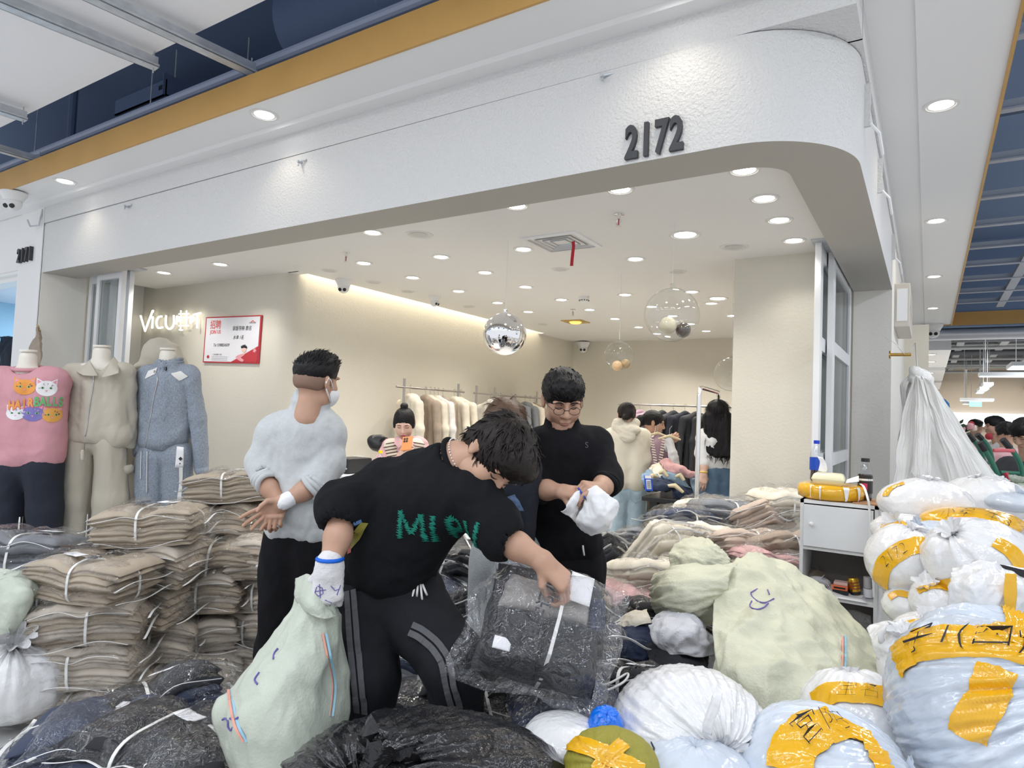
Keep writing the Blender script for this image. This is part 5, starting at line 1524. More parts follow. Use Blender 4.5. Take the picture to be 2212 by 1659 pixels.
def hand(Mx,s=1.,curl=(.4,.6,.4),thumb=.3,spread=.08,left=False,curls=None):
 "round cones of a hand: x along the fingers, y to the thumb side, z out of the back of the hand"
 m=Mx@Matrix.Scale(s,4)
 W=lambda*p:tuple(m@Vector(p))
 out=[]
 K=[(.088,.029),(.092,.009),(.087,-.011),(.079,-.03)]
 Ls=[(.044,.027,.021),(.048,.031,.022),(.044,.029,.022),(.034,.022,.019)]
 for i,(kx,ky)in enumerate(K):
  out.append(C(W(0.,ky*.62,0),W(kx,ky,.002 if i in(1,2)else 0),.0165*s,.012*s,k=.014*s))
  cu=curls[i]if curls else curl
  a,p=0.,Vector((kx,ky,0))
  sp=spread*(1.5-i)*.66
  for q,L in enumerate(Ls[i]):
   a+=cu[q]
   d=Vector((math.cos(a)*math.cos(sp),math.sin(sp)*math.cos(a),-math.sin(a)))
   p2=p+d*L
   r0=(.0098,.0088,.008)[q]*(.9 if i==3 else 1)
   out.append(C(W(*p),W(*p2),r0*s,r0*.9*s,k=.0025*s))
   p=p2
 out.append(C(W(.012,.016,-.006),W(.045,.044,-.012-thumb*.022),.0165*s,.012*s,k=.012*s))
 out.append(C(W(.045,.044,-.012-thumb*.022),W(.072,.05-thumb*.018,-.018-thumb*.042),.0112*s,.0098*s,k=.003))
 out.append(C(W(.072,.05-thumb*.018,-.018-thumb*.042),W(.094,.047-thumb*.034,-.022-thumb*.052),.0098*s,.0078*s,k=.003))
 return out
def arm_skin(el,wr,Mh,r0=.042,r1=.028,s=1.,h=.004,**kw):
 d=Vector(wr)-Vector(el)
 ps=[C(el,Vector(el)+d*.4,r0*.95,r0,k=.02),C(Vector(el)+d*.4,wr,r0,r1,k=.02)]+hand(Mh,s,**kw)
 ps.append(C(wr,Mh@Vector((.02*s,0,0)),r1*.95,.022*s,k=.015))
 return sdf(ps,h,.015)
def hframe(wr,tip,back,s=1):
 "hand frame: from wrist towards tip, back-of-hand direction"
 x=(Vector(tip)-Vector(wr)).normalized()
 z=Vector(back);z=(z-x*z.dot(x)).normalized()
 return x,z
def hmat(wr,tip,back,thumb_side):
 x,z=hframe(wr,tip,back)
 y=z.cross(x)
 if y.dot(Vector(thumb_side))<0:y=-y
 return frame(Vector(wr),x,y,z)
class Person:
 def __init__(s,label,loc,group=None):
  s.root=thing('person',label,'person',tuple(loc),group)
  s.skin=[]
  s.surf={}
 def head(s,c,f,u,style,M=None,size=1.,female=False,hairM=None,seed=1,face=True,skin=None,lips=None):
  r,f,u=ortho(f,u)
  s.HM=frame(c,r,f,u)@Matrix.Scale(size,4)
  V,F=HEADS[female]
  s.skin.append((xf(V,s.HM),F))
  s.female=female
  V,F,TV,TF=make_hair(style,seed)
  V,F=join([(V,F),(TV,TF)])if len(TV)else(V,F)
  link('hair',mesh(xf(V,s.HM),F),hairM or M_hair,s.root)
  if face:
   g=female
   mb=MB()
   for sx in(-1,1):
    pts=[on_face(g,sx*x,z,.0012)for x,z in((.016,.001),(.024,-.0035),(.033,-.0045),(.042,-.001),(.046,.002))]
    mb.tube([s.HM@p for p in pts],[.0008,.0017,.0019,.0016,.0006],6)
   mb.build('eyelashes',M_lash,s.root,smooth=True)
   mb=MB()
   for sx in(-1,1):
    pts=[on_face(g,sx*x,z,.001)for x,z in((.014,.022),(.026,.0265),(.04,.027),(.052,.021))]
    mb.tube([s.HM@p for p in pts],[.0018,.0032 if not g else .0024,.0026 if not g else .002,.0008],6)
   mb.build('eyebrows',hairM or M_hair,s.root,smooth=True)
   mb=MB()
   for z0,rr in((-.0615,.0032),(-.0685,.0042)):
    pts=[on_face(g,x,z0+(.002 if abs(x)<.004 and z0>-.065 else 0)-abs(x)*.1*(1 if z0>-.065 else-.4),-.0012)for x in(-.021,-.014,-.007,0,.007,.014,.021)]
    mb.tube([s.HM@p for p in pts],[.0008,rr*.8,rr,rr,rr,rr*.8,.0008],8)
   mb.build('lips',lips or M_lip,s.root,smooth=True)
  return s
 def cloth(s,name,prims,M,h=.01,k=.03,amp=.006,f=8,seed=0,stretch=(1,1,1),sub=(),clip=None,label=None,o=3):
  V,F=sdf(prims,h,k,sub,clip)
  if amp:
   V=folds(V,F,amp*1.25,f,seed,stretch,o)
   V=folds(V,F,amp*.45,f*2.4,seed+3,stretch,2)
  ob=link(name,mesh(V,F),M,s.root)
  if label:ob['label']=label
  s.surf[name]=BVHTree.FromPolygons([tuple(v)for v in V],[tuple(int(i)for i in q)for q in F])
  return ob
 def cuff(s,p,q,r,M,n=2):
  p,q=Vector(p),Vector(q)
  d=(q-p).normalized();a=d.orthogonal().normalized();b=d.cross(a)
  for k in range(n):
   c=p+d*.016*k
   mb=MB().tube([c+(a*math.cos(t)+b*math.sin(t))*r*(1+.05*math.sin(3*t+k))+d*.006*math.sin(2*t+k)for t in[2*PI*i/26 for i in range(26)]],.0115,8,closed=True)
   mb.build('rolled_cuff',M,s.root,smooth=True)
 def done(s,M=None):
  V,F=join(s.skin)
  link('body',mesh(V,F),M or M_skin,s.root)
  return s
def decal(bvh,V,F,Mx,lift,name,M,parent,maxe=.014,depth=.35):
 "flat print laid on a cloth surface along the print's own normal"
 bm=bmesh.new()
 vs=[bm.verts.new(Vector((v[0],v[1],0)))for v in V]
 for f in F:
  try:bm.faces.new([vs[i]for i in f])
  except ValueError:pass
 bmesh.ops.triangulate(bm,faces=bm.faces)
 for _ in range(3):
  es=[e for e in bm.edges if e.calc_length()>maxe]
  if not es:break
  bmesh.ops.subdivide_edges(bm,edges=es,cuts=1)
  bmesh.ops.triangulate(bm,faces=bm.faces)
 zz=(Mx.to_3x3()@Vector((0,0,1))).normalized()
 lost=[]
 for v in bm.verts:
  p=Mx@v.co
  h=bvh.ray_cast(p+zz*depth,-zz,depth*2)
  if h[0]is not None:v.co=h[0]+zz*lift
  else:lost.append(v)
 if lost:bmesh.ops.delete(bm,geom=lost,context='VERTS')
 me=bpy.data.meshes.new(name);bm.to_mesh(me);bm.free()
 return link(name,me,M,parent,True)
def poly(pts):return[tuple(p)for p in pts],[tuple(range(len(pts)))]
def px2(*pts):return[at(*p)for p in pts]
# man in the grey sweatshirt, back turned, hands clasped behind
M_greyswt=mat('pale_grey_sweatshirt',(.52,.54,.55),.9,bump=.35,bscale=170,var=.04,vscale=60,bdist=.004,sheen=.2)
M_blackpt=mat('black_trousers',(.006,.006,.008),.9,spec=.25,bump=.3,bscale=160,bdist=.004)
P=Person('man standing with his back turned in a pale grey sweatshirt, hands clasped behind',atz(650,1600,0.))
HF=(FH*.86+RH*.51)
hc=at(684,826,2.88)
P.head(hc,HF,UP+RH*.05,'fade',size=1.,seed=3,face=False)
r_,f_,u_=ortho(HF,UP)
V,F=sdf([E((0,-.016,.01),(.0785,.0965,.08))],.006,.02,[E((0,.13,-.02),(.2,.1,.12),k=.01),E((0,-.1,-.115),(.16,.14,.085),k=.02),E((0,.03,-.11),(.2,.09,.1),k=.02)])
link('cropped_nape',mesh(xf(V,P.HM),F),M_fade,P.root)
V,F=sdf([E((0,.046,-.052),(.07,.068,.062)),E((0,.1,-.04),(.02,.02,.03))],.005,.02,[E((0,-.045,-.05),(.2,.06,.2),k=.004),E((0,.08,.032),(.12,.1,.035),k=.01),E((0,0.,-.05),(.064,.085,.09),k=.003)])
link('face_mask',mesh(xf(V,P.HM),F),M_paper,P.root)
for sx in(-1,1):
 mb=MB()
 mb.tube([P.HM@Vector(p)for p in((sx*.062,.04,-.028),(sx*.074,.012,.012),(sx*.084,-.014,.022),(sx*.086,-.026,.004),(sx*.082,-.018,-.026),(sx*.066,.03,-.085))],.0035,6)
 mb.build('mask_loop',M_paper,P.root,smooth=True)
sl,sr=at(590,938,2.9),at(708,936,2.9)
el,er=at(556,1032,2.86),at(692,1046,2.84)
P.cloth('sweatshirt',[C(sl,sr,.052),C(at(670,884,2.89),sl,.05,.054),C(at(674,884,2.89),sr,.05,.054),C(at(668,885,2.9),at(655,960,2.88),.06,.09),C(at(620,940,2.9),at(628,1110,2.88),.098,.09),C(at(688,940,2.9),at(670,1110,2.88),.098,.09),C(at(655,930,2.88),at(648,1100,2.86),.09,.09),C(at(622,1138,2.88),at(676,1138,2.88),.088,.088,k=.02),C(sl,at(565,1000,2.88),.058,.056),C(at(565,1000,2.88),at(574,1036,2.82),.062,.054),C(sr,at(710,1000,2.87),.058,.056),C(at(710,1000,2.87),at(676,1050,2.78),.062,.054),C(at(664,868,2.89),at(682,862,2.89),.06,.056,k=.02)],M_greyswt,.009,.035,.012,7,2,(1,1,.6),sub=[C(at(684,840,2.89),at(676,868,2.89),.05,.05,k=.01),C(at(574,1030,2.82),at(600,1072,2.76),.045,.036,k=.01),C(at(672,1052,2.77),at(630,1080,2.73),.045,.036,k=.01),E(at(648,1205,2.88),(.3,.3,.088),k=.008)])
V,F=sdf([C(at(671,884,2.89),at(680,858,2.885),.074,.066)],.006,.01,[C(at(665,895,2.89),at(690,835,2.88),.058,.056,k=.004)])
link('collar',mesh(folds(V,F,.003,16,4),F),M_greyswt,P.root)
P.skin.append(sdf([C(hc-UP*.06,at(668,930,2.9),.05,.06),C(sl,sr,.045),C(sl,at(566,1005,2.88),.042),C(at(566,1005,2.88),at(568,1034,2.83),.04),C(sr,at(708,1005,2.87),.042),C(at(708,1005,2.87),at(680,1048,2.79),.04)],.012,.02))
P.cuff(at(573,1032,2.825),at(595,1066,2.775),.05,M_greyswt,3)
P.cuff(at(680,1046,2.79),at(640,1072,2.74),.05,M_greyswt,3)
wr=at(612,1085,2.715)
Mh=hmat(wr,at(560,1116,2.7),FH*.9+UP*.3,UP)
P.skin.append(arm_skin(at(684,1046,2.8),wr,Mh,.04,.027,.98,curls=[(.25,.35,.25),(.35,.45,.3),(.45,.5,.35),(.5,.5,.4)],thumb=.4,spread=.22))
wl=at(606,1088,2.775)
Mh=hmat(wl,at(628,1112,2.71),TOC*.9+UP*-.1,-UP)
Mh=hmat(wl,at(588,1122,2.69),TOC*.8-UP*.3,UP)
P.skin.append(arm_skin(at(566,1030,2.83),wl,Mh,.04,.027,.95,curl=(.9,1.1,.7),thumb=.8,spread=.04))
b0,b1=wr.lerp(at(684,1046,2.8),0.),wr.lerp(at(684,1046,2.8),.16)
V,F=sdf([C(b0,b1,.0325,.034)],.005,.01)
V=folds(V,F,.003,40,4)
link('wrist_bandage',mesh(V,F),M_paper,P.root)
P.cloth('trousers',[C(at(622,1160,2.9),at(672,1160,2.9),.098),C(at(618,1200,2.9),at(603,1400,2.9),.108,.088),C(at(603,1400,2.9),at(598,1575,2.9),.088,.085),C(at(676,1200,2.9),at(690,1400,2.9),.108,.088),C(at(690,1400,2.9),at(692,1575,2.9),.088,.085)],M_blackpt,.011,.04,.01,6,5,(1,1,.5))
for x in(598,692):
 q=at(x,1590,2.9);q.z=.04
 V,F=sdf([C(q-FH*.02,q+FH*.14,.045,.036),E(q+UP*-.01,(.05,.09,.03))],.008,.02,clip=[((0,0,.004),(0,0,-1))])
 link('shoe',mesh(V,F),mat('dark_shoe',(.03,.03,.035),.5),P.root)
P.done()
# young man bending over the bundles
M_blk=mat('black_sweatshirt',(.0055,.006,.008),.92,bump=.4,bscale=190,bdist=.004,spec=.25)
P=Person('young man bending forward in a black sweatshirt with scribbled teal lettering',atz(850,1700,0.))
hc=at(1066,990,2.02)
P.head(hc,RH*.26-UP*.76-FH*.6,RH*.74+UP*.52-FH*.25,'mop',size=1.04,seed=7,hairM=M_hairg)
P.skin.append(sdf([C(hc-RH*.05+UP*0.+FH*.01,at(985,998,2.06),.05,.058),C(at(985,995,2.06),at(960,1040,2.08),.06,.09)],.006,.03))
sR,sL=at(840,1048,2.1),at(1022,1078,1.99)
eR=at(740,1088,2.04)
P.cloth('sweatshirt',[C(sR,sL,.072),C(at(965,1010,2.07),at(930,1070,2.05),.068,.1),C(at(900,1020,2.12),at(960,1020,2.08),.06,.07),C(at(815,1085,2.11),at(800,1225,2.14),.1,.09),C(at(945,1085,2.04),at(872,1215,2.1),.112,.092),C(at(885,1085,2.07),at(838,1220,2.1),.11,.1),C(at(790,1248,2.14),at(880,1246,2.12),.082,.08,k=.02),C(sR,eR,.072,.06),C(eR,at(738,1112,2.),.06,.057),C(at(738,1100,2.01),at(762,1112,2.03),.055,.05),C(sL,at(1068,1135,1.94),.076,.066),C(at(1068,1135,1.94),at(1082,1163,1.92),.064,.058)],M_blk,.009,.035,.014,6,12,(1,1,.7),sub=[C(at(1000,985,2.05),at(978,1000,2.06),.062,.058,k=.01),C(at(737,1112,2.),at(730,1150,1.96),.046,.05,k=.008),C(at(1085,1160,1.92),at(1115,1180,1.9),.046,.05,k=.008),C(at(770,1330,2.14),at(900,1330,2.12),.09,.09,k=.008)])
mb=MB()
n_=(at(1015,985,2.045)-at(965,1010,2.07)).normalized()
a1=n_.orthogonal().normalized();a2=n_.cross(a1)
cc=at(984,992,2.058)
mb.tube([cc+a1*math.cos(t)*.07+a2*math.sin(t)*.066 for t in[2*PI*k/28 for k in range(28)]],.009,8,closed=True)
mb.build('neckband',M_blk,P.root,smooth=True)
mb=MB()
for k in range(40):
 t=2*PI*k/40
 q=cc+n_*.018+a1*math.cos(t)*.0645+a2*math.sin(t)*.0615
 mb.lathe([(.001,-.003),(.003,0),(.001,.003)],6,Matrix.Translation(q))
ob=mb.build('necklace',mat('pearl',(.8,.78,.74),.25),P.root,smooth=True);ob['kind']='stuff'
P.cuff(at(738,1108,2.005),at(732,1150,1.97),.053,M_blk)
P.cuff(at(1078,1157,1.925),at(1110,1176,1.91),.053,M_blk)
wr=at(712,1222,1.915)
P.skin.append(sdf([C(at(742,1105,2.02),at(730,1160,1.96),.04,.04),C(at(730,1160,1.96),wr,.04,.03)],.006,.02))
Mh=hmat(wr,at(704,1310,1.9),TOC*.95+RH*.1,-RH)
V,F=sdf([C(wr+UP*.012,wr-UP*.02,.036,.036)]+[(p[0],p[1],p[2],p[3]*1.12,p[4]*1.12,p[5])for p in hand(Mh,1.08,curls=[(.5,.9,.6),(.6,1.,.6),(.7,1.,.6),(.8,1.,.6)],thumb=.7,spread=.05)],.0045,.015)
V=folds(V,F,.002,40,3)
g=link('work_glove',mesh(V,F),mat('white_cotton_glove',(.7,.69,.7),.95,bump=.5,bscale=260,bdist=.004),P.root)
bv=BVHTree.FromPolygons([tuple(v)for v in V],[tuple(int(i)for i in q)for q in F])
mb=MB()
mb.tube([wr+UP*.02+RH*math.cos(a)*.036+FH*math.sin(a)*.035 for a in[2*PI*k/24 for k in range(24)]],.006,8,closed=True)
mb.build('glove_cuff',mat('blue_elastic',(0.,.12,.62),.6),P.root,smooth=True)
for st in([(672,1268),(668,1280),(676,1288),(686,1282),(684,1270),(674,1266)],[(678,1262),(680,1292)],[(668,1278),(692,1274)],[(703,1266),(712,1276),(722,1272)],[(724,1264),(716,1284),(722,1300)],[(690,1296),(704,1302),(700,1310),(712,1306)]):
 mb=MB()
 pts=[]
 for x,y in st:
  o_=Vector((0,0,CAMH));d_=(at(x+12,y,1.9)-o_).normalized()
  h_=bv.ray_cast(o_,d_)
  if h_[0]is not None:pts.append(h_[0]-d_*.001)
 if len(pts)>1:mb.tube(pts,.0013,5).build('handwriting',mat('violet_ink',(.13,.1,.35),.5),P.root)
wl=at(1172,1212,1.895)
Mh=hmat(wl,at(1212,1250,1.885),UP*.75+TOC*.55+RH*.35,TOC)
P.skin.append(arm_skin(at(1080,1158,1.925),wl,Mh,.04,.029,1.,curls=[(.75,1.,.6),(.8,1.1,.7),(.85,1.15,.7),(.9,1.2,.7)],thumb=.85,spread=.03))
M_track=mat('black_track_trousers',(.01,.011,.015),.85,spec=.3,bump=.3,bscale=160,bdist=.004)
P.cloth('track_trousers',[C(at(785,1275,2.14),at(885,1275,2.13),.1,.098),C(at(790,1310,2.13),at(798,1455,2.06),.108,.086),C(at(798,1455,2.06),at(792,1640,2.12),.086,.074),C(at(885,1310,2.12),at(985,1440,1.97),.112,.09),C(at(985,1440,1.97),at(985,1620,2.08),.088,.072)],M_track,.01,.035,.009,6,22,(1,1,.6))
for nm,pts,d0 in(('side_stripe',((757,1275),(760,1320),(764,1380),(770,1440),(776,1500),(780,1540)),0),('side_stripe',((888,1358),(910,1370),(940,1395),(962,1430),(972,1480),(985,1530)),0)):
 L_=[]
 for x,y in catmull(np.array(pts,float),40):
  o_=Vector((0,0,CAMH));d_=(at(x,y,2.)-o_).normalized()
  h_=P.surf['track_trousers'].ray_cast(o_,d_)
  if h_[0]is not None:L_.append((h_[0]+h_[1]*.003*(1 if h_[1].dot(d_)<0 else-1),h_[1]))
 if len(L_)>4:
  mb=MB()
  for off in(-.012,.012):
   sd=[]
   Q=[p for p,nn in L_]
   mb2=[]
   for i in range(len(Q)):
    t_=(Q[min(i+1,len(Q)-1)]-Q[max(i-1,0)]).normalized()
    sd.append(L_[i][1].cross(t_).normalized())
   mb.ribbon([Q[i]+sd[i]*off for i in range(len(Q))],sd,.018,.003)
  mb.build(nm,mat('dark_grey_stripe',(.1,.1,.11),.8),P.root)
mb=MB()
a=at(903,1262,2.03)
for dx,L in((-.008,.06),(0.,.035),(.008,.05),(.014,.03)):
 mb.tube([a+RH*dx,a+RH*(dx*1.8)-UP*L*.6-FH*.012,a+RH*dx*2.2-UP*L-FH*.01],.0035,6)
mb.build('drawstring',M_strap,P.root,smooth=True)
Mt=hmat(at(880,1130,1.98),at(1020,1160,1.93),TOC,UP)
xd=(at(1015,1172,1.9)-at(880,1135,2.)).normalized();zd=(TOC*.9+RH*.25-UP*.15).normalized()
zd=(zd-xd*zd.dot(xd)).normalized();yd=zd.cross(xd)
Mt=frame(at(948,1138,1.96),xd,yd,zd)
LET={'M':[[(0,0),(.02,1),(.45,.25),(.85,1.),(.95,0)]],'I':[[(.25,0),(.35,1)]],'R':[[(.1,0),(.2,1),(.7,.85),(.75,.6),(.25,.5),(.85,0)]],'U':[[(0,1),(.1,.15),(.5,0.),(.8,.2),(1.1,1.1)]]}
rg=random.Random(4)
VV,FF=[],[]
xo=-.098
for ch,wd in(('M',.078),('I',.03),('R',.05),('U',.045)):
 for st in LET[ch]:
  pts=[Vector((xo+x*wd,(y-.5)*.088,0))for x,y in st]
  for a_,b_ in zip(pts[:-1],pts[1:]):
   m_=max(4,int((b_-a_).length/.003))
   t_=(b_-a_).normalized();sd_=Vector((-t_.y,t_.x,0))
   for i in range(m_):
    c_=a_.lerp(b_,(i+.5)/m_)
    l_=rg.uniform(.006,.0125);w_=rg.uniform(.0012,.0022)
    e_=(sd_*1+t_*rg.uniform(-.5,.5)).normalized()
    n0=len(VV)
    VV+=[c_-e_*l_-t_*w_*.6,c_-e_*l_*.4+t_*w_,c_+e_*l_+t_*w_*.5,c_+e_*l_*.5-t_*w_]
    FF.append((n0,n0+1,n0+2,n0+3))
 xo+=wd+.012
decal(P.surf['sweatshirt'],VV,FF,Mt,.003,'chest_lettering',mat('teal_print',(0.,.19,.135),.7),P.root,.05)
for(x0,y0),pl,M_ in(((775,1160),[(-.03,-.045),(0.,-.01),(.03,.045),(.012,.05),(-.02,.01),(-.038,-.035)],mat('olive_print',(.3,.27,.05),.7)),((772,1140),[(-.02,0.),(.02,.022),(.018,.032),(-.024,.014)],mat('print_blue',(.1,.2,.42),.7)),((748,1190),[(-.008,-.02),(.008,-.01),(.006,.018),(-.008,.01)],mat('print_rose',(.45,.1,.1),.7))):
 Vp,Fp=poly(pl)
 decal(P.surf['sweatshirt'],Vp,Fp,frame(at(x0,y0,2.),RH,UP,TOC),.003,'side_print',M_,P.root)
for x,d in((792,2.1),(985,2.06)):
 q=at(x,1600,d);q.z=.04
 V,F=sdf([C(q,q+TOC*.13+RH*.05,.045,.038)],.008,.02,clip=[((0,0,.004),(0,0,-1))])
 link('shoe',mesh(V,F),mat('dark_shoe',(.03,.03,.035),.5),P.root)
P.done()
# man in black with glasses opening a paper bag
M_blk2=mat('black_knit',(.006,.006,.008),.92,spec=.25,bump=.3,bscale=220,bdist=.003)
P=Person('man in black with glasses looking down at a white paper bag in his hands',atz(1215,1650,0.))
hc=at(1216,864,2.76)
P.head(hc,TOC*.86+RH*.1-UP*.4,UP*.9+TOC*.3,'crop',size=1.03,seed=11)
mb=MB()
for sx in(-1,1):
 pts=[Vector((sx*(.031+.022*math.cos(a)),.098,-.006+.0165*math.sin(a)))for a in[2*PI*k/20 for k in range(20)]]
 mb.tube([P.HM@p for p in pts],.0013,6,closed=True)
 mb.tube([P.HM@Vector(p)for p in((sx*.053,.095,-.004),(sx*.072,.06,.002),(sx*.082,-.01,.006))],.0012,6)
mb.tube([P.HM@Vector(p)for p in((-.009,.1,-.003),(0,.104,0.),(.009,.1,-.003))],.0012,6)
mb.build('glasses',mat('dark_wire',(.05,.04,.04),.3,.6),P.root,smooth=True)
sl,sr=at(1158,962,2.78),at(1288,958,2.78)
ell,err=at(1152,1052,2.68),at(1312,1036,2.66)
P.cloth('knit_top',[C(sl,sr,.06),C(at(1214,915,2.79),at(1220,960,2.78),.062,.09),C(at(1190,975,2.77),at(1190,1150,2.78),.098,.094),C(at(1258,975,2.77),at(1246,1150,2.78),.098,.094),C(at(1222,980,2.76),at(1216,1150,2.76),.095,.1),C(at(1178,1172,2.78),at(1252,1172,2.78),.095,.095,k=.02),C(sl,ell,.06,.055),C(ell,at(1166,1058,2.64),.055,.051),C(sr,err,.06,.054),C(err,at(1308,1048,2.6),.054,.051),C(at(1214,925,2.775),at(1214,912,2.77),.064,.06,k=.02)],M_blk2,.01,.03,.009,6,32,(1,1,.7),sub=[C(at(1214,925,2.76),at(1214,890,2.74),.05,.052,k=.006),C(at(1166,1058,2.64),at(1200,1062,2.58),.042,.044,k=.006),C(at(1306,1048,2.6),at(1295,1058,2.54),.042,.044,k=.006)])
P.skin.append(sdf([C(hc-UP*.05,at(1216,960,2.78),.05,.06),C(at(1216,960,2.78),sl,.05),C(at(1216,960,2.78),sr,.05),C(sl,ell,.045,.04),C(sr,err,.045,.04),C(ell,at(1166,1058,2.64),.04),C(err,at(1308,1046,2.61),.04)],.012,.02))
wl=at(1216,1062,2.53)
P.skin.append(arm_skin(at(1160,1056,2.65),wl,hmat(wl,at(1262,1066,2.47),TOC*.6+UP*.8,TOC+UP*.2),.039,.026,.95,curls=[(.5,.8,.5),(.7,.9,.6),(.85,1.,.6),(.9,1.,.6)],thumb=.8,spread=.06))
wr=at(1296,1056,2.52)
P.skin.append(arm_skin(at(1308,1044,2.62),wr,hmat(wr,at(1262,1050,2.45),TOC*.5+UP*.85,UP*.2+TOC),.04,.027,.95,curls=[(.6,.8,.5),(.8,.9,.6),(.9,1.,.6),(1.,1.,.6)],thumb=.6,spread=.04))
P.cuff(at(1164,1058,2.645),at(1200,1062,2.58),.047,M_blk2)
P.cuff(at(1309,1046,2.605),at(1296,1057,2.55),.047,M_blk2)
P.cloth('trousers',[C(at(1180,1200,2.8),at(1250,1200,2.8),.1),C(at(1180,1230,2.8),at(1182,1430,2.78),.108,.09),C(at(1182,1430,2.78),at(1182,1625,2.8),.09,.08),C(at(1250,1230,2.8),at(1252,1430,2.78),.108,.09),C(at(1252,1430,2.78),at(1252,1625,2.8),.09,.08)],M_blackpt,.012,.04,.009,6,34,(1,1,.5))
MB().tube([at(1259,1178,2.66),at(1260,1188,2.655),at(1262,1200,2.655)],.004,6).build('drawstring',M_strap,P.root,smooth=True)
Vt,Ft=text_mesh('S',.034)
decal(P.surf['knit_top'],[tuple(v)for v in Vt],Ft,frame(at(1268,962,2.66),RH,UP,TOC),.002,'chest_emblem',mat('dark_grey_print',(.06,.06,.065),.6),P.root)
P.done()
t=thing('paper_bag','crumpled white paper bag with an open slit held by the man in black','bag',tuple(at(1280,1110,2.45)))
V,F=sheet([[(1268,1068,2.46),(1250,1060,2.43),(1232,1080,2.41)],[(1250,1092,2.44),(1236,1085,2.4),(1222,1096,2.4)],[(1242,1128,2.46),(1228,1115,2.42),(1212,1103,2.42)]],30,30,.006,.01,12,61,.004)
link('side_panel',mesh(V,F),M_paper,t)
V,F=sheet([[(1270,1062,2.44),(1288,1049,2.43),(1294,1056,2.43)],[(1262,1095,2.42),(1292,1085,2.38),(1320,1075,2.42)],[(1248,1122,2.42),(1288,1125,2.37),(1335,1092,2.42)],[(1250,1135,2.44),(1280,1158,2.41),(1318,1140,2.44)]],44,40,.008,.014,11,63,.004)
link('front_panel',mesh(V,F),M_paper,t)
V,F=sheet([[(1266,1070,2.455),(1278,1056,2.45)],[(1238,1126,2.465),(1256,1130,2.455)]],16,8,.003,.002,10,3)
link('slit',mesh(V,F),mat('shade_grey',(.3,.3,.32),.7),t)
t=thing('pen','blue pen in the fingers of the man in black','pen',tuple(at(1256,1062,2.44)))
MB().tube([at(1249,1054,2.44),at(1264,1076,2.41)],.004,8).build('barrel',mat('blue_pen',(.02,.05,.35),.3),t,smooth='auto')
MB().tube([at(1264,1076,2.41),at(1267,1081,2.405)],[.003,.0008],8).build('tip',M_dark,t,smooth='auto')
# woman hidden behind the bending man
P=Person('woman in grey sweatpants mostly hidden behind the bending man, brown hair showing',atz(1090,1690,0.))
P.head(at(1092,928,2.62),TOC*.6-UP*.5+RH*.1,UP*.9+TOC*.5,'shoulder',size=.98,female=True,hairM=M_hairb,seed=13,face=False)
M_nv=mat('dark_navy_top',(.012,.014,.025),.9,bump=.3,bscale=160)
P.cloth('top',[C(at(1050,1015,2.62),at(1130,1015,2.62),.06),C(at(1070,1030,2.62),at(1072,1170,2.62),.09,.085),C(at(1110,1030,2.62),at(1108,1170,2.62),.09,.085),C(at(1048,1020,2.62),at(1055,1130,2.58),.055,.045),C(at(1132,1020,2.62),at(1125,1130,2.58),.055,.045)],M_nv,.012,.04,.008,7,42,(1,1,.6))
M_dn=mat('denim_blue',(.07,.12,.22),.8,bump=.3,bscale=160)
V,F=sheet([[(1058,1065,2.49),(1085,1080,2.47),(1110,1068,2.49)],[(1064,1092,2.48),(1090,1092,2.46),(1122,1086,2.49)],[(1075,1112,2.49),(1096,1104,2.47),(1132,1106,2.49)]],34,30,.03,.02,12,43,.008)
link('denim_bow',mesh(V,F),M_dn,P.root)
M_gsp=mat('grey_sweatpants',(.36,.38,.39),.92,bump=.35,bscale=180,var=.05,vscale=70)
P.cloth('sweatpants',[C(at(1072,1195,2.62),at(1112,1195,2.62),.092),C(at(1074,1230,2.62),at(1066,1420,2.6),.105,.092),C(at(1066,1420,2.6),at(1066,1640,2.62),.092,.09),C(at(1116,1230,2.62),at(1120,1420,2.6),.1,.09),C(at(1120,1420,2.6),at(1118,1640,2.62),.09,.09)],M_gsp,.012,.035,.012,6,44,(1,1,.35))
P.skin.append(sdf([C(at(1092,945,2.62),at(1092,1000,2.62),.05,.06)],.01,.02))
P.done(M_skinp)
# woman with the orange phone
P=Person('woman with a bun in a striped vest and pink shirt looking at an orange phone',atz(875,1305,0.))
hc=at(873,914,5.)
P.head(hc,TOC*.88-UP*.42+RH*.06,UP*.92+TOC*.3,'bun',size=.97,female=True,seed=15,lips=mat('red_lip',(.42,.04,.05),.4))
M_pk=mat('pink_shirt',(.66,.4,.41),.8,bump=.2,bscale=120)
sl,sr=at(848,968,5.02),at(902,966,5.02)
P.cloth('shirt',[C(sl,sr,.062),C(sl,at(828,1006,4.98),.075,.07),C(at(828,1006,4.98),at(834,1012,4.92),.07,.06),C(sr,at(918,1000,4.98),.075,.07),C(at(918,1000,4.98),at(908,1006,4.92),.07,.06),C(at(866,980,5.03),at(866,1080,5.03),.1,.09),C(at(886,980,5.03),at(886,1080,5.03),.1,.09)],M_pk,.012,.03,.01,9,46)
for sx in(-1,1):
 V,F=sheet([[at(873+sx*3,951,4.92),at(873+sx*11,944,4.94),at(873+sx*17,942,4.99)],[at(873+sx*5,963,4.885),at(873+sx*12,957,4.9),at(873+sx*22,951,4.96)],[at(873+sx*12,968,4.88),at(873+sx*18,962,4.9),at(873+sx*26,955,4.95)]],12,12,.006,0)
 link('collar',mesh(V,F),M_pk,P.root)
M_vst=mat('cream_knit',(.74,.68,.56),.9,bump=.3,bscale=150)
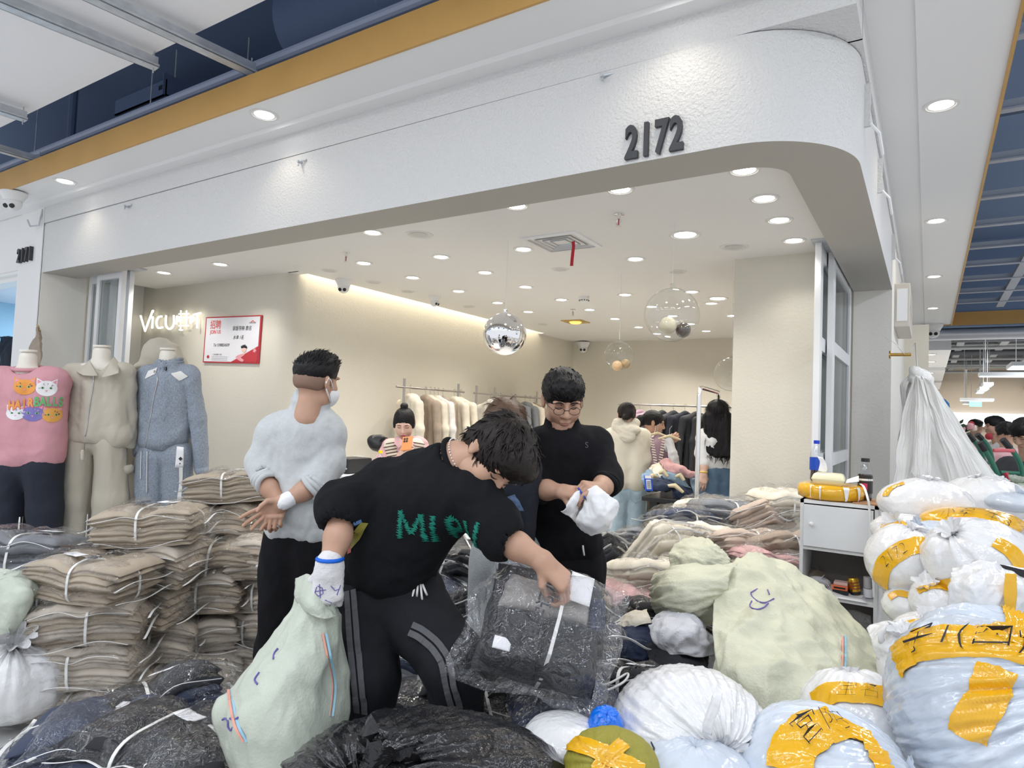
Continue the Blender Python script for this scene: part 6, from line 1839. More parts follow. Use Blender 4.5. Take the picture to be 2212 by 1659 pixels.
P.cloth('knit_vest',[C(at(848,966,4.99),at(853,1070,4.98),.068,.08),C(at(900,965,4.99),at(896,1070,4.98),.068,.08),C(at(862,1000,4.97),at(886,1000,4.97),.085)],M_vst,.012,.025,.004,9,47,sub=[C(at(874,935,4.9),at(874,985,4.86),.085,.03,k=.01)])
mb=MB()
bv=P.surf['knit_vest']
for y in range(952,1060,7):
 for x0,x1 in((829,868),(880,917)):
  pts=[]
  for x in np.linspace(x0,x1,9):
   d_=(at(x,y+abs(x-873)*.18,5.)-Vector((0,0,CAMH))).normalized()
   h_=bv.ray_cast(Vector((0,0,CAMH)),d_)
   if h_[0]is not None:pts.append(h_[0]-d_*.001)
  if len(pts)>1:mb.tube(pts,.0042,5)
ob=mb.build('knit_stripes',mat('brown_stripe',(.1,.05,.045),.9),P.root);ob['kind']='stuff'
w1=at(862,990,4.8);w2=at(893,988,4.8)
P.skin.append(arm_skin(at(836,1010,4.92),w1,hmat(w1,at(873,968,4.76),TOC*.4-RH*.8,TOC),.036,.023,.88,h=.005,curl=(.5,.6,.4),thumb=.4))
P.skin.append(arm_skin(at(908,1006,4.92),w2,hmat(w2,at(884,966,4.77),TOC*.6+RH*.7,UP),.036,.023,.88,h=.005,curl=(.7,.8,.5),thumb=.4))
P.cloth('trousers',[C(at(862,1085,5.03),at(888,1085,5.03),.095),C(at(862,1100,5.03),at(860,1290,5.03),.09,.07),C(at(888,1100,5.03),at(890,1290,5.03),.09,.07)],CL['taupe'],.015,.03,.006,6,48)
P.done(M_skinp)
t=thing('phone','orange phone held up by the woman in the striped vest','phone',tuple(at(880,954,4.77)))
Mx=frame(at(879,958,4.755),(RH*.96+UP*.12).normalized(),(UP*.8+TOC*-.5).normalized(),(TOC*.8+UP*.5).normalized())
MB().box(-.037,.037,-.055,.055,-.005,.005,Mx).build('phone_body',mat('orange_case',(.72,.26,.08),.35),t,bevel=.003)
mb=MB()
for x,y in((-.02,.036),(-.02,.016),(-.002,.036),(-.002,.016)):mb.lathe([(.008,0),(.008,.003),(.001,.003)],12,Mx@Matrix.Translation((x,y,.005)))
mb.build('camera_lenses',M_dark,t)
# woman in the cream hoodie, back turned
P=Person('woman in a cream hoodie and pale blue jeans with her back turned at the table',atz(1350,1262,0.))
P.head(at(1353,898,5.9),FH*.98-UP*.15,UP,'claw',size=.97,female=True,seed=17,face=False,hairM=M_hairg)
M_crm=mat('cream_fleece',(.7,.65,.54),.92,bump=.3,bscale=150)
sl,sr=at(1322,945,5.9),at(1386,945,5.9)
P.cloth('hoodie',[C(sl,sr,.07),C(at(1336,955,5.9),at(1334,1035,5.88),.12,.12),C(at(1370,955,5.9),at(1370,1035,5.88),.12,.12),C(sl,at(1306,990,5.9),.075,.062),C(at(1306,990,5.9),at(1312,1010,6.1),.062,.05),C(sr,at(1395,990,5.88),.075,.062),C(at(1395,990,5.88),at(1394,1005,6.05),.062,.05),E(at(1353,1068,5.88),(.3,.3,.03))],M_crm,.013,.04,.008,7,51,(1,1,.7),sub=[E(at(1353,1080,5.88),(.5,.5,.09),k=.01)])
V,F=sdf([E(at(1352,928,5.83),(.135,.075,.05)),E(at(1352,942,5.8),(.09,.05,.055)),C(at(1335,916,5.86),at(1370,916,5.86),.05)],.008,.03,[E(at(1353,908,5.88),(.07,.06,.06),k=.01)])
V=folds(V,F,.01,12,4,(1,1,2))
link('hood',mesh(V,F),M_crm,P.root)
M_jean=mat('pale_blue_jeans',(.36,.47,.55),.85,bump=.3,bscale=140,var=.16,vscale=7)
P.cloth('jeans',[C(at(1336,1062,5.9),at(1370,1062,5.9),.105),C(at(1334,1075,5.9),at(1330,1150,5.9),.105,.085),C(at(1330,1150,5.9),at(1322,1245,5.9),.085,.085),C(at(1371,1075,5.9),at(1372,1150,5.9),.105,.085),C(at(1372,1150,5.9),at(1374,1245,5.9),.085,.085)],M_jean,.013,.02,.008,7,52)
mb=MB()
for x in(1328,1373):
 q=at(x,1072,5.772)
 mb.tube([q+RH*-.05+UP*.05,q+RH*-.05-UP*.03,q-UP*.06,q+RH*.05-UP*.03,q+RH*.05+UP*.05],.003,5)
mb.build('pocket_stitching',mat('denim_stitch',(.26,.34,.4),.8),P.root)
P.skin.append(sdf([C(at(1353,905,5.9),at(1353,940,5.9),.05,.06)],.01,.02))
P.done(M_skinp)
# woman in profile holding shirts
P=Person('woman in profile with a low bun holding up striped mauve shirts',atz(1405,1250,0.))
P.head(at(1412,914,6.1),RH*.97+TOC*.12-UP*.15,UP,'lowbun',size=.97,female=True,seed=19)
M_wt=mat('white_top',(.74,.74,.75),.9,bump=.2,bscale=140)
P.cloth('top',[C(at(1398,955,6.16),at(1412,952,6.02),.065),C(at(1400,965,6.12),at(1400,1060,6.12),.11,.11),C(at(1410,958,6.),at(1418,1000,5.92),.06,.05),C(at(1418,1000,5.92),at(1438,965,5.85),.05,.04)],M_wt,.013,.03,.007,8,54)
w1=at(1446,955,5.84)
P.skin.append(arm_skin(at(1434,970,5.86),w1,hmat(w1,at(1460,945,5.84),TOC,UP),.034,.023,.88,h=.006,curl=(.8,.9,.6),thumb=.6))
P.cloth('trousers',[C(at(1400,1075,6.12),at(1404,1235,6.12),.12,.1)],CL['taupe'],.016,.03,.006,6,55)
P.skin.append(sdf([C(at(1410,918,6.1),at(1405,948,6.1),.045,.055)],.01,.02))
MB().tube([P.HM@Vector(p)for p in((.084,.01,-.02),(.083,.02,-.06),(.08,.01,-.12),(.08,.02,-.2))],.002,5).build('earphone',M_strap,P.root,smooth=True)
P.done()
# woman in the white blazer
P=Person('woman with long black hair and a white short jacket beside the chrome rail',atz(1550,1310,0.))
P.head(at(1550,896,5.3),FH*.95+RH*.3,UP,'long',size=1.,female=True,seed=21,face=False)
sl,sr=at(1524,945,5.3),at(1576,945,5.3)
P.cloth('jacket',[C(sl,sr,.062),C(at(1538,955,5.3),at(1540,1000,5.3),.105,.085),C(at(1564,955,5.3),at(1562,1000,5.3),.105,.085),C(sl,at(1518,978,5.28),.068,.055),C(at(1518,978,5.28),at(1521,1000,5.24),.056,.046),C(sr,at(1584,980,5.3),.066,.052),C(at(1538,1002,5.3),at(1566,1002,5.3),.09,.09)],M_wt,.012,.03,.007,8,56,sub=[E(at(1551,1030,5.3),(.4,.4,.05),k=.01)])
w1=at(1520,1022,5.2)
P.skin.append(arm_skin(at(1521,998,5.24),w1,hmat(w1,at(1518,1045,5.18),TOC,RH),.034,.023,.85,h=.006,curl=(.4,.5,.3)))
M_jn2=mat('blue_jeans',(.1,.17,.26),.85,bump=.3,bscale=140,var=.2,vscale=9)
P.cloth('jeans',[C(at(1538,1018,5.3),at(1564,1018,5.3),.098),C(at(1538,1035,5.3),at(1536,1290,5.3),.095,.075),C(at(1565,1035,5.3),at(1567,1290,5.3),.095,.075)],M_jn2,.013,.02,.007,7,57)
P.skin.append(sdf([C(at(1550,905,5.3),at(1550,940,5.3),.045,.055)],.01,.02))
MB().tube([at(1575,955,5.19),at(1570,965,5.18),at(1578,985,5.18)],.004,6).build('bag_strap',M_gold,P.root,smooth=True)
MB().tube([w1+UP*.01+RH*math.cos(a)*.028+FH*math.sin(a)*.028 for a in[2*PI*k/16 for k in range(16)]],.005,6,closed=True).build('bracelet',mat('yellow_scrap',(.8,.6,.05),.6),P.root,smooth=True)
P.done(M_skinp)
# people down the corridor
def walker(lab,px,py,d,face,style,topM,botM,seed,skin=None,u=UP,wide=1.,hairM=None,hood=False,faceon=True):
 c=at(px,py,d)
 P=Person(lab,(c.x,c.y,0))
 fr,ff,fu=ortho(face,u)
 P.head(c,face,u,style,size=1.,seed=seed,face=faceon,hairM=hairM)
 g=Vector((face[0],face[1],0)).normalized()
 r=g.cross(UP)
 b=c-UP*.14-ff*.03
 sh=c.z-.27
 S=lambda sx,fw,z:Vector((c.x,c.y,0))+r*sx-g*.05+g*fw+UP*z
 P.skin.append(sdf([C(c-UP*.06,S(0,0,sh+.02),.05,.06)]+[q for e in(-1,1)for q in(C(S(0,0,sh),S(e*.17,0,sh),.045),C(S(e*.17,0,sh),S(e*.23,0,sh-.28),.042,.038),C(S(e*.23,0,sh-.28),S(e*.17,.2,sh-.38),.036,.03))],.014,.02))
 ps=[C(S(-.16,0,sh),S(.16,0,sh),.07),C(S(-.08,0,sh-.05),S(-.07,0,sh-.48),.12*wide,.11*wide),C(S(.08,0,sh-.05),S(.07,0,sh-.48),.12*wide,.11*wide),C(S(-.19,0,sh),S(-.23,0.,sh-.28),.07,.055),C(S(-.23,0,sh-.28),S(-.17,.2,sh-.38),.055,.042),C(S(.19,0,sh),S(.23,0,sh-.28),.07,.055),C(S(.23,0,sh-.28),S(.17,.2,sh-.38),.055,.042)]
 if hood:ps+=[E(S(0,-.1,sh+.04),(.12,.07,.05)),C(S(-.06,-.02,sh+.07),S(.06,-.02,sh+.07),.06)]
 P.cloth('top',ps,topM,.016,.04,.008,7,seed)
 for sx in(-1,1):
  w=S(sx*.16,.22,sh-.39)
  P.skin.append(sdf([C(S(sx*.17,.2,sh-.38),w,.032,.03)]+hand(frame(w,g,r*-sx,g.cross(r*-sx)),.95),.006,.01))
 z0=sh-.52
 P.cloth('trousers',[C(S(-.09,0,z0),S(.09,0,z0),.1),C(S(-.09,0,z0-.05),S(-.1,0,.08),.1,.07),C(S(.09,0,z0-.05),S(.1,0,.08),.1,.07)],botM,.018,.03,.006,6,seed)
 P.done(skin or M_skin)
walker('man in a white shirt facing left down the corridor',2148,921,8.,-RH*.9+FH*.25,'crop',M_wt,M_nv,23)
walker('person in a pink hoodie with back turned down the corridor',2172,938,6.6,FH*.9+RH*.4,'crop',mat('pink_fleece',(.72,.42,.45),.9,bump=.2,bscale=120),M_nv,25,hood=True,faceon=False)
walker('dark haired man cut by the right photo edge, looking down at a trolley',2214,938,5.2,-RH*.75-UP*.45+TOC*.2,'crop',CL['charcoal'],M_nv,27)
walker('small far man in the corridor left of the white shirt',2108,922,11.,RH*.8+TOC*.2,'crop',M_wt,M_nv,29)
walker('person with dark hair far back behind the flowers',2066,935,9.5,FH,'claw',CL['cream'],M_nv,31,faceon=False)
# dressed mannequins at the left
M_form=mat('ivory_mannequin',(.76,.72,.64),.45)
M_pinks=mat('pink_fleece_sweat',(.6,.3,.34),.92,bump=.35,bscale=170,bdist=.004)
M_bgj=mat('oatmeal_jersey',(.52,.48,.4),.9,bump=.3,bscale=150,bdist=.004)
M_gbl=mat('blue_grey_melange',(.27,.31,.37),.92,bump=.4,bscale=120,var=.22,vscale=110,bdist=.004)
M_zip=mat('zip_metal',(.55,.55,.55),.3,.7)
def mannequin(lab,base):
 P=Person(lab,(base.x,base.y,0))
 P.root.name='dressed_mannequin'
 P.root['category']='mannequin'
 MB().lathe([(.001,0),(.17,0),(.17,.012),(.015,.02),(.013,.7),(.001,.7)],24,Matrix.Translation((base.x,base.y,0))).build('stand',M_chrome,P.root,smooth='auto')
 return P
def neckform(P,x,ytop,d,w=.05,lean=0):
 top=at(x,ytop,d)
 z=lambda t:top-UP*t
 V,F=sdf([C(z(.05),z(.16),w,w*1.15),C(z(.16)-RH*.11,z(.16)+RH*.11,.035),E(z(.3)+FH*.05,(.1,.05,.12))],.008,.05,clip=[((0,0,top.z),(RH*.1*lean+UP+FH*-.08))])
 link('neck_form',mesh(V,F),M_form,P.root)
 MB().lathe([(.001,0.),(w*1.,0),(w*1.03,.006),(w*1.,.014),(.001,.015)],26,Matrix.Translation(top-UP*.012)@Matrix.Rotation(.08,4,RH)).build('neck_cap',M_form,P.root,smooth='auto')
D1=4.3
P=mannequin('headless mannequin in a pink sweatshirt printed with cat faces, navy trousers',at(60,900,D1))
neckform(P,62,756,D1)
P.cloth('sweatshirt',[C(at(-10,822,D1),at(122,818,D1),.065),C(at(8,830,D1),at(14,975,D1),.115,.11),C(at(106,830,D1),at(100,970,D1),.105,.105),C(at(58,840,D1),at(58,975,D1-.01),.12,.12),C(at(20,990,D1),at(98,985,D1),.11,.105,k=.02),C(at(126,826,D1+.05),at(118,990,D1+.13),.065,.05),C(at(-14,826,D1+.05),at(-18,990,D1+.1),.065,.05)],M_pinks,.011,.035,.01,5,101,(1,1,.8),sub=[C(at(62,770,D1),at(62,800,D1),.085,.075,k=.01),E(at(60,1038,D1),(.5,.5,.1),k=.01)])
q=at(62,797,D1)
MB().tube([q+RH*math.cos(a)*.088+FH*math.sin(a)*.078+UP*(.016*math.sin(a)+.004)for a in[2*PI*k/30 for k in range(30)]],.012,8,closed=True).build('neckband',M_pinks,P.root,smooth=True)
P.cloth('trousers',[C(at(25,1010,D1),at(95,1005,D1),.1),C(at(22,1020,D1),at(14,1100,D1),.125,.11),C(at(14,1100,D1),at(10,1230,D1),.11,.1),C(at(92,1015,D1),at(98,1100,D1),.115,.1),C(at(98,1100,D1),at(98,1230,D1),.1,.09)],mat('navy_trousers',(.014,.018,.032),.85,bump=.3,bscale=150),.013,.03,.007,6,102,(1,1,.5))
bv=P.surf['sweatshirt']
def blob(cx,cy,r,sy=1.,ears=True,n=22):
 pts=[]
 for k in range(n):
  a=2*PI*k/n
  pts.append((cx+r*math.cos(a),cy+r*sy*math.sin(a)))
 return pts
px_m=D1/1410
O0=at(72,870,D1-.15)
zc=Vector((-O0.x,-O0.y,0)).normalized()
Mx=frame(O0,UP.cross(zc),UP,zc)
rr=random.Random(8)
for(x,y,r,col,nm)in((55,838,19,(.78,.33,.07),'orange'),(93,839,19,(.8,.79,.8),'white'),(43,894,16,(.8,.79,.82),'pale'),(72,893,19,(.2,.17,.45),'violet'),(106,895,18,(.72,.36,.08),'ginger')):
 X,Y=(x-72)*px_m,-(y-870)*px_m
 R0=r*px_m
 Mc=mat('print_'+nm,col,.8)
 for sx in(-1,1):
  V=[(X+sx*R0*.95,Y+R0*1.12),(X+sx*R0*.25,Y+R0*.72),(X+sx*R0*.92,Y+R0*.3)]
  decal(bv,V,[(0,1,2)],Mx,.0025,'printed_ear',Mc,P.root)
  V=[(X+sx*R0*.88,Y+R0*.98),(X+sx*R0*.5,Y+R0*.72),(X+sx*R0*.85,Y+R0*.5)]
  decal(bv,V,[(0,1,2)],Mx,.0034,'printed_ear_lining',mat('print_pink',(.75,.3,.4),.8),P.root)
 V=blob(X,Y,R0,.86)
 decal(bv,V,[tuple(range(len(V)))],Mx,.003,'printed_cat_face',Mc,P.root)
 for sx in(-1,1):
  V=blob(X+sx*R0*.38,Y+R0*.05,R0*.17,.7,n=10)
  decal(bv,V,[tuple(range(10))],Mx,.004,'printed_eye',mat('print_green',(.25,.55,.25),.7),P.root)
  V=blob(X+sx*R0*.38,Y+R0*.05,R0*.07,1.4,n=8)
  decal(bv,V,[tuple(range(8))],Mx,.005,'printed_pupil',M_ink,P.root)
 V=[(X-R0*.14,Y-R0*.22),(X,Y-R0*.38),(X+R0*.14,Y-R0*.22)]
 decal(bv,V,[(0,1,2)],Mx,.004,'printed_nose',mat('print_pink',(.75,.3,.4),.8),P.root)
 VV,FF=[],[]
 for k in range(5):
  a=rr.uniform(0,PI);q=Vector((X+R0*.75*math.cos(a),Y+R0*.6*math.sin(a),0))
  e=Vector((-.3*math.cos(a),-.3*math.sin(a),0))*R0;s_=Vector((-e.y,e.x,0))*.18
  n0=len(VV);VV+=[q-s_,q+s_,q+e];FF.append((n0,n0+1,n0+2))
 decal(bv,VV,FF,Mx,.004,'printed_fur_stripes',mat('print_dark',(.16,.09,.08),.8)if nm in('orange','ginger')else mat('print_greyblue',(.35,.35,.45),.8),P.root)
for i,chh in enumerate('HAIRBALLS'):
 x=35+i*10.6;y=880-13*math.sin((i+.7)/9*PI*.62)
 Mc=mat('print_green2',(.13,.42,.16),.7)if i>3 else mat('print_orange',(.85,.32,.06),.7)
 Vt,Ft=text_mesh(chh,.072 if i<4 else .082,.0035)
 Ml=Mx@Matrix.Translation(((x-72)*px_m,-(y-870)*px_m,0))@Matrix.Scale(.62,4,(1,0,0))
 decal(bv,[(v[0]+.004,v[1]-.005)for v in Vt],Ft,Ml,.0045,'letter_shadow',mat('print_magenta',(.8,.12,.25),.7),P.root)
 decal(bv,[tuple(v)for v in Vt],Ft,Ml,.006,'printed_letter',Mc,P.root)
P.done(M_form)if P.skin else None
D2=4.5
P=mannequin('headless mannequin in an oatmeal zip jacket and wide oatmeal trousers',at(205,900,D2))
neckform(P,221,746,D2,.054)
P.cloth('jacket',[C(at(160,803,D2),at(268,800,D2),.05),C(at(184,815,D2),at(178,930,D2),.075,.1),C(at(246,812,D2),at(246,930,D2),.075,.095),C(at(214,815,D2-.02),at(210,935,D2-.02),.09,.11),C(at(164,938,D2),at(256,940,D2),.1,.095,k=.02),C(at(156,806,D2+.02),at(146,900,D2+.05),.055,.048),C(at(146,900,D2+.05),at(146,985,D2+.02),.048,.042),C(at(274,806,D2+.03),at(277,900,D2+.06),.055,.05),C(at(277,900,D2+.06),at(274,1010,D2+.04),.05,.042)],M_bgj,.01,.022,.01,6,104,(1,1,.7),sub=[C(at(221,758,D2),at(219,795,D2-.03),.075,.05,k=.01),E(at(210,985,D2),(.21,.5,.1),k=.01),C(at(219,795,D2-.1),at(216,826,D2-.16),.035,.018,k=.01)])
for V,F in(sheet([[at(197,775,D2+.02),at(183,786,D2-.02),at(165,803,D2-.06)],[at(196,783,D2-.06),at(184,795,D2-.1),at(170,806,D2-.13)],[at(212,812,D2-.14),at(198,812,D2-.16),at(180,811,D2-.15)]],16,16,.012,.002,9,3),sheet([[at(246,770,D2+.02),at(256,784,D2-.02),at(258,795,D2-.06)],[at(236,785,D2-.07),at(246,795,D2-.11),at(257,803,D2-.13)],[at(219,816,D2-.14),at(236,812,D2-.16),at(256,806,D2-.15)]],16,16,.012,.002,9,4)):
 link('collar',mesh(V,F),M_bgj,P.root)
def on_cloth(P,nm,pts,lift=.003):
 out=[]
 for x,y in catmull(np.array(pts,float),max(8,len(pts)*6)):
  o_=Vector((0,0,CAMH));d_=(at(x,y,4.)-o_).normalized()
  h_=P.surf[nm].ray_cast(o_,d_)
  if h_[0]is not None:out.append(h_[0]-d_*lift)
 return out
def zipper(P,nm,pts,w=.007):
 L_=on_cloth(P,nm,pts)
 z=MB().tube(L_,w*.5,6).build('zip',M_zip,P.root,smooth=True)
 MB().box(-.004,.004,-.003,.003,-.028,0,Matrix.Translation(L_[0]-FH*.008)).build('zip_pull',M_zip,z)
zipper(P,'jacket',[(203,812),(200,840),(193,880),(188,920),(184,942)])
P.cloth('trousers',[C(at(178,950,D2),at(236,950,D2),.088),C(at(172,965,D2),at(162,1080,D2),.095,.1),C(at(162,1080,D2),at(150,1260,D2),.1,.125),C(at(238,965,D2),at(238,1080,D2),.095,.1),C(at(238,1080,D2),at(232,1260,D2),.1,.12)],M_bgj,.012,.03,.012,5,105,(1,1,.3))
MB().tube(on_cloth(P,'trousers',[(181,955),(180,975),(178,990)],.006)or[at(181,955,4.3),at(178,990,4.3)],.004,6).build('drawstring',M_bgj,P.root,smooth=True)
link('drawstring_tip',mesh(*sdf([C(at(178,975,4.32),at(178,992,4.32),.012)],.006,.01)),M_bgj,P.root)
D3=5.
P=mannequin('mannequin in an oatmeal hooded jacket behind the blue grey suit',at(330,900,D3))
P.cloth('jacket',[C(at(300,830,D3),at(400,810,D3),.07),C(at(318,835,D3),at(310,960,D3),.12),C(at(385,830,D3),at(380,960,D3),.12),C(at(294,835,D3-.03),at(272,1010,D3-.1),.062,.05),C(at(408,820,D3),at(425,960,D3),.065,.05)],M_bgj,.012,.04,.007,6,107,(1,1,.6))
V,F=sdf([E(at(344,772,D3),(.125,.12,.15)),C(at(320,790,D3-.05),at(298,800,D3-.1),.05,.035),C(at(372,760,D3),at(395,800,D3),.06,.05),C(at(302,800,D3-.1),at(340,805,D3-.08),.03,.03)],.01,.05,[E(at(310,805,D3-.16),(.12,.1,.05),k=.02)])
link('hood',mesh(folds(V,F,.01,7,3),F),M_bgj,P.root)
MB().tube([at(312,808,4.82),at(304,860,4.8),at(285,900,4.8),at(284,925,4.8)],.005,6).build('drawstring',M_bgj,P.root,smooth=True)
P.cloth('trousers',[C(at(310,985,D3),at(380,985,D3),.1),C(at(308,1000,D3),at(292,1220,D3),.11,.1),C(at(382,1000,D3),at(385,1220,D3),.11,.1)],M_bgj,.014,.03,.01,5,108,(1,1,.3))
D4=4.62
P=mannequin('headless mannequin in a blue grey zip suit with white shoulder patches',at(355,900,D4))
neckform(P,364,752,D4,.054)
P.cloth('jacket',[C(at(320,808,D4),at(408,808,D4),.06),C(at(336,820,D4),at(332,950,D4),.085,.09),C(at(382,820,D4),at(378,940,D4),.085,.095),C(at(356,830,D4-.03),at(352,950,D4-.03),.09,.1),C(at(318,812,D4+.02),at(308,900,D4+.03),.06,.05),C(at(308,900,D4+.03),at(300,1000,D4),.05,.042),C(at(414,812,D4),at(427,900,D4+.02),.056,.05),C(at(427,900,D4+.02),at(436,1012,D4),.05,.042),C(at(366,790,D4),at(366,800,D4),.085)],M_gbl,.01,.022,.01,6,110,(1,1,.7),sub=[C(at(366,770,D4),at(364,800,D4-.02),.07,.056,k=.008),E(at(352,1002,D4),(.2,.5,.105),k=.01)])
q=at(366,792,D4)
MB().tube([q+RH*math.cos(a)*.084+FH*math.sin(a)*.078+UP*(.03*math.cos(a)+.01*math.sin(a)+.006)for a in[2*PI*k/30 for k in range(30)]],.012,8,closed=True).tube([q+RH*math.cos(a)*.079+FH*math.sin(a)*.073+UP*(.03*math.cos(a)+.01*math.sin(a)+.028)for a in[2*PI*k/30 for k in range(30)]],.011,8,closed=True).build('collar',M_gbl,P.root,smooth=True)
MB().tube([at(436,1010,D4-.02),at(437,1028,D4-.02)],[.044,.04],14).build('cuff',M_gbl,P.root,smooth=True)
zipper(P,'jacket',[(335,800),(340,820),(332,860),(325,900),(318,940),(314,966)])
for pl in([(382,800),(398,812),(380,822),(364,806)][::-1],[(313,800),(334,792),(330,808),(308,818)]):
 Mf=frame(at(360,810,D4-.3),RH,UP,TOC)
 V=[]
 for x,y in pl:
  p=Mf.inverted()@at(x,y,D4-.12);V.append((p.x,p.y))
 pl_o=decal(P.surf['jacket'],V,[tuple(range(4))],Mf,.004,'shoulder_patch',mat('white_patch',(.76,.75,.73),.7),P.root,.02,.6)
P.cloth('trousers',[C(at(330,980,D4),at(384,980,D4),.088),C(at(328,995,D4),at(322,1240,D4),.098,.1),C(at(384,995,D4),at(386,1240,D4),.092,.095)],M_gbl,.012,.03,.011,5,111,(1,1,.3))
L_=on_cloth(P,'trousers',[(390,975),(389,1040),(385,1090),(380,1150)])
if len(L_)>3:MB().ribbon(L_,RH,.032,.004).build('side_stripe',mat('white_patch',(.76,.75,.73),.7),P.root)
for x0,L in((305,60),(318,90)):
 L_=on_cloth(P,'trousers',[(x0,975),(x0-1,975+L*.6),(x0-1,975+L)],.006)
 if len(L_)>2:MB().tube(L_,.004,6).build('drawstring',mat('pale_grey_cord',(.6,.62,.65),.8),P.root,smooth=True)
t=P.root
V,F=pillow(*[at(x,y,D4-.22)for x,y in((378,1010),(396,1010),(397,966),(382,964))],.002,6,6)
lb=link('hang_tag',mesh(V,F),M_paper,t)
put_text('tag_print','◆ ▪',frame(at(389,995,D4-.235),UP*-1,RH,TOC),.03,M_ink,lb)
# the lit sign and the poster on the end wall
WY=3.898
def wl_(x,y,off=0):return aty(x,y,WY-off)
t=thing('neon_sign','white glowing letter sign on the end wall over the mannequins','sign',tuple(wl_(370,700)))
Z=lambda x,y:(280+x/6.9125,640+y/6.9125)
M_neon=mat('neon_white',(1,1,1),.4,emit=(1,.95,.8),estr=1.7)
for st in([[(165,290),(230,520),(345,215)]],[[(345,300),(338,480)],[(352,205),(346,240)]],[[(480,300),(430,315),(400,390),(425,470),(490,465)]],[[(545,285),(540,420),(590,490),(655,430),(660,285)]],[[(705,300),(698,420)],[(705,300),(745,320),(735,365),(703,370)]],[[(765,210),(762,515)],[(850,215),(848,455)],[(735,265),(885,262)],[(735,320),(885,318)],[(735,440),(885,438)],[(740,500),(790,505)]],[[(915,300),(910,410)],[(915,300),(955,320),(945,370),(912,375)]],[[(955,275),(1062,252)],[(1012,265),(1008,475)]]):
 mb=MB()
 for s_ in st:
  Q=[wl_(*Z(x,y),.045)for x,y in s_]
  mb.tube(catmull([tuple(q)for q in Q],18).tolist()if len(Q)>3 else Q,.0105 if len(st)<4 else .0065,8)
 mb.build('letter',M_neon,t,smooth=True)
 s0=wl_(*Z(*st[0][0]),.03)
 MB().tube([s0+Vector((0,.03,0)),s0],.004,6).build('standoff',M_steel,t)
c0,c1,c2,c3=wl_(441,783),wl_(561,786),wl_(565.5,685),wl_(445,686)
px_=(c1-c0).normalized();Wp=(c1-c0).length;Hp=(c3-c0).length
py_=(c3-c0);py_=(py_-px_*py_.dot(px_)).normalized();pz_=px_.cross(py_)
Mp=frame(c0+Vector((0,-.012,0)),px_,py_,pz_)
t=thing('recruitment_poster','white and red recruitment poster with handwriting beside the glowing sign','poster',tuple(c0))
M_pred=mat('poster_red',(.52,.035,.05),.45);M_psal=mat('poster_coral',(.78,.12,.11),.45)
MB().box(0,Wp,0,Hp,-.008,.004,Mp).build('poster_board',M_pred,t)
U=lambda x,y:Mp@Vector((x*Wp,y*Hp,0))
def flat(name,pts,z,M):
 me=bpy.data.meshes.new(name);me.from_pydata([tuple(Mp@Vector((x*Wp,y*Hp,z)))for x,y in pts],[],[tuple(range(len(pts)))]);me.update()
 return link(name,me,M,t,False)
flat('poster_sheet',[(.02,.025),(.98,.025),(.98,.975),(.02,.975)],.0055,mat('poster_white',(.78,.78,.82),.5))
flat('red_corner',[(.53,.025),(.98,.025),(.98,.36)],.007,M_pred)
def ptxt(s,x,y,size,M,**kw):
 return put_text('lettering',s,Mp@Matrix.Translation((x*Wp,y*Hp,.0075)),size,M,t,**kw)
ptxt('招聘',.2,.815,.092,M_psal,bold=.0006);ptxt('JOIN US',.205,.665,.05,M_psal,bold=.0008)
ptxt('穿版导购 数名',.68,.73,.048,M_ink,shear=.2);ptxt('水单 1名',.63,.54,.045,M_ink,shear=.2);ptxt('Te:1598824509',.33,.38,.042,M_ink,shear=.25)
ptxt('︿',.86,.9,.06,M_psal,bold=.002);ptxt('浙江商业集团',.86,.845,.017,M_ink)
ptxt('上“商业招聘”小程序',.27,.175,.017,M_ink)
for k in range(3):
 flat('small_print',[(.17,.125-k*.035),(.46,.125-k*.035),(.46,.135-k*.035),(.17,.135-k*.035)],.007,mat('print_grey',(.45,.45,.48),.6))
flat('round_stamp',[(.1+.025*math.cos(a),.125+.035*math.sin(a))for a in[2*PI*k/16 for k in range(16)]],.007,M_pred)
flat('drawn_face',[(.745+.042*math.cos(a),.29+.062*math.sin(a))for a in[2*PI*k/18 for k in range(18)]],.0085,mat('print_skin',(.82,.55,.48),.6))
flat('drawn_hair',[(.7,.31),(.69,.345),(.7,.37),(.715,.36),(.72,.39),(.74,.375),(.755,.4),(.77,.37),(.785,.365),(.8,.335),(.795,.31),(.75,.325)],.0095,M_ink)
flat('drawn_neck',[(.735,.25),(.755,.25),(.765,.185),(.725,.185)],.008,mat('print_skin',(.82,.55,.48),.6))
flat('drawn_sleeve',[(.61,.13),(.65,.17),(.72,.2),(.76,.17),(.7,.12),(.76,.07),(.74,.03),(.7,.04),(.63,.09)],.0092,mat('print_rosedots',(.78,.35,.38),.6))
flat('drawn_flower',[(.93+.025*math.cos(a)*(1+.3*math.cos(5*a)),.27+.04*math.sin(a)*(1+.3*math.cos(5*a)))for a in[2*PI*k/30 for k in range(30)]],.0092,mat('print_rosedots',(.78,.35,.38),.6))
t=thing('framed_card','small white framed card on the end wall half behind the hood','frame',tuple(wl_(292,760)))
a,b_=wl_(281,782),wl_(302,738)
MB().box(a.x,b_.x,WY-.02,WY,a.z,b_.z).build('card_frame',M_white,t)
MB().box(a.x+.012,b_.x-.012,WY-.022,WY-.019,a.z+.012,b_.z-.03).build('card',mat('print_bluegrey',(.55,.58,.66),.5),t)
tag(MB().tube([aty(82,705,2.71),aty(84,715,2.66)],.012,8).build('brass_hook',mat('brass',(.62,.38,.1),.25,.8)),'brass hook on the pillar over the pink sweatshirt','hook')
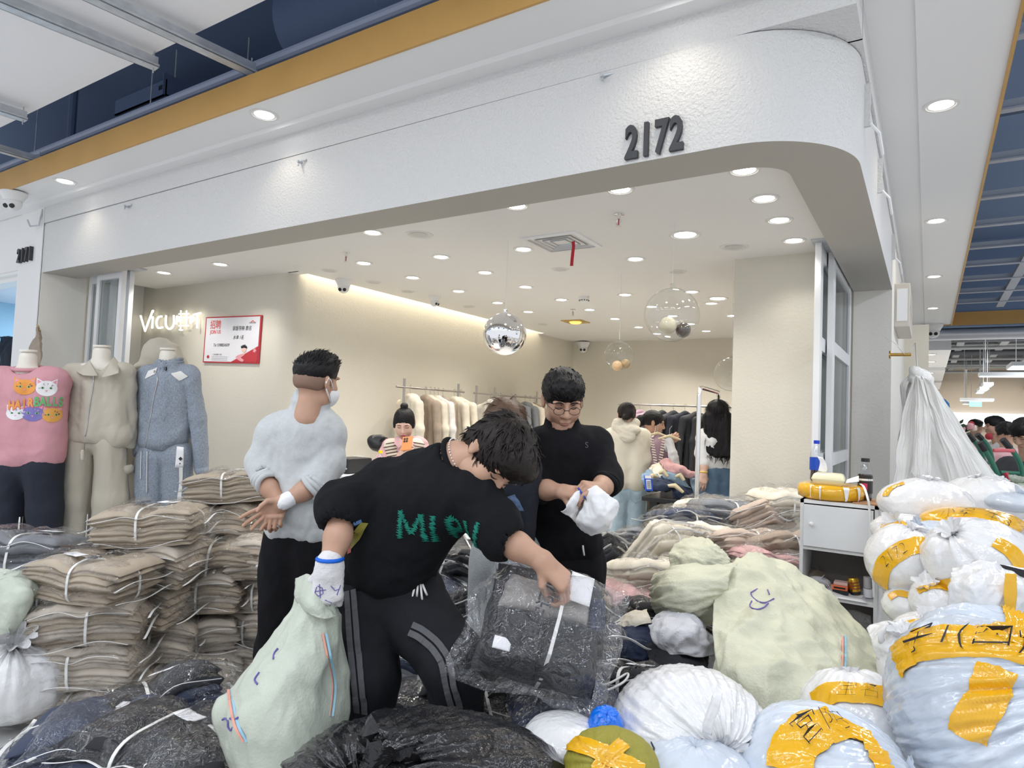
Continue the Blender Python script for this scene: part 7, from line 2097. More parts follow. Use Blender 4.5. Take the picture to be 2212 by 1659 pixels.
V,F=sheet([[aty(79,708,2.69),aty(85,706,2.68)],[aty(78,725,2.66),aty(84,722,2.64)],[aty(64,750,2.62),aty(88,745,2.6)],[aty(60,778,2.64),aty(88,790,2.6)]],20,12,.03,.012,12,3,.01)
tag(link('hanging_cloth',mesh(V,F),CL['taupe']),'tan and black straps hanging from the brass hook behind the pink sweatshirt','bag')
V,F=sheet([[aty(2,728,3.4),aty(16,728,3.4),aty(46,728,3.4)],[aty(2,780,3.3),aty(16,780,3.25),aty(48,780,3.3)],[aty(2,880,3.35),aty(16,880,3.3),aty(46,880,3.35)]],26,20,.12,.03,6,5)
tag(link('dark_garment',mesh(V,F),M_nv),'dark navy garment hanging in the neighbouring doorway at the left edge','coat')
# hanging balloons
M_bal=film('balloon_film',(.96,.97,.97),.07,.03,6,.12,.004)
M_mir=mat('mirror_foil',(.9,.9,.92),.03,1.,bump=.1,bscale=9,bdist=.01)
def balloon(lab,px,py,d,r,M,inner=(),letter=None,ztop=ZC):
 c=at(px,py,d)
 t=thing('balloon',lab,'balloon',tuple(c))
 Mx=Matrix.Translation(c)
 nv=40;n=56
 pr=[]
 for k in range(nv+1):
  a=-PI/2+PI*k/nv
  pr.append((max(.0008,r*math.cos(a)),r*math.sin(a)*.99))
 V,F=[],[]
 for i,(q,z)in enumerate(pr):
  for j in range(n):
   w=2*PI*j/n
   pk=1+.012*math.sin(w*14)*(abs(z/r)**3)
   V.append(Mx@Vector((q*math.cos(w)*pk,q*math.sin(w)*pk,z)))
 F=[(i*n+j,i*n+(j+1)%n,i*n+n+(j+1)%n,i*n+n+j)for i in range(nv)for j in range(n)]
 MB().add(V,F).build('skin_of_balloon',M,t,smooth=True)
 MB().lathe([(.004,r*.97),(.018,r*1.02),(.01,r*1.06),(.02,r*1.12),(.014,r*1.15)],14,Mx).build('neck',M_bal if M is M_bal else M_mir,t,smooth=True)
 MB().tube([c+UP*r*1.1,Vector((c.x,c.y,ztop))],.0018,5).build('string',M_strap,t)
 for(x,y,dd,rr_,M2)in inner:
  p=at(x,y,dd)
  MB().lathe([(max(.0005,rr_*math.cos(a)),rr_*math.sin(a))for a in[-PI/2+PI*k/16 for k in range(17)]],24,Matrix.Translation(p)).build('small_ball',M2,t,smooth=True)
 if letter:
  put_text('letter',letter,frame(c+TOC*(r+.002),RH,UP,TOC),.2,M_ink,t,bold=.004)
 return t
balloon('silver mirror ball balloon hanging on a white string',1090,722,4.5,.15,M_mir)
M_pe=mat('pearl_beige',(.62,.56,.42),.3,coat=.4);M_br=mat('dark_brown_ball',(.07,.055,.045),.2,coat=.5)
balloon('large clear balloon with a beige and a dark small ball inside',1451,680,4.,.166,M_bal,((1443,703,3.95,.052,M_pe),(1476,713,3.97,.046,M_br)))
M_or=mat('pale_orange_ball',(.85,.58,.32),.35);M_tn=mat('tan_marble_ball',(.55,.4,.22),.3,var=.4,vscale=20)
balloon('small clear balloon with two pale orange balls inside',1337,768,5.5,.122,M_bal,((1333,790,5.45,.042,M_or),(1351,786,5.5,.04,M_tn)))
balloon('clear balloon with a black letter, half hidden by the right pillar',1580,808,5.6,.148,M_bal,(),'n')
# racks, hangers and clothes inside the shop
M_wood=mat('pale_wood',(.66,.56,.36),.5)
M_rail=mat('brushed_steel_rail',(.45,.43,.41),.3,.8)
def garment_mesh(kind,seed):
 "clothes on a hanger: x across the shoulders, y thickness, z down from the hook at the origin"
 w=.2
 ps=[C((-w,0,-.19),(0,0,-.13),.03,.04),C((w,0,-.19),(0,0,-.13),.03,.04)]
 L={'hoodie':.72,'jacket':.66,'coat':.95,'top':.58}[kind]
 for x in(-.13,-.05,.05,.13):
  ps.append(C((x,0,-.21),(x*1.05,.004,-.13-L),.045,.04))
 for s in(-1,1):
  ps.append(C((s*w,0,-.2),(s*(w+.045),0.,-.45),.045,.04))
  ps.append(C((s*(w+.045),0,-.45),(s*(w+.045),.01,-.13-min(L,.72)*.95),.04,.03))
 if kind=='hoodie':
  ps+=[E((0,.045,-.18),(.11,.05,.09)),C((-.07,-.02,-.14),(0.,-.04,-.22),.03),C((.07,-.02,-.14),(0.,-.04,-.22),.03)]
 V,F=sdf(ps,.016,.03)
 return folds(V,F,.01,8,seed,(1,1,.5)),F
GM={k:[mesh(*garment_mesh(k,s))for s in(1,2)]for k in('hoodie','jacket','coat','top')}
for k in GM:
 for me in GM[k]:me.polygons.foreach_set('use_smooth',[True]*len(me.polygons))
hk=MB().tube([(0.,0,-.012)]+[(.018*math.sin(a),0,-.018+.018*math.cos(a)+0.)for a in[2.6-k*.42 for k in range(11)]]+[(0,0,-.075),(0,0,-.13)],.0022,6).build('hook',M_rail)
hw=MB().tube([(-.2,0,-.185),(-.1,0,-.145),(0,0,-.125),(.1,0,-.145),(.2,0,-.185)],[.008,.011,.014,.011,.008],8).tube([(-.17,0,-.195),(.17,0,-.195)],.006,6).build('hanger',M_wood,smooth='auto')
HKM,HWM=hk.data,hw.data
bpy.data.objects.remove(hk);bpy.data.objects.remove(hw)
_gm={}
def hang(kind,i,M,p,rz,lab,group,s=1.):
 t=thing('hanging_garment',lab,{'hoodie':'hoodie','jacket':'jacket','coat':'coat','top':'top'}[kind],tuple(p),group,rz)
 t.scale=(s,s,s)
 key=(kind,i%2,M.name)
 if key not in _gm:
  me=GM[kind][i%2].copy();me.materials.append(M);_gm[key]=me
 for nm,me in(('garment',_gm[key]),('hanger',HWM),('hook',HKM)):
  o=bpy.data.objects.new(nm,me);COL.objects.link(o);o.parent=t
 return t
def rack(lab,a,b,zr,posts,zt=.09,feet=True):
 a,b=Vector(a),Vector(b)
 t=thing('garment_rack',lab,'clothes rack',tuple((a+b)/2-UP*zr))
 d=(b-a).normalized()
 MB().tube([a,b],.012,10).build('rail',M_rail,t,smooth='auto')
 for q in posts:
  p=a+d*q
  MB().tube([p-UP*p.z+UP*.01,p+UP*zt],.014,10).build('post',M_rail,t,smooth='auto')
  s=d.cross(UP)*.2
  if feet:MB().tube([Vector((p.x,p.y,.02))-s,Vector((p.x,p.y,.02))+s],.014,8).build('foot',M_rail,t,smooth='auto')
 return t
XR=-4.6
rack('steel clothes rack by the left wall behind the woman with the phone',(XR,5.,1.73),(XR,6.16,1.73),1.73,(.12,1.05))
rack('second steel clothes rack by the left wall behind the man in black',(XR,6.36,1.73),(XR,7.95,1.73),1.73,(.05,.45,1.5))
C_={k:CL[k]for k in CL}
WHO='clothes on the left wall racks'
for i,(y,kind,col,lab)in enumerate(((5.22,'hoodie','cream','cream hoodie at the near end of the first left rack'),(5.47,'jacket','taupe','taupe jacket next to the cream hoodie on the first left rack'),(5.55,'jacket','cream','first cream jacket behind the taupe one on the first left rack'),(5.62,'jacket','lighttan','light tan jacket in the middle of the first left rack'),(5.69,'top','offwhite','off white top in the middle of the first left rack'),(5.77,'jacket','taupe','second taupe jacket in the first left rack'),(5.98,'hoodie','cream','cream hoodie at the far post of the first left rack'),(6.1,'jacket','cream','cream jacket at the far end of the first left rack'),(6.72,'jacket','offwhite','pale jacket with dark edging at the near end of the second left rack'),(6.86,'jacket','cream','cream jacket second on the second left rack'),(6.95,'top','offwhite','off white top third on the second left rack'),(7.2,'jacket','black','black jacket in the middle of the second left rack'),(7.3,'jacket','grey','grey jacket beside the black one on the second left rack'),(7.55,'hoodie','grey','grey hoodie at the far part of the second left rack'),(7.68,'jacket','cream','cream jacket near the far post of the second left rack'),(7.8,'jacket','taupe','taupe jacket at the far end of the second left rack'))):
 hang(kind,i,C_[col],(XR,y,1.755),-.25+.06*((i*7)%5-2),lab,WHO)
ra=aty(1336,873,8.);rb=aty(1586,878,8.)
zr=ra.z
rack('long dark clothes rack along the back wall',(ra.x,8.,zr),(-1.26,8.,zr),zr,(.12,2.2),0.)
M_mv=mat('mauve_shirt',(.34,.22,.28),.8,bump=.2,bscale=120)
names=('nearest the hoodie woman','second','third','fourth','fifth','sixth','seventh','eighth','ninth','tenth','eleventh','twelfth','last before the right pillar')
for i in range(13):
 x=ra.x+.3+i*(-1.36-ra.x-.3)/12
 M=(M_mv,M_mv,CL['black'],CL['black'],M_nv,CL['black'],CL['black'],CL['charcoal'],CL['black'],M_nv,CL['black'],mat('wine_red_cloth',(.35,.03,.06),.85),mat('rose_red_cloth',(.55,.06,.12),.85))[i]
 hang(('top','jacket','coat','coat','jacket','coat','coat','coat','coat','jacket','coat','top','top')[i],i,M,(x,8.,zr+.025),PI/2-.55+.08*((i*5)%4-1.5),('mauve' if i<2 else 'red' if i>10 else 'black')+' garment on the back rack, '+names[i]+(' from the left' if 0<i<12 else ''),'clothes on the back rack',1.)
t=thing('chrome_rail','tall chrome U shaped clothes rail in front of the woman with long black hair','clothes rail',tuple(atz(1530,1180,0)))
a,b=at(1511,836,4.6),at(1553,848,5.35)
zt=(a.z+b.z)/2
A,B=Vector((a.x,a.y,zt)),Vector((b.x,b.y,zt))
d=(B-A).normalized()
pts=[Vector((A.x,A.y,.06)),A-UP*.06]+[A-UP*.06+d*.06*(1-math.cos(w))+UP*.06*math.sin(w)for w in(.4,.8,1.2)]+[A+d*.06,B-d*.06]+[B-UP*.06-d*.06*(1-math.cos(w))+UP*.06*math.sin(w)for w in(1.2,.8,.4)]+[B-UP*.06,Vector((B.x,B.y,.06))]
MB().tube(pts,.0155,12).build('tube',M_chrome,t,smooth='auto')
s=d.cross(UP)*.22
for p in(A,B):
 MB().tube([Vector((p.x,p.y,.06))-s,Vector((p.x,p.y,.06))+s],.014,8).build('foot',M_chrome,t,smooth='auto')
t=thing('table','black table heaped with jeans and hangers behind the man in black','table',tuple(atz(1430,1180,0)))
tz=.86
e0,e1=atz(1386,1072,tz),atz(1468,1064,tz)
X0,X1,Y0=e0.x,e0.x+.7,e0.y
M_bt=mat('black_table_top',(.02,.02,.022),.25)
MB().box(X0,X1,Y0,Y0+.65,tz-.035,tz).build('table_top',M_bt,t,bevel=.004)
for x,y in((X0+.05,Y0+.05),(X1-.12,Y0+.05),(X0+.05,Y0+.55),(X1-.12,Y0+.55)):
 MB().box(x,x+.07,y,y+.05,0,tz-.035).build('leg',M_bt,t)
MB().box(X0+.1,X0+.34,Y0+.08,Y0+.14,.02,tz-.035).build('leg_panel',mat('dark_granite',(.07,.07,.075),.4,var=.4,vscale=90),t)
for i,(px,d_,z,wood)in enumerate(((1448,5.15,.7,False),(1468,5.45,.76,True))):
 c=at(px,1110,d_)
 t=thing('stool',('black bar stool in front of the heaped table','bar stool with a pale wood seat behind the black one')[i],'stool',(c.x,c.y,0),'stools by the table',.2)
 MB().box(-.19,.19,-.17,.17,z-.03,z).build('seat',mat('pale_wood',(.66,.56,.36),.5)if wood else M_bt,t,bevel=.006,world=False)
 MB().box(-.175,.175,-.155,.155,z-.075,z-.03).build('apron',M_bt,t,world=False)
 for sx in(-1,1):
  for sy in(-1,1):
   MB().box(sx*.16-.018,sx*.16+.018,sy*.14-.018,sy*.14+.018,0,z-.07).build('leg',M_bt,t,world=False)
 MB().box(-.16,.16,-.152,-.135,.22,.25).box(-.16,.16,.135,.152,.22,.25).build('footrest',M_bt,t,world=False)
M_lj=mat('light_jeans',(.2,.29,.38),.85,bump=.3,bscale=140,var=.2,vscale=12)
M_dj=mat('dark_jeans',(.022,.035,.075),.85,bump=.3,bscale=140,var=.2,vscale=12)
M_ros=mat('dusty_rose_trousers',(.56,.32,.32),.8)
heap=[('dark jeans folded at the front of the heaped table','jeans',[[(1392,1038,5.5),(1420,1030,5.6),(1455,1036,5.6)],[(1390,1052,5.35),(1425,1048,5.35),(1458,1050,5.4)],[(1400,1062,5.34),(1430,1060,5.33),(1462,1058,5.4)]],M_dj),('light jeans on top of the heaped table','jeans',[[(1430,1010,5.7),(1450,1012,5.7),(1470,1022,5.7)],[(1432,1028,5.55),(1458,1030,5.5),(1480,1040,5.55)],[(1440,1040,5.5),(1465,1048,5.46),(1490,1058,5.5)]],M_lj),('blue denim trailing off the table edge','jeans',[[(1455,1040,5.5),(1470,1042,5.5),(1488,1050,5.5)],[(1452,1062,5.4),(1472,1066,5.38),(1494,1070,5.45)],[(1458,1088,5.4),(1476,1090,5.38),(1490,1082,5.42)]],M_dj),('dusty rose trousers thrown over the heap on the table','trousers',[[(1424,1000,5.7),(1440,992,5.7),(1452,1000,5.7)],[(1436,1014,5.6),(1455,1006,5.58),(1470,1010,5.6)],[(1455,1024,5.55),(1480,1020,5.52),(1500,1022,5.55)],[(1470,1030,5.55),(1492,1030,5.52),(1506,1032,5.55)]],M_ros),('cream knit with stripes on the heap','knitwear',[[(1402,1014,5.7),(1420,1004,5.7),(1438,1010,5.7)],[(1404,1026,5.6),(1425,1020,5.58),(1442,1024,5.6)],[(1410,1036,5.55),(1428,1034,5.53),(1444,1036,5.55)]],CL['cream']),('pale jeans at the left of the heap','jeans',[[(1388,1026,5.6),(1402,1018,5.65),(1420,1024,5.6)],[(1388,1038,5.5),(1405,1034,5.48),(1425,1040,5.5)],[(1390,1048,5.46),(1408,1046,5.44),(1428,1050,5.46)]],M_lj),('denim hanging over the right end of the table','jeans',[[(1490,1035,5.6),(1505,1032,5.6),(1520,1040,5.6)],[(1494,1055,5.5),(1510,1052,5.5),(1526,1060,5.5)],[(1500,1085,5.5),(1514,1080,5.48),(1528,1078,5.5)]],M_lj)]
for i,(lab,cat,ct,M)in enumerate(heap):
 o=clothlike('folded_'+cat,lab,cat,ct,M,nu=26,nv=24,th=.07,amp=.028,f=10,seed=70+i,wob=.02)
for i,(a,b)in enumerate((((1420,1030,5.42),(1398,1040,5.36)),((1440,1050,5.36),(1476,1064,5.3)),((1460,1030,5.44),(1478,1038,5.4)),((1424,1022,5.46),(1442,1030,5.42)))):
 a,b=at(*a),at(*b);m=(a+b)/2+UP*.03;s_=(b-a).normalized().cross(UP)*.01
 t=thing('wooden_hanger','pale wooden hanger on the heaped table, '+('leftmost','sticking out over the table edge','under the rose trousers','on the cream knit')[i],'hanger',tuple(m),'hangers on the table')
 MB().tube([a,a.lerp(m,.6),m,m.lerp(b,.4),b],[.012,.017,.02,.017,.012],8).build('arm',M_wood,t,smooth='auto')
 MB().tube([m,m+UP*.03,m+UP*.05+s_,m+UP*.06],.0025,5).build('hook',M_rail,t)
t=thing('tag_box','slim blue and white barcoded box standing on the table edge','box',tuple(at(1400,1060,5.3)))
Mx=frame(at(1402,1060,5.3),RH,FH,(UP+RH*-.12).normalized())
MB().box(-.03,.03,-.01,.01,0,.125,Mx).build('box_body',mat('bright_blue_card',(.02,.1,.6),.5),t)
MB().box(-.026,.026,-.012,-.009,.1,.124,Mx).box(-.018,.018,-.012,-.009,.015,.09,Mx).build('white_label',M_paper,t)
m=MB()
for k in range(9):m.box(-.014,.014,-.0135,-.0115,.022+k*.007,.0245+k*.007,Mx)
ob=m.build('barcode',M_ink,t);ob['kind']='stuff'
for i,(lab,ct,M)in enumerate((('mauve shirt with cream striped edges on a hanger held by the woman in profile',[[(1408,948,5.9),(1420,938,5.88),(1436,946,5.9)],[(1402,965,5.86),(1420,965,5.8),(1442,962,5.84)],[(1400,1000,5.86),(1420,1000,5.8),(1440,998,5.84)],[(1400,1020,5.86),(1418,1022,5.82),(1434,1018,5.84)]],M_mv),('white garment on a hanger held in front of the woman in profile',[[(1436,950,5.8),(1446,944,5.8),(1454,954,5.8)],[(1442,975,5.78),(1452,975,5.76),(1462,980,5.78)],[(1446,1005,5.78),(1458,1005,5.76),(1470,1008,5.78)]],M_wt))):
 t=thing('held_garment',lab,'shirt',tuple(at(*ct[1][1])))
 V,F=sheet(ct,30,24,.05,.018,9,80+i,.008)
 link('cloth',mesh(V,F),M,t)
 q=at(*ct[0][1])+UP*.01
 MB().tube([q-RH*.1-UP*.03,q,q+RH*.1-UP*.03],[.008,.014,.008],8).build('hanger',M_wood,t,smooth='auto')
 MB().tube([q,q+UP*.06,q+UP*.09+RH*.02],.0025,5).build('hook',M_rail,t)
 if i==0:
  mb=MB()
  for s_ in(-1,1):
   for k in range(13):
    x=1421+s_*(13-k*.9);y=949+k*5.6
    mb.tube([at(x-4,y-1,5.775),at(x+4,y+1,5.765)],.006,5)
  ob=mb.build('striped_edging',M_vst,t);ob['kind']='stuff'
tz=1.06
c0=atz(722,1030,tz)
t=thing('counter','white counter in front of the woman with the phone','counter',(c0.x+.4,c0.y+.3,0))
MB().box(c0.x-.45,c0.x+.5,c0.y+.06,c0.y+.68,tz-.04,tz).build('counter_top',M_white,t,bevel=.004)
MB().box(c0.x-.43,c0.x+.48,c0.y+.09,c0.y+.65,0,tz-.04).build('counter_body',M_white,t)
p=at(735,1032,4.35);p.z=tz
t=thing('label_printer','dark boxy machine on the counter behind the bending man\'s shoulder','printer',tuple(p))
MB().box(p.x-.07,p.x+.09,p.y-.02,p.y+.2,tz,tz+.1).build('case',M_dark,t,bevel=.012)
MB().box(p.x-.06,p.x+.08,p.y-.024,p.y-.018,tz+.03,tz+.04).build('slot',M_steel,t)
p=atz(773,1012,tz)
t=thing('cup','white paper cup on the counter','cup',tuple(p))
MB().lathe([(.001,0),(.026,0),(.034,.085),(.036,.088),(.033,.088),(.025,.01)],20,Matrix.Translation(p)).build('cup_body',M_paper,t,smooth='auto')
MB().lathe([(.0275,.012),(.033,.07)],20,Matrix.Translation(p),caps=False).build('sleeve',mat('pale_green_print',(.6,.66,.58),.6),t,smooth=True)
p=atz(820,1018,tz)
bottle('drink_bottle','small yellow capped drink bottle on the white counter',tuple(p),[(.001,0),(.026,0),(.029,.01),(.029,.07),(.024,.1),(.013,.125),(.013,.13)],M_pet,mat('yellow_cap',(.9,.68,.02),.35),(.02,.06),mat('yellow_label',(.85,.62,.03),.4),None)
p=atz(745,1018,tz)
V,F=pillow((p.x-.07,p.y-.04,tz+.004),(p.x+.08,p.y-.05,tz+.004),(p.x+.09,p.y+.09,tz+.01),(p.x-.06,p.y+.08,tz+.006),.006,12,10,amp=.003,wob=.01,seed=4)
tag(link('paper_stack',mesh(V,F),M_paper),'loose white papers on the counter left of the cup','paper')
V,F=sdf([C(at(806,952,5.2),at(822,950,5.2),.045,.04),E(at(815,962,5.2),(.07,.05,.05))],.01,.02)
t=thing('shoulder_bag','black bag behind the shoulder of the woman with the phone','bag',tuple(at(815,965,5.2)))
link('bag_body',mesh(folds(V,F,.006,12,3),F),M_dark,t)
MB().tube(catmull([tuple(at(*q))for q in((818,955,5.18),(832,945,5.1),(846,960,4.97),(846,990,4.94))],16).tolist(),.006,6).build('strap',M_dark,t,smooth=True)
# hanging white bags, trolleys, the mall beyond
hx=atx(1934,765,-.26)
t=thing('peg_rail','brass peg on the side wall with white bags hanging from it','peg',tuple(hx))
M_brass=mat('brass',(.62,.38,.1),.25,.8)
pe=Vector((-.05,hx.y-.75,hx.z-.02));ps=Vector((-.262,hx.y-.75,hx.z-.02))
ps=at(1934,766,5.);ps.x=-.26;ps=aty(1934,766,ps.y);ps.x=-.258
pe=at(1968,766,4.95)
MB().tube([ps,pe],.013,10).build('peg',M_brass,t,smooth='auto')
MB().lathe([(.001,0),(.03,0),(.03,.012),(.001,.013)],16,frame(ps,(0,1,0),(0,0,1),(1,0,0))).build('rosette',M_brass,t,smooth='auto')
MB().tube([pe-RH*.02,pe+UP*.09+RH*.03,pe-UP*.12+RH*.05,at(1985,830,4.9)],.004,6).tube([pe-RH*.05,pe+UP*.08-RH*.12,pe+UP*.13-RH*.2],.003,6).build('cord',M_strap,t,smooth=True)
M_hang=mat('milky_bag_plastic',(.86,.85,.83),.38,bump=.4,bscale=12,bdist=.02,coat=.2)
DH=4.7
hb_=thing('hanging_bags','bunch of empty white plastic bags hanging from the brass peg, fanning out','plastic bags',tuple(at(1970,800,DH)))
fans=[([(1972,812),(1985,808),(1998,812)],[(1962,900),(1990,890),(2030,885)],[(1960,1000),(2020,990),(2090,985)],[(1985,1075),(2060,1080),(2150,1068)],0.),([(1970,815),(1978,812),(1988,815)],[(1952,880),(1966,878),(1985,885)],[(1938,960),(1960,965),(1985,960)],[(1928,1045),(1950,1052),(1968,1040)],-.08),([(1982,812),(1990,815),(1996,822)],[(1978,900),(1992,900),(2012,905)],[(1968,985),(1985,995),(2008,990)],[(1962,1020),(1985,1040),(2010,1032)],-.14),([(1990,810),(2000,815),(2006,822)],[(2010,880),(2025,890),(2045,900)],[(2035,980),(2065,985),(2090,985)],[(2050,1060),(2090,1090),(2130,1085)],-.1),([(1998,815),(2006,820),(2012,830)],[(2030,880),(2050,900),(2070,920)],[(2070,965),(2100,985),(2130,1005)],[(2110,1050),(2150,1072),(2190,1078)],.06),([(1966,812),(1972,806),(1980,812)],[(1950,840),(1958,842),(1966,846)],[(1945,900),(1952,905),(1960,900)],[(1936,950),(1944,960),(1954,955)],.05)]
for i,(a,b,c,d,dz)in enumerate(fans):
 ct=[[(x,y,DH+dz+.03*math.sin(i+k))for k,(x,y)in enumerate(r)]for r in(a,b,c,d)]
 V,F=sheet(ct,60,60,.02,.03,6,120+i,.02,uvf=(1.1,2.6))
 link('bag_sheet',mesh(V,F),M_hang,hb_)
V,F=sdf([E(at(1988,818,DH),(.07,.05,.06)),C(at(1975,800,DH),at(2003,826,DH),.03,.03)],.01,.03)
link('tied_knot',mesh(folds(V,F,.018,14,3),F),M_hang,hb_)
for i,(lab,px,py,d,rad)in enumerate((('crumpled white bag beside the hanging bags above the trolley',2150,1066,4.3,(.09,.1,.07)),('grey green sack bundle behind the white bags by the trolley',2186,1068,4.4,(.1,.12,.085)),('white bag low by the trolley wheel',2180,1120,4.,(.12,.12,.1)))):
 b,t=sack('plastic_bag',lab,'plastic bag',px,py,d,rad,(.2,-.3,1),(M_wbag,M_canvas,M_wbag)[i],.16,1.2,.05,130+i,.9,(.05,.04),nu=64,nv=40)
t=thing('light_box_sign','slim beige sign box on the side wall above the brass peg','sign',(-.22,6.9,2.9))
a,b=aty(1941,612,6.6),aty(1941,706,6.6)
MB().box(-.262,-.14,6.6,7.5,b.z,a.z).build('sign_body',mat('sign_beige',(.6,.56,.5),.4),t,bevel=.01)
MB().box(-.24,-.16,6.592,6.6,b.z+.05,a.z-.05).build('end_plate',M_alu,t)
for k in range(5):
 put_text('lettering','MODAS'[k],frame((-.137,6.75+.14*k,(a.z+b.z)/2),(0,1,0),(0,0,1),(1,0,0)),.12,M_white,t,bold=.002)
struct(MB().box(-.3,-.262,13.2,13.9,0,3.3).build('trim_7',mat('blue_steel_frame',(.35,.45,.58),.4,.3)))
struct(MB().box(-.6,-.3,13.9,30,0,3.6).build('wall_side_far',M_greige))
d=struct(bpy.data.objects.new('door_6',None));COL.objects.link(d);d.location=(-.15,13.4,0)
p0,p1=aty(1994,770,11.5),aty(2008,880,11.5)
MB().box(-.255,-.2,11.3,11.4,0,2.62).box(-.255,-.2,12.5,12.6,0,2.62).box(-.255,-.2,11.3,12.6,2.52,2.62).build('door_frame',mat('blue_steel_frame',(.35,.45,.58),.4,.3),d)
MB().box(-.255,-.225,11.4,12.5,0,2.52).build('pane',mat('smoky_pane',(.2,.25,.28),.15),d)
struct(MB().box(-.3,9,13.2,13.23,3.28,3.5).build('trim_8',M_gold))
struct(MB().box(-.3,9,13.23,13.6,3.26,4.7).build('wall_bulkhead',M_navy))
tag(MB().tube([(-.2,13.5,3.16),(9,13.5,3.16)],.1,14).build('duct_pipe',mat('silver_duct',(.62,.63,.66),.35,.4),smooth='auto'),'silver duct crossing the corridor under the gold beam','duct')
struct(MB().box(-9,12,13.6,41,4.1,4.15).build('ceiling_far',mat('dark_grey_ceiling',(.1,.11,.12),.8)))
M_pg=mat('pipe_light_grey',(.42,.44,.46),.5);M_pd=mat('pipe_dark_grey',(.12,.13,.15),.6)
WH=('nearest','second','third','fourth','fifth','sixth','seventh','eighth','ninth','tenth','eleventh','farthest')
for i in range(12):
 y=14.4+i*1.25
 tag(MB().tube([(-.2,y,3.55+.07*((i*3)%4)),(9,y+.1,3.55+.07*((i*3)%4))],.045+.03*(i%3==0),8).build('ceiling_pipe',M_pg if i%3 else M_pd,smooth='auto'),('dark' if i%3==0 else 'grey')+' pipe crossing the far corridor ceiling, '+WH[i]+' of the row','pipe','pipes in the far corridor')
for i in range(4):
 x=.6+i*.9
 tag(MB().box(x,x+.16,13.7,30,3.72,3.84).build('cable_tray',M_pg),'lengthwise grey cable tray in the far corridor, '+WH[i]+' from the left','cable tray')
def linear(lab,x0,x1,y0,y1,z):
 t=thing('linear_light',lab,'light',((x0+x1)/2,(y0+y1)/2,z))
 MB().box(x0,x1,y0,y1,z,z+.07).build('housing',M_alu,t)
 MB().box(x0+.02,x1-.02,y0+.02,y1-.02,z-.006,z).build('diffuser',M_led,t)
 for x in(x0+.1,x1-.1):
  MB().tube([(x,(y0+y1)/2,z+.07),(x,(y0+y1)/2,4.09)],.006,5).build('suspension',M_steel,t)
for px0,px1,py,Y,w,lab in((2115,2300,812,14.9,.3,'long hanging light panel at the right edge of the corridor'),(2185,2300,790,13.8,.9,'hanging light panel cut by the right edge, above the long one'),(2073,2148,865,21.,.3,'slim hanging light far down the corridor'),(2124,2147,832,18.,.8,'small square hanging light, nearest of three'),(2116,2137,841,19.6,.8,'small square hanging light, second of three'),(2110,2128,847,21.2,.8,'small square hanging light, third of three'),(2080,2095,872,24.,.6,'smallest hanging light beside the green exit sign')):
 a,b=aty(px0,py,Y),aty(px1,py,Y)
 linear(lab,a.x,b.x,Y,Y+w,a.z)
a,b=aty(2094,878,22),aty(2121,868,22)
t=thing('exit_sign','green lit exit sign hanging far down the corridor','sign',tuple(a))
MB().box(a.x,b.x,22,22.04,a.z,b.z).build('sign_body',mat('green_sign',(.1,.6,.4),.5,emit=(.3,.85,.62),estr=1.3),t)
for k in(.15,.85):
 x_=a.x+(b.x-a.x)*k
 MB().tube([(x_,22.02,a.z),(x_,22.02,4.1)],.008,5).build('suspension',M_steel,t)
put_text('arrow','→',frame(((a.x+b.x)/2,21.99,(a.z+b.z)/2),(1,0,0),(0,0,1),(0,-1,0)),.2,M_white,t)
Y=29
a,b=aty(2020,918,Y),aty(2020,890,Y)
struct(MB().box(-.3,9,Y,Y+.2,0,4.12).build('wall_end',mat('cream_end_wall',(.78,.68,.56),.7)))
M_band=mat('lit_sign_band',(.8,.85,.9),.5,emit=(.82,.9,1.),estr=.9)
t=thing('shop_sign_band','pale lit sign band with white characters across the far end of the corridor','sign',(2,Y,a.z))
MB().box(-.3,7,Y-.15,Y,a.z,b.z).build('band',M_band,t)
MB().box(-.3,7,Y-.17,Y,a.z-.08,a.z).build('lower_rail',mat('grey_violet',(.35,.32,.42),.5),t)
q=aty(2106,905,Y-.16)
put_text('lettering','名品佳人',frame((q.x,Y-.16,(a.z+b.z)/2),(1,0,0),(0,0,1),(0,-1,0)),.42,mat('white_glow',(1,1,1),.5,emit=(1,1,1),estr=2),t,bold=.01)
q=aty(2157,918,Y-.02)
t=thing('wall_lettering','small coral lettering on the cream far wall','sign',tuple(q))
put_text('lettering','比好',frame((q.x,Y-.03,q.z),(1,0,0),(0,0,1),(0,-1,0)),.42,M_psal,t,bold=.008)
lamp('far_shop_light','AREA',(2.,26,3.4),60,3.,(1,.96,.9),sizey=4)
lamp('corridor_light','AREA',(2.2,17,3.4),160,1.2,(.95,.98,1.),sizey=6)
xr=3.1
a=atx(2212,880,xr);
struct(MB().box(xr,xr+.1,9,29,2.75,3.05).box(xr-.25,xr,9,29,3.05,3.12).build('wall_right_shops',M_white))
struct(MB().box(xr-.27,xr-.25,9,29,3.05,3.16).build('trim_9',M_gold))
struct(MB().box(xr+.9,xr+1.,9,29,0,3.05).build('wall_right_far',mat('cream_end_wall',(.78,.68,.56),.7)))
for i in range(5):
 y=10+i*3.6
 struct(MB().box(xr,xr+.12,y,y+.12,0,2.75).build('trim_%d'%(10+i),mat('dark_door_frame',(.05,.05,.06),.4)))
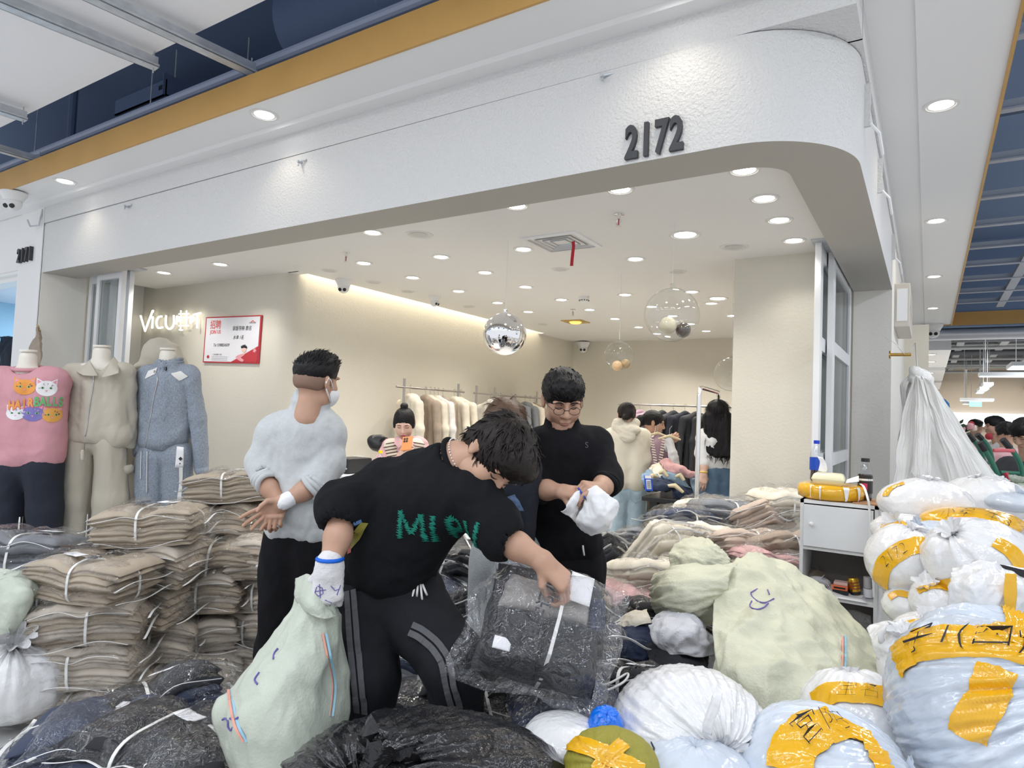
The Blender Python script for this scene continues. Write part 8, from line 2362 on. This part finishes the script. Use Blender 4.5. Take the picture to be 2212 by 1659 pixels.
for i,(y0,y1)in enumerate(((14.5,18.5),(19.5,23.5),(24.5,28.5))):
 struct(MB().box(-.3,.35,y0,y1,3.,3.4).build('ceiling_soffit_%d'%(i+2),M_soffit))
 struct(MB().box(-.3,.36,y0-.02,y0,3.2,3.42).build('trim_%d'%(20+i),M_gold))
 for k in range(2):
  o=dup(soffit_light,(.05,y0+.8+1.6*k,2.995),label='far corridor soffit downlight, '+WH[i*2+k]+' beyond the gold beam')
V,F=sdf([E(aty(2028,880,9.5),(.1,.1,.12)),C(aty(2030,890,9.5),aty(2038,930,9.5),.08,.04),C(aty(2018,880,9.5),aty(2024,900,9.5),.05,.04)],.015,.04)
tag(link('hanging_scarf',mesh(folds(V,F,.02,8,3),F),mat('bright_blue_cloth',(.03,.2,.46),.8)),'bright blue cloth hanging on the side wall beyond the white bags','scarf')
M_grn=mat('green_enamel',(.03,.17,.11),.35)
def truck(lab,tops,d,cross,seed):
 t=thing('hand_truck',lab,'hand truck',tuple(atz(2190,1200,0)))
 for k,pl in enumerate(tops):
  P_=[Vector(at(x,y,d+k*.1))for x,y in pl]
  g=P_[-1];P_.append(Vector((g.x+.12,g.y-.02,.12)))
  MB().tube(catmull([tuple(q)for q in P_],24).tolist(),.019,10).build('side_rail',M_grn,t,smooth='auto')
  MB().tube([P_[0]+(P_[0]-P_[1])*.1,P_[0].lerp(P_[1],.55)],.024,10).build('grip',M_dark,t,smooth='auto')
  MB().lathe([(.02,-.025),(.1,-.025),(.115,-.015),(.115,.015),(.1,.025),(.02,.025)],20,frame((g.x+.1,g.y+.1,.12),(0,1,0),(0,0,1),(1,0,0))).build('wheel',M_dark,t,smooth='auto')
 for(a,b)in cross:
  MB().tube([at(*a,d+.03),at(*b,d+.1)],.014,8).build('cross_bar',M_grn,t,smooth='auto')
 p=atz(2195,1200,.03)
 MB().box(g.x-.2,g.x+.35,g.y-.25,g.y-.2,.02,.03).build('toe_plate',M_grn,t)
 return t
t1=truck('green hand truck with curved handles behind the white bags, nearer one',[[(2118,958),(2135,985),(2152,1020),(2170,1080)],[(2168,952),(2192,980),(2206,1010),(2214,1075)]],4.9,[((2172,1055),(2210,1060)),((2160,1020),(2200,1022))],1)
t2=truck('green hand truck farther back with its handle left of the nearer one',[[(2092,940),(2112,962),(2122,985),(2130,1030)],[(2112,940),(2128,955),(2140,980),(2148,1030)]],5.6,[((2126,1000),(2145,1000))],2)
tag(MB().tube([at(2172,1022,4.85),at(2182,1036,4.82),at(2200,1038,4.82),at(2222,1030,4.85)],.016,8).build('red_strap',mat('red_strap',(.5,.03,.06),.6),smooth='auto'),'red strap slung across the nearer hand truck','strap')
tag(MB().tube([at(2146,973,4.8),at(2172,973,4.8),at(2190,974,4.8)],.013,8).build('barrier_tape',mat('red_white',(.62,.12,.14),.5),smooth='auto'),'red and white bar between the truck handles','bar')
V,F=sheet([[(2180,1080,4.6),(2200,1078,4.6),(2225,1082,4.6)],[(2185,1092,4.5),(2205,1092,4.5),(2225,1095,4.5)]],14,12,.04,.01,8,3)
tag(link('cardboard',mesh(V,F),mat('kraft_board',(.36,.2,.1),.8)),'piece of brown cardboard on the hand truck','cardboard')
bq=at(2086,968,7.4)
t=thing('flower_bouquet','bouquet of pink and red flowers with dark leaves in the corridor','bouquet',tuple(bq))
rf=random.Random(3)
V,F=sdf([C(bq-UP*.35,bq-UP*.08,.05,.17)],.015,.02)
tag(MB().box(bq.x-.22,bq.x+.22,bq.y-.2,bq.y+.2,0,bq.z-.36).build('plinth',M_white),'white plinth under the flower bouquet','plinth')
link('wrapping',mesh(folds(V,F,.02,9,3),F),CL['pink'],t)
for k in range(26):
 a,b=rf.uniform(0,2*PI),rf.uniform(0,1)**.5
 c=bq+RH*math.cos(a)*.24*b+UP*(.1+math.sin(a)*.2*b)+FH*rf.uniform(-.12,.06)
 if k%2:
  mb=MB()
  for q in range(3):
   e=(RH*rf.uniform(-1,1)+UP*rf.uniform(-.3,1)+FH*rf.uniform(-1,0)).normalized()*.09
   s_=e.cross(FH).normalized()*.022
   mb.add([c,c+e*.5+s_,c+e,c+e*.5-s_],[(0,1,2,3)])
  mb.build('leaf',mat('dark_leaf',(.02,.06,.03),.5),t)
 else:
  V,F=sdf([E(c,(.035,.03,.035)),E(c+UP*.014-FH*.014,(.022,.022,.022))],.012,.01)
  link('blossom',mesh(folds(V,F,.01,26,k),F),(mat('rose_pink',(.72,.38,.4),.7),mat('rose_cream',(.8,.7,.62),.7),mat('rose_red',(.4,.03,.05),.7))[(k//2)%3],t)
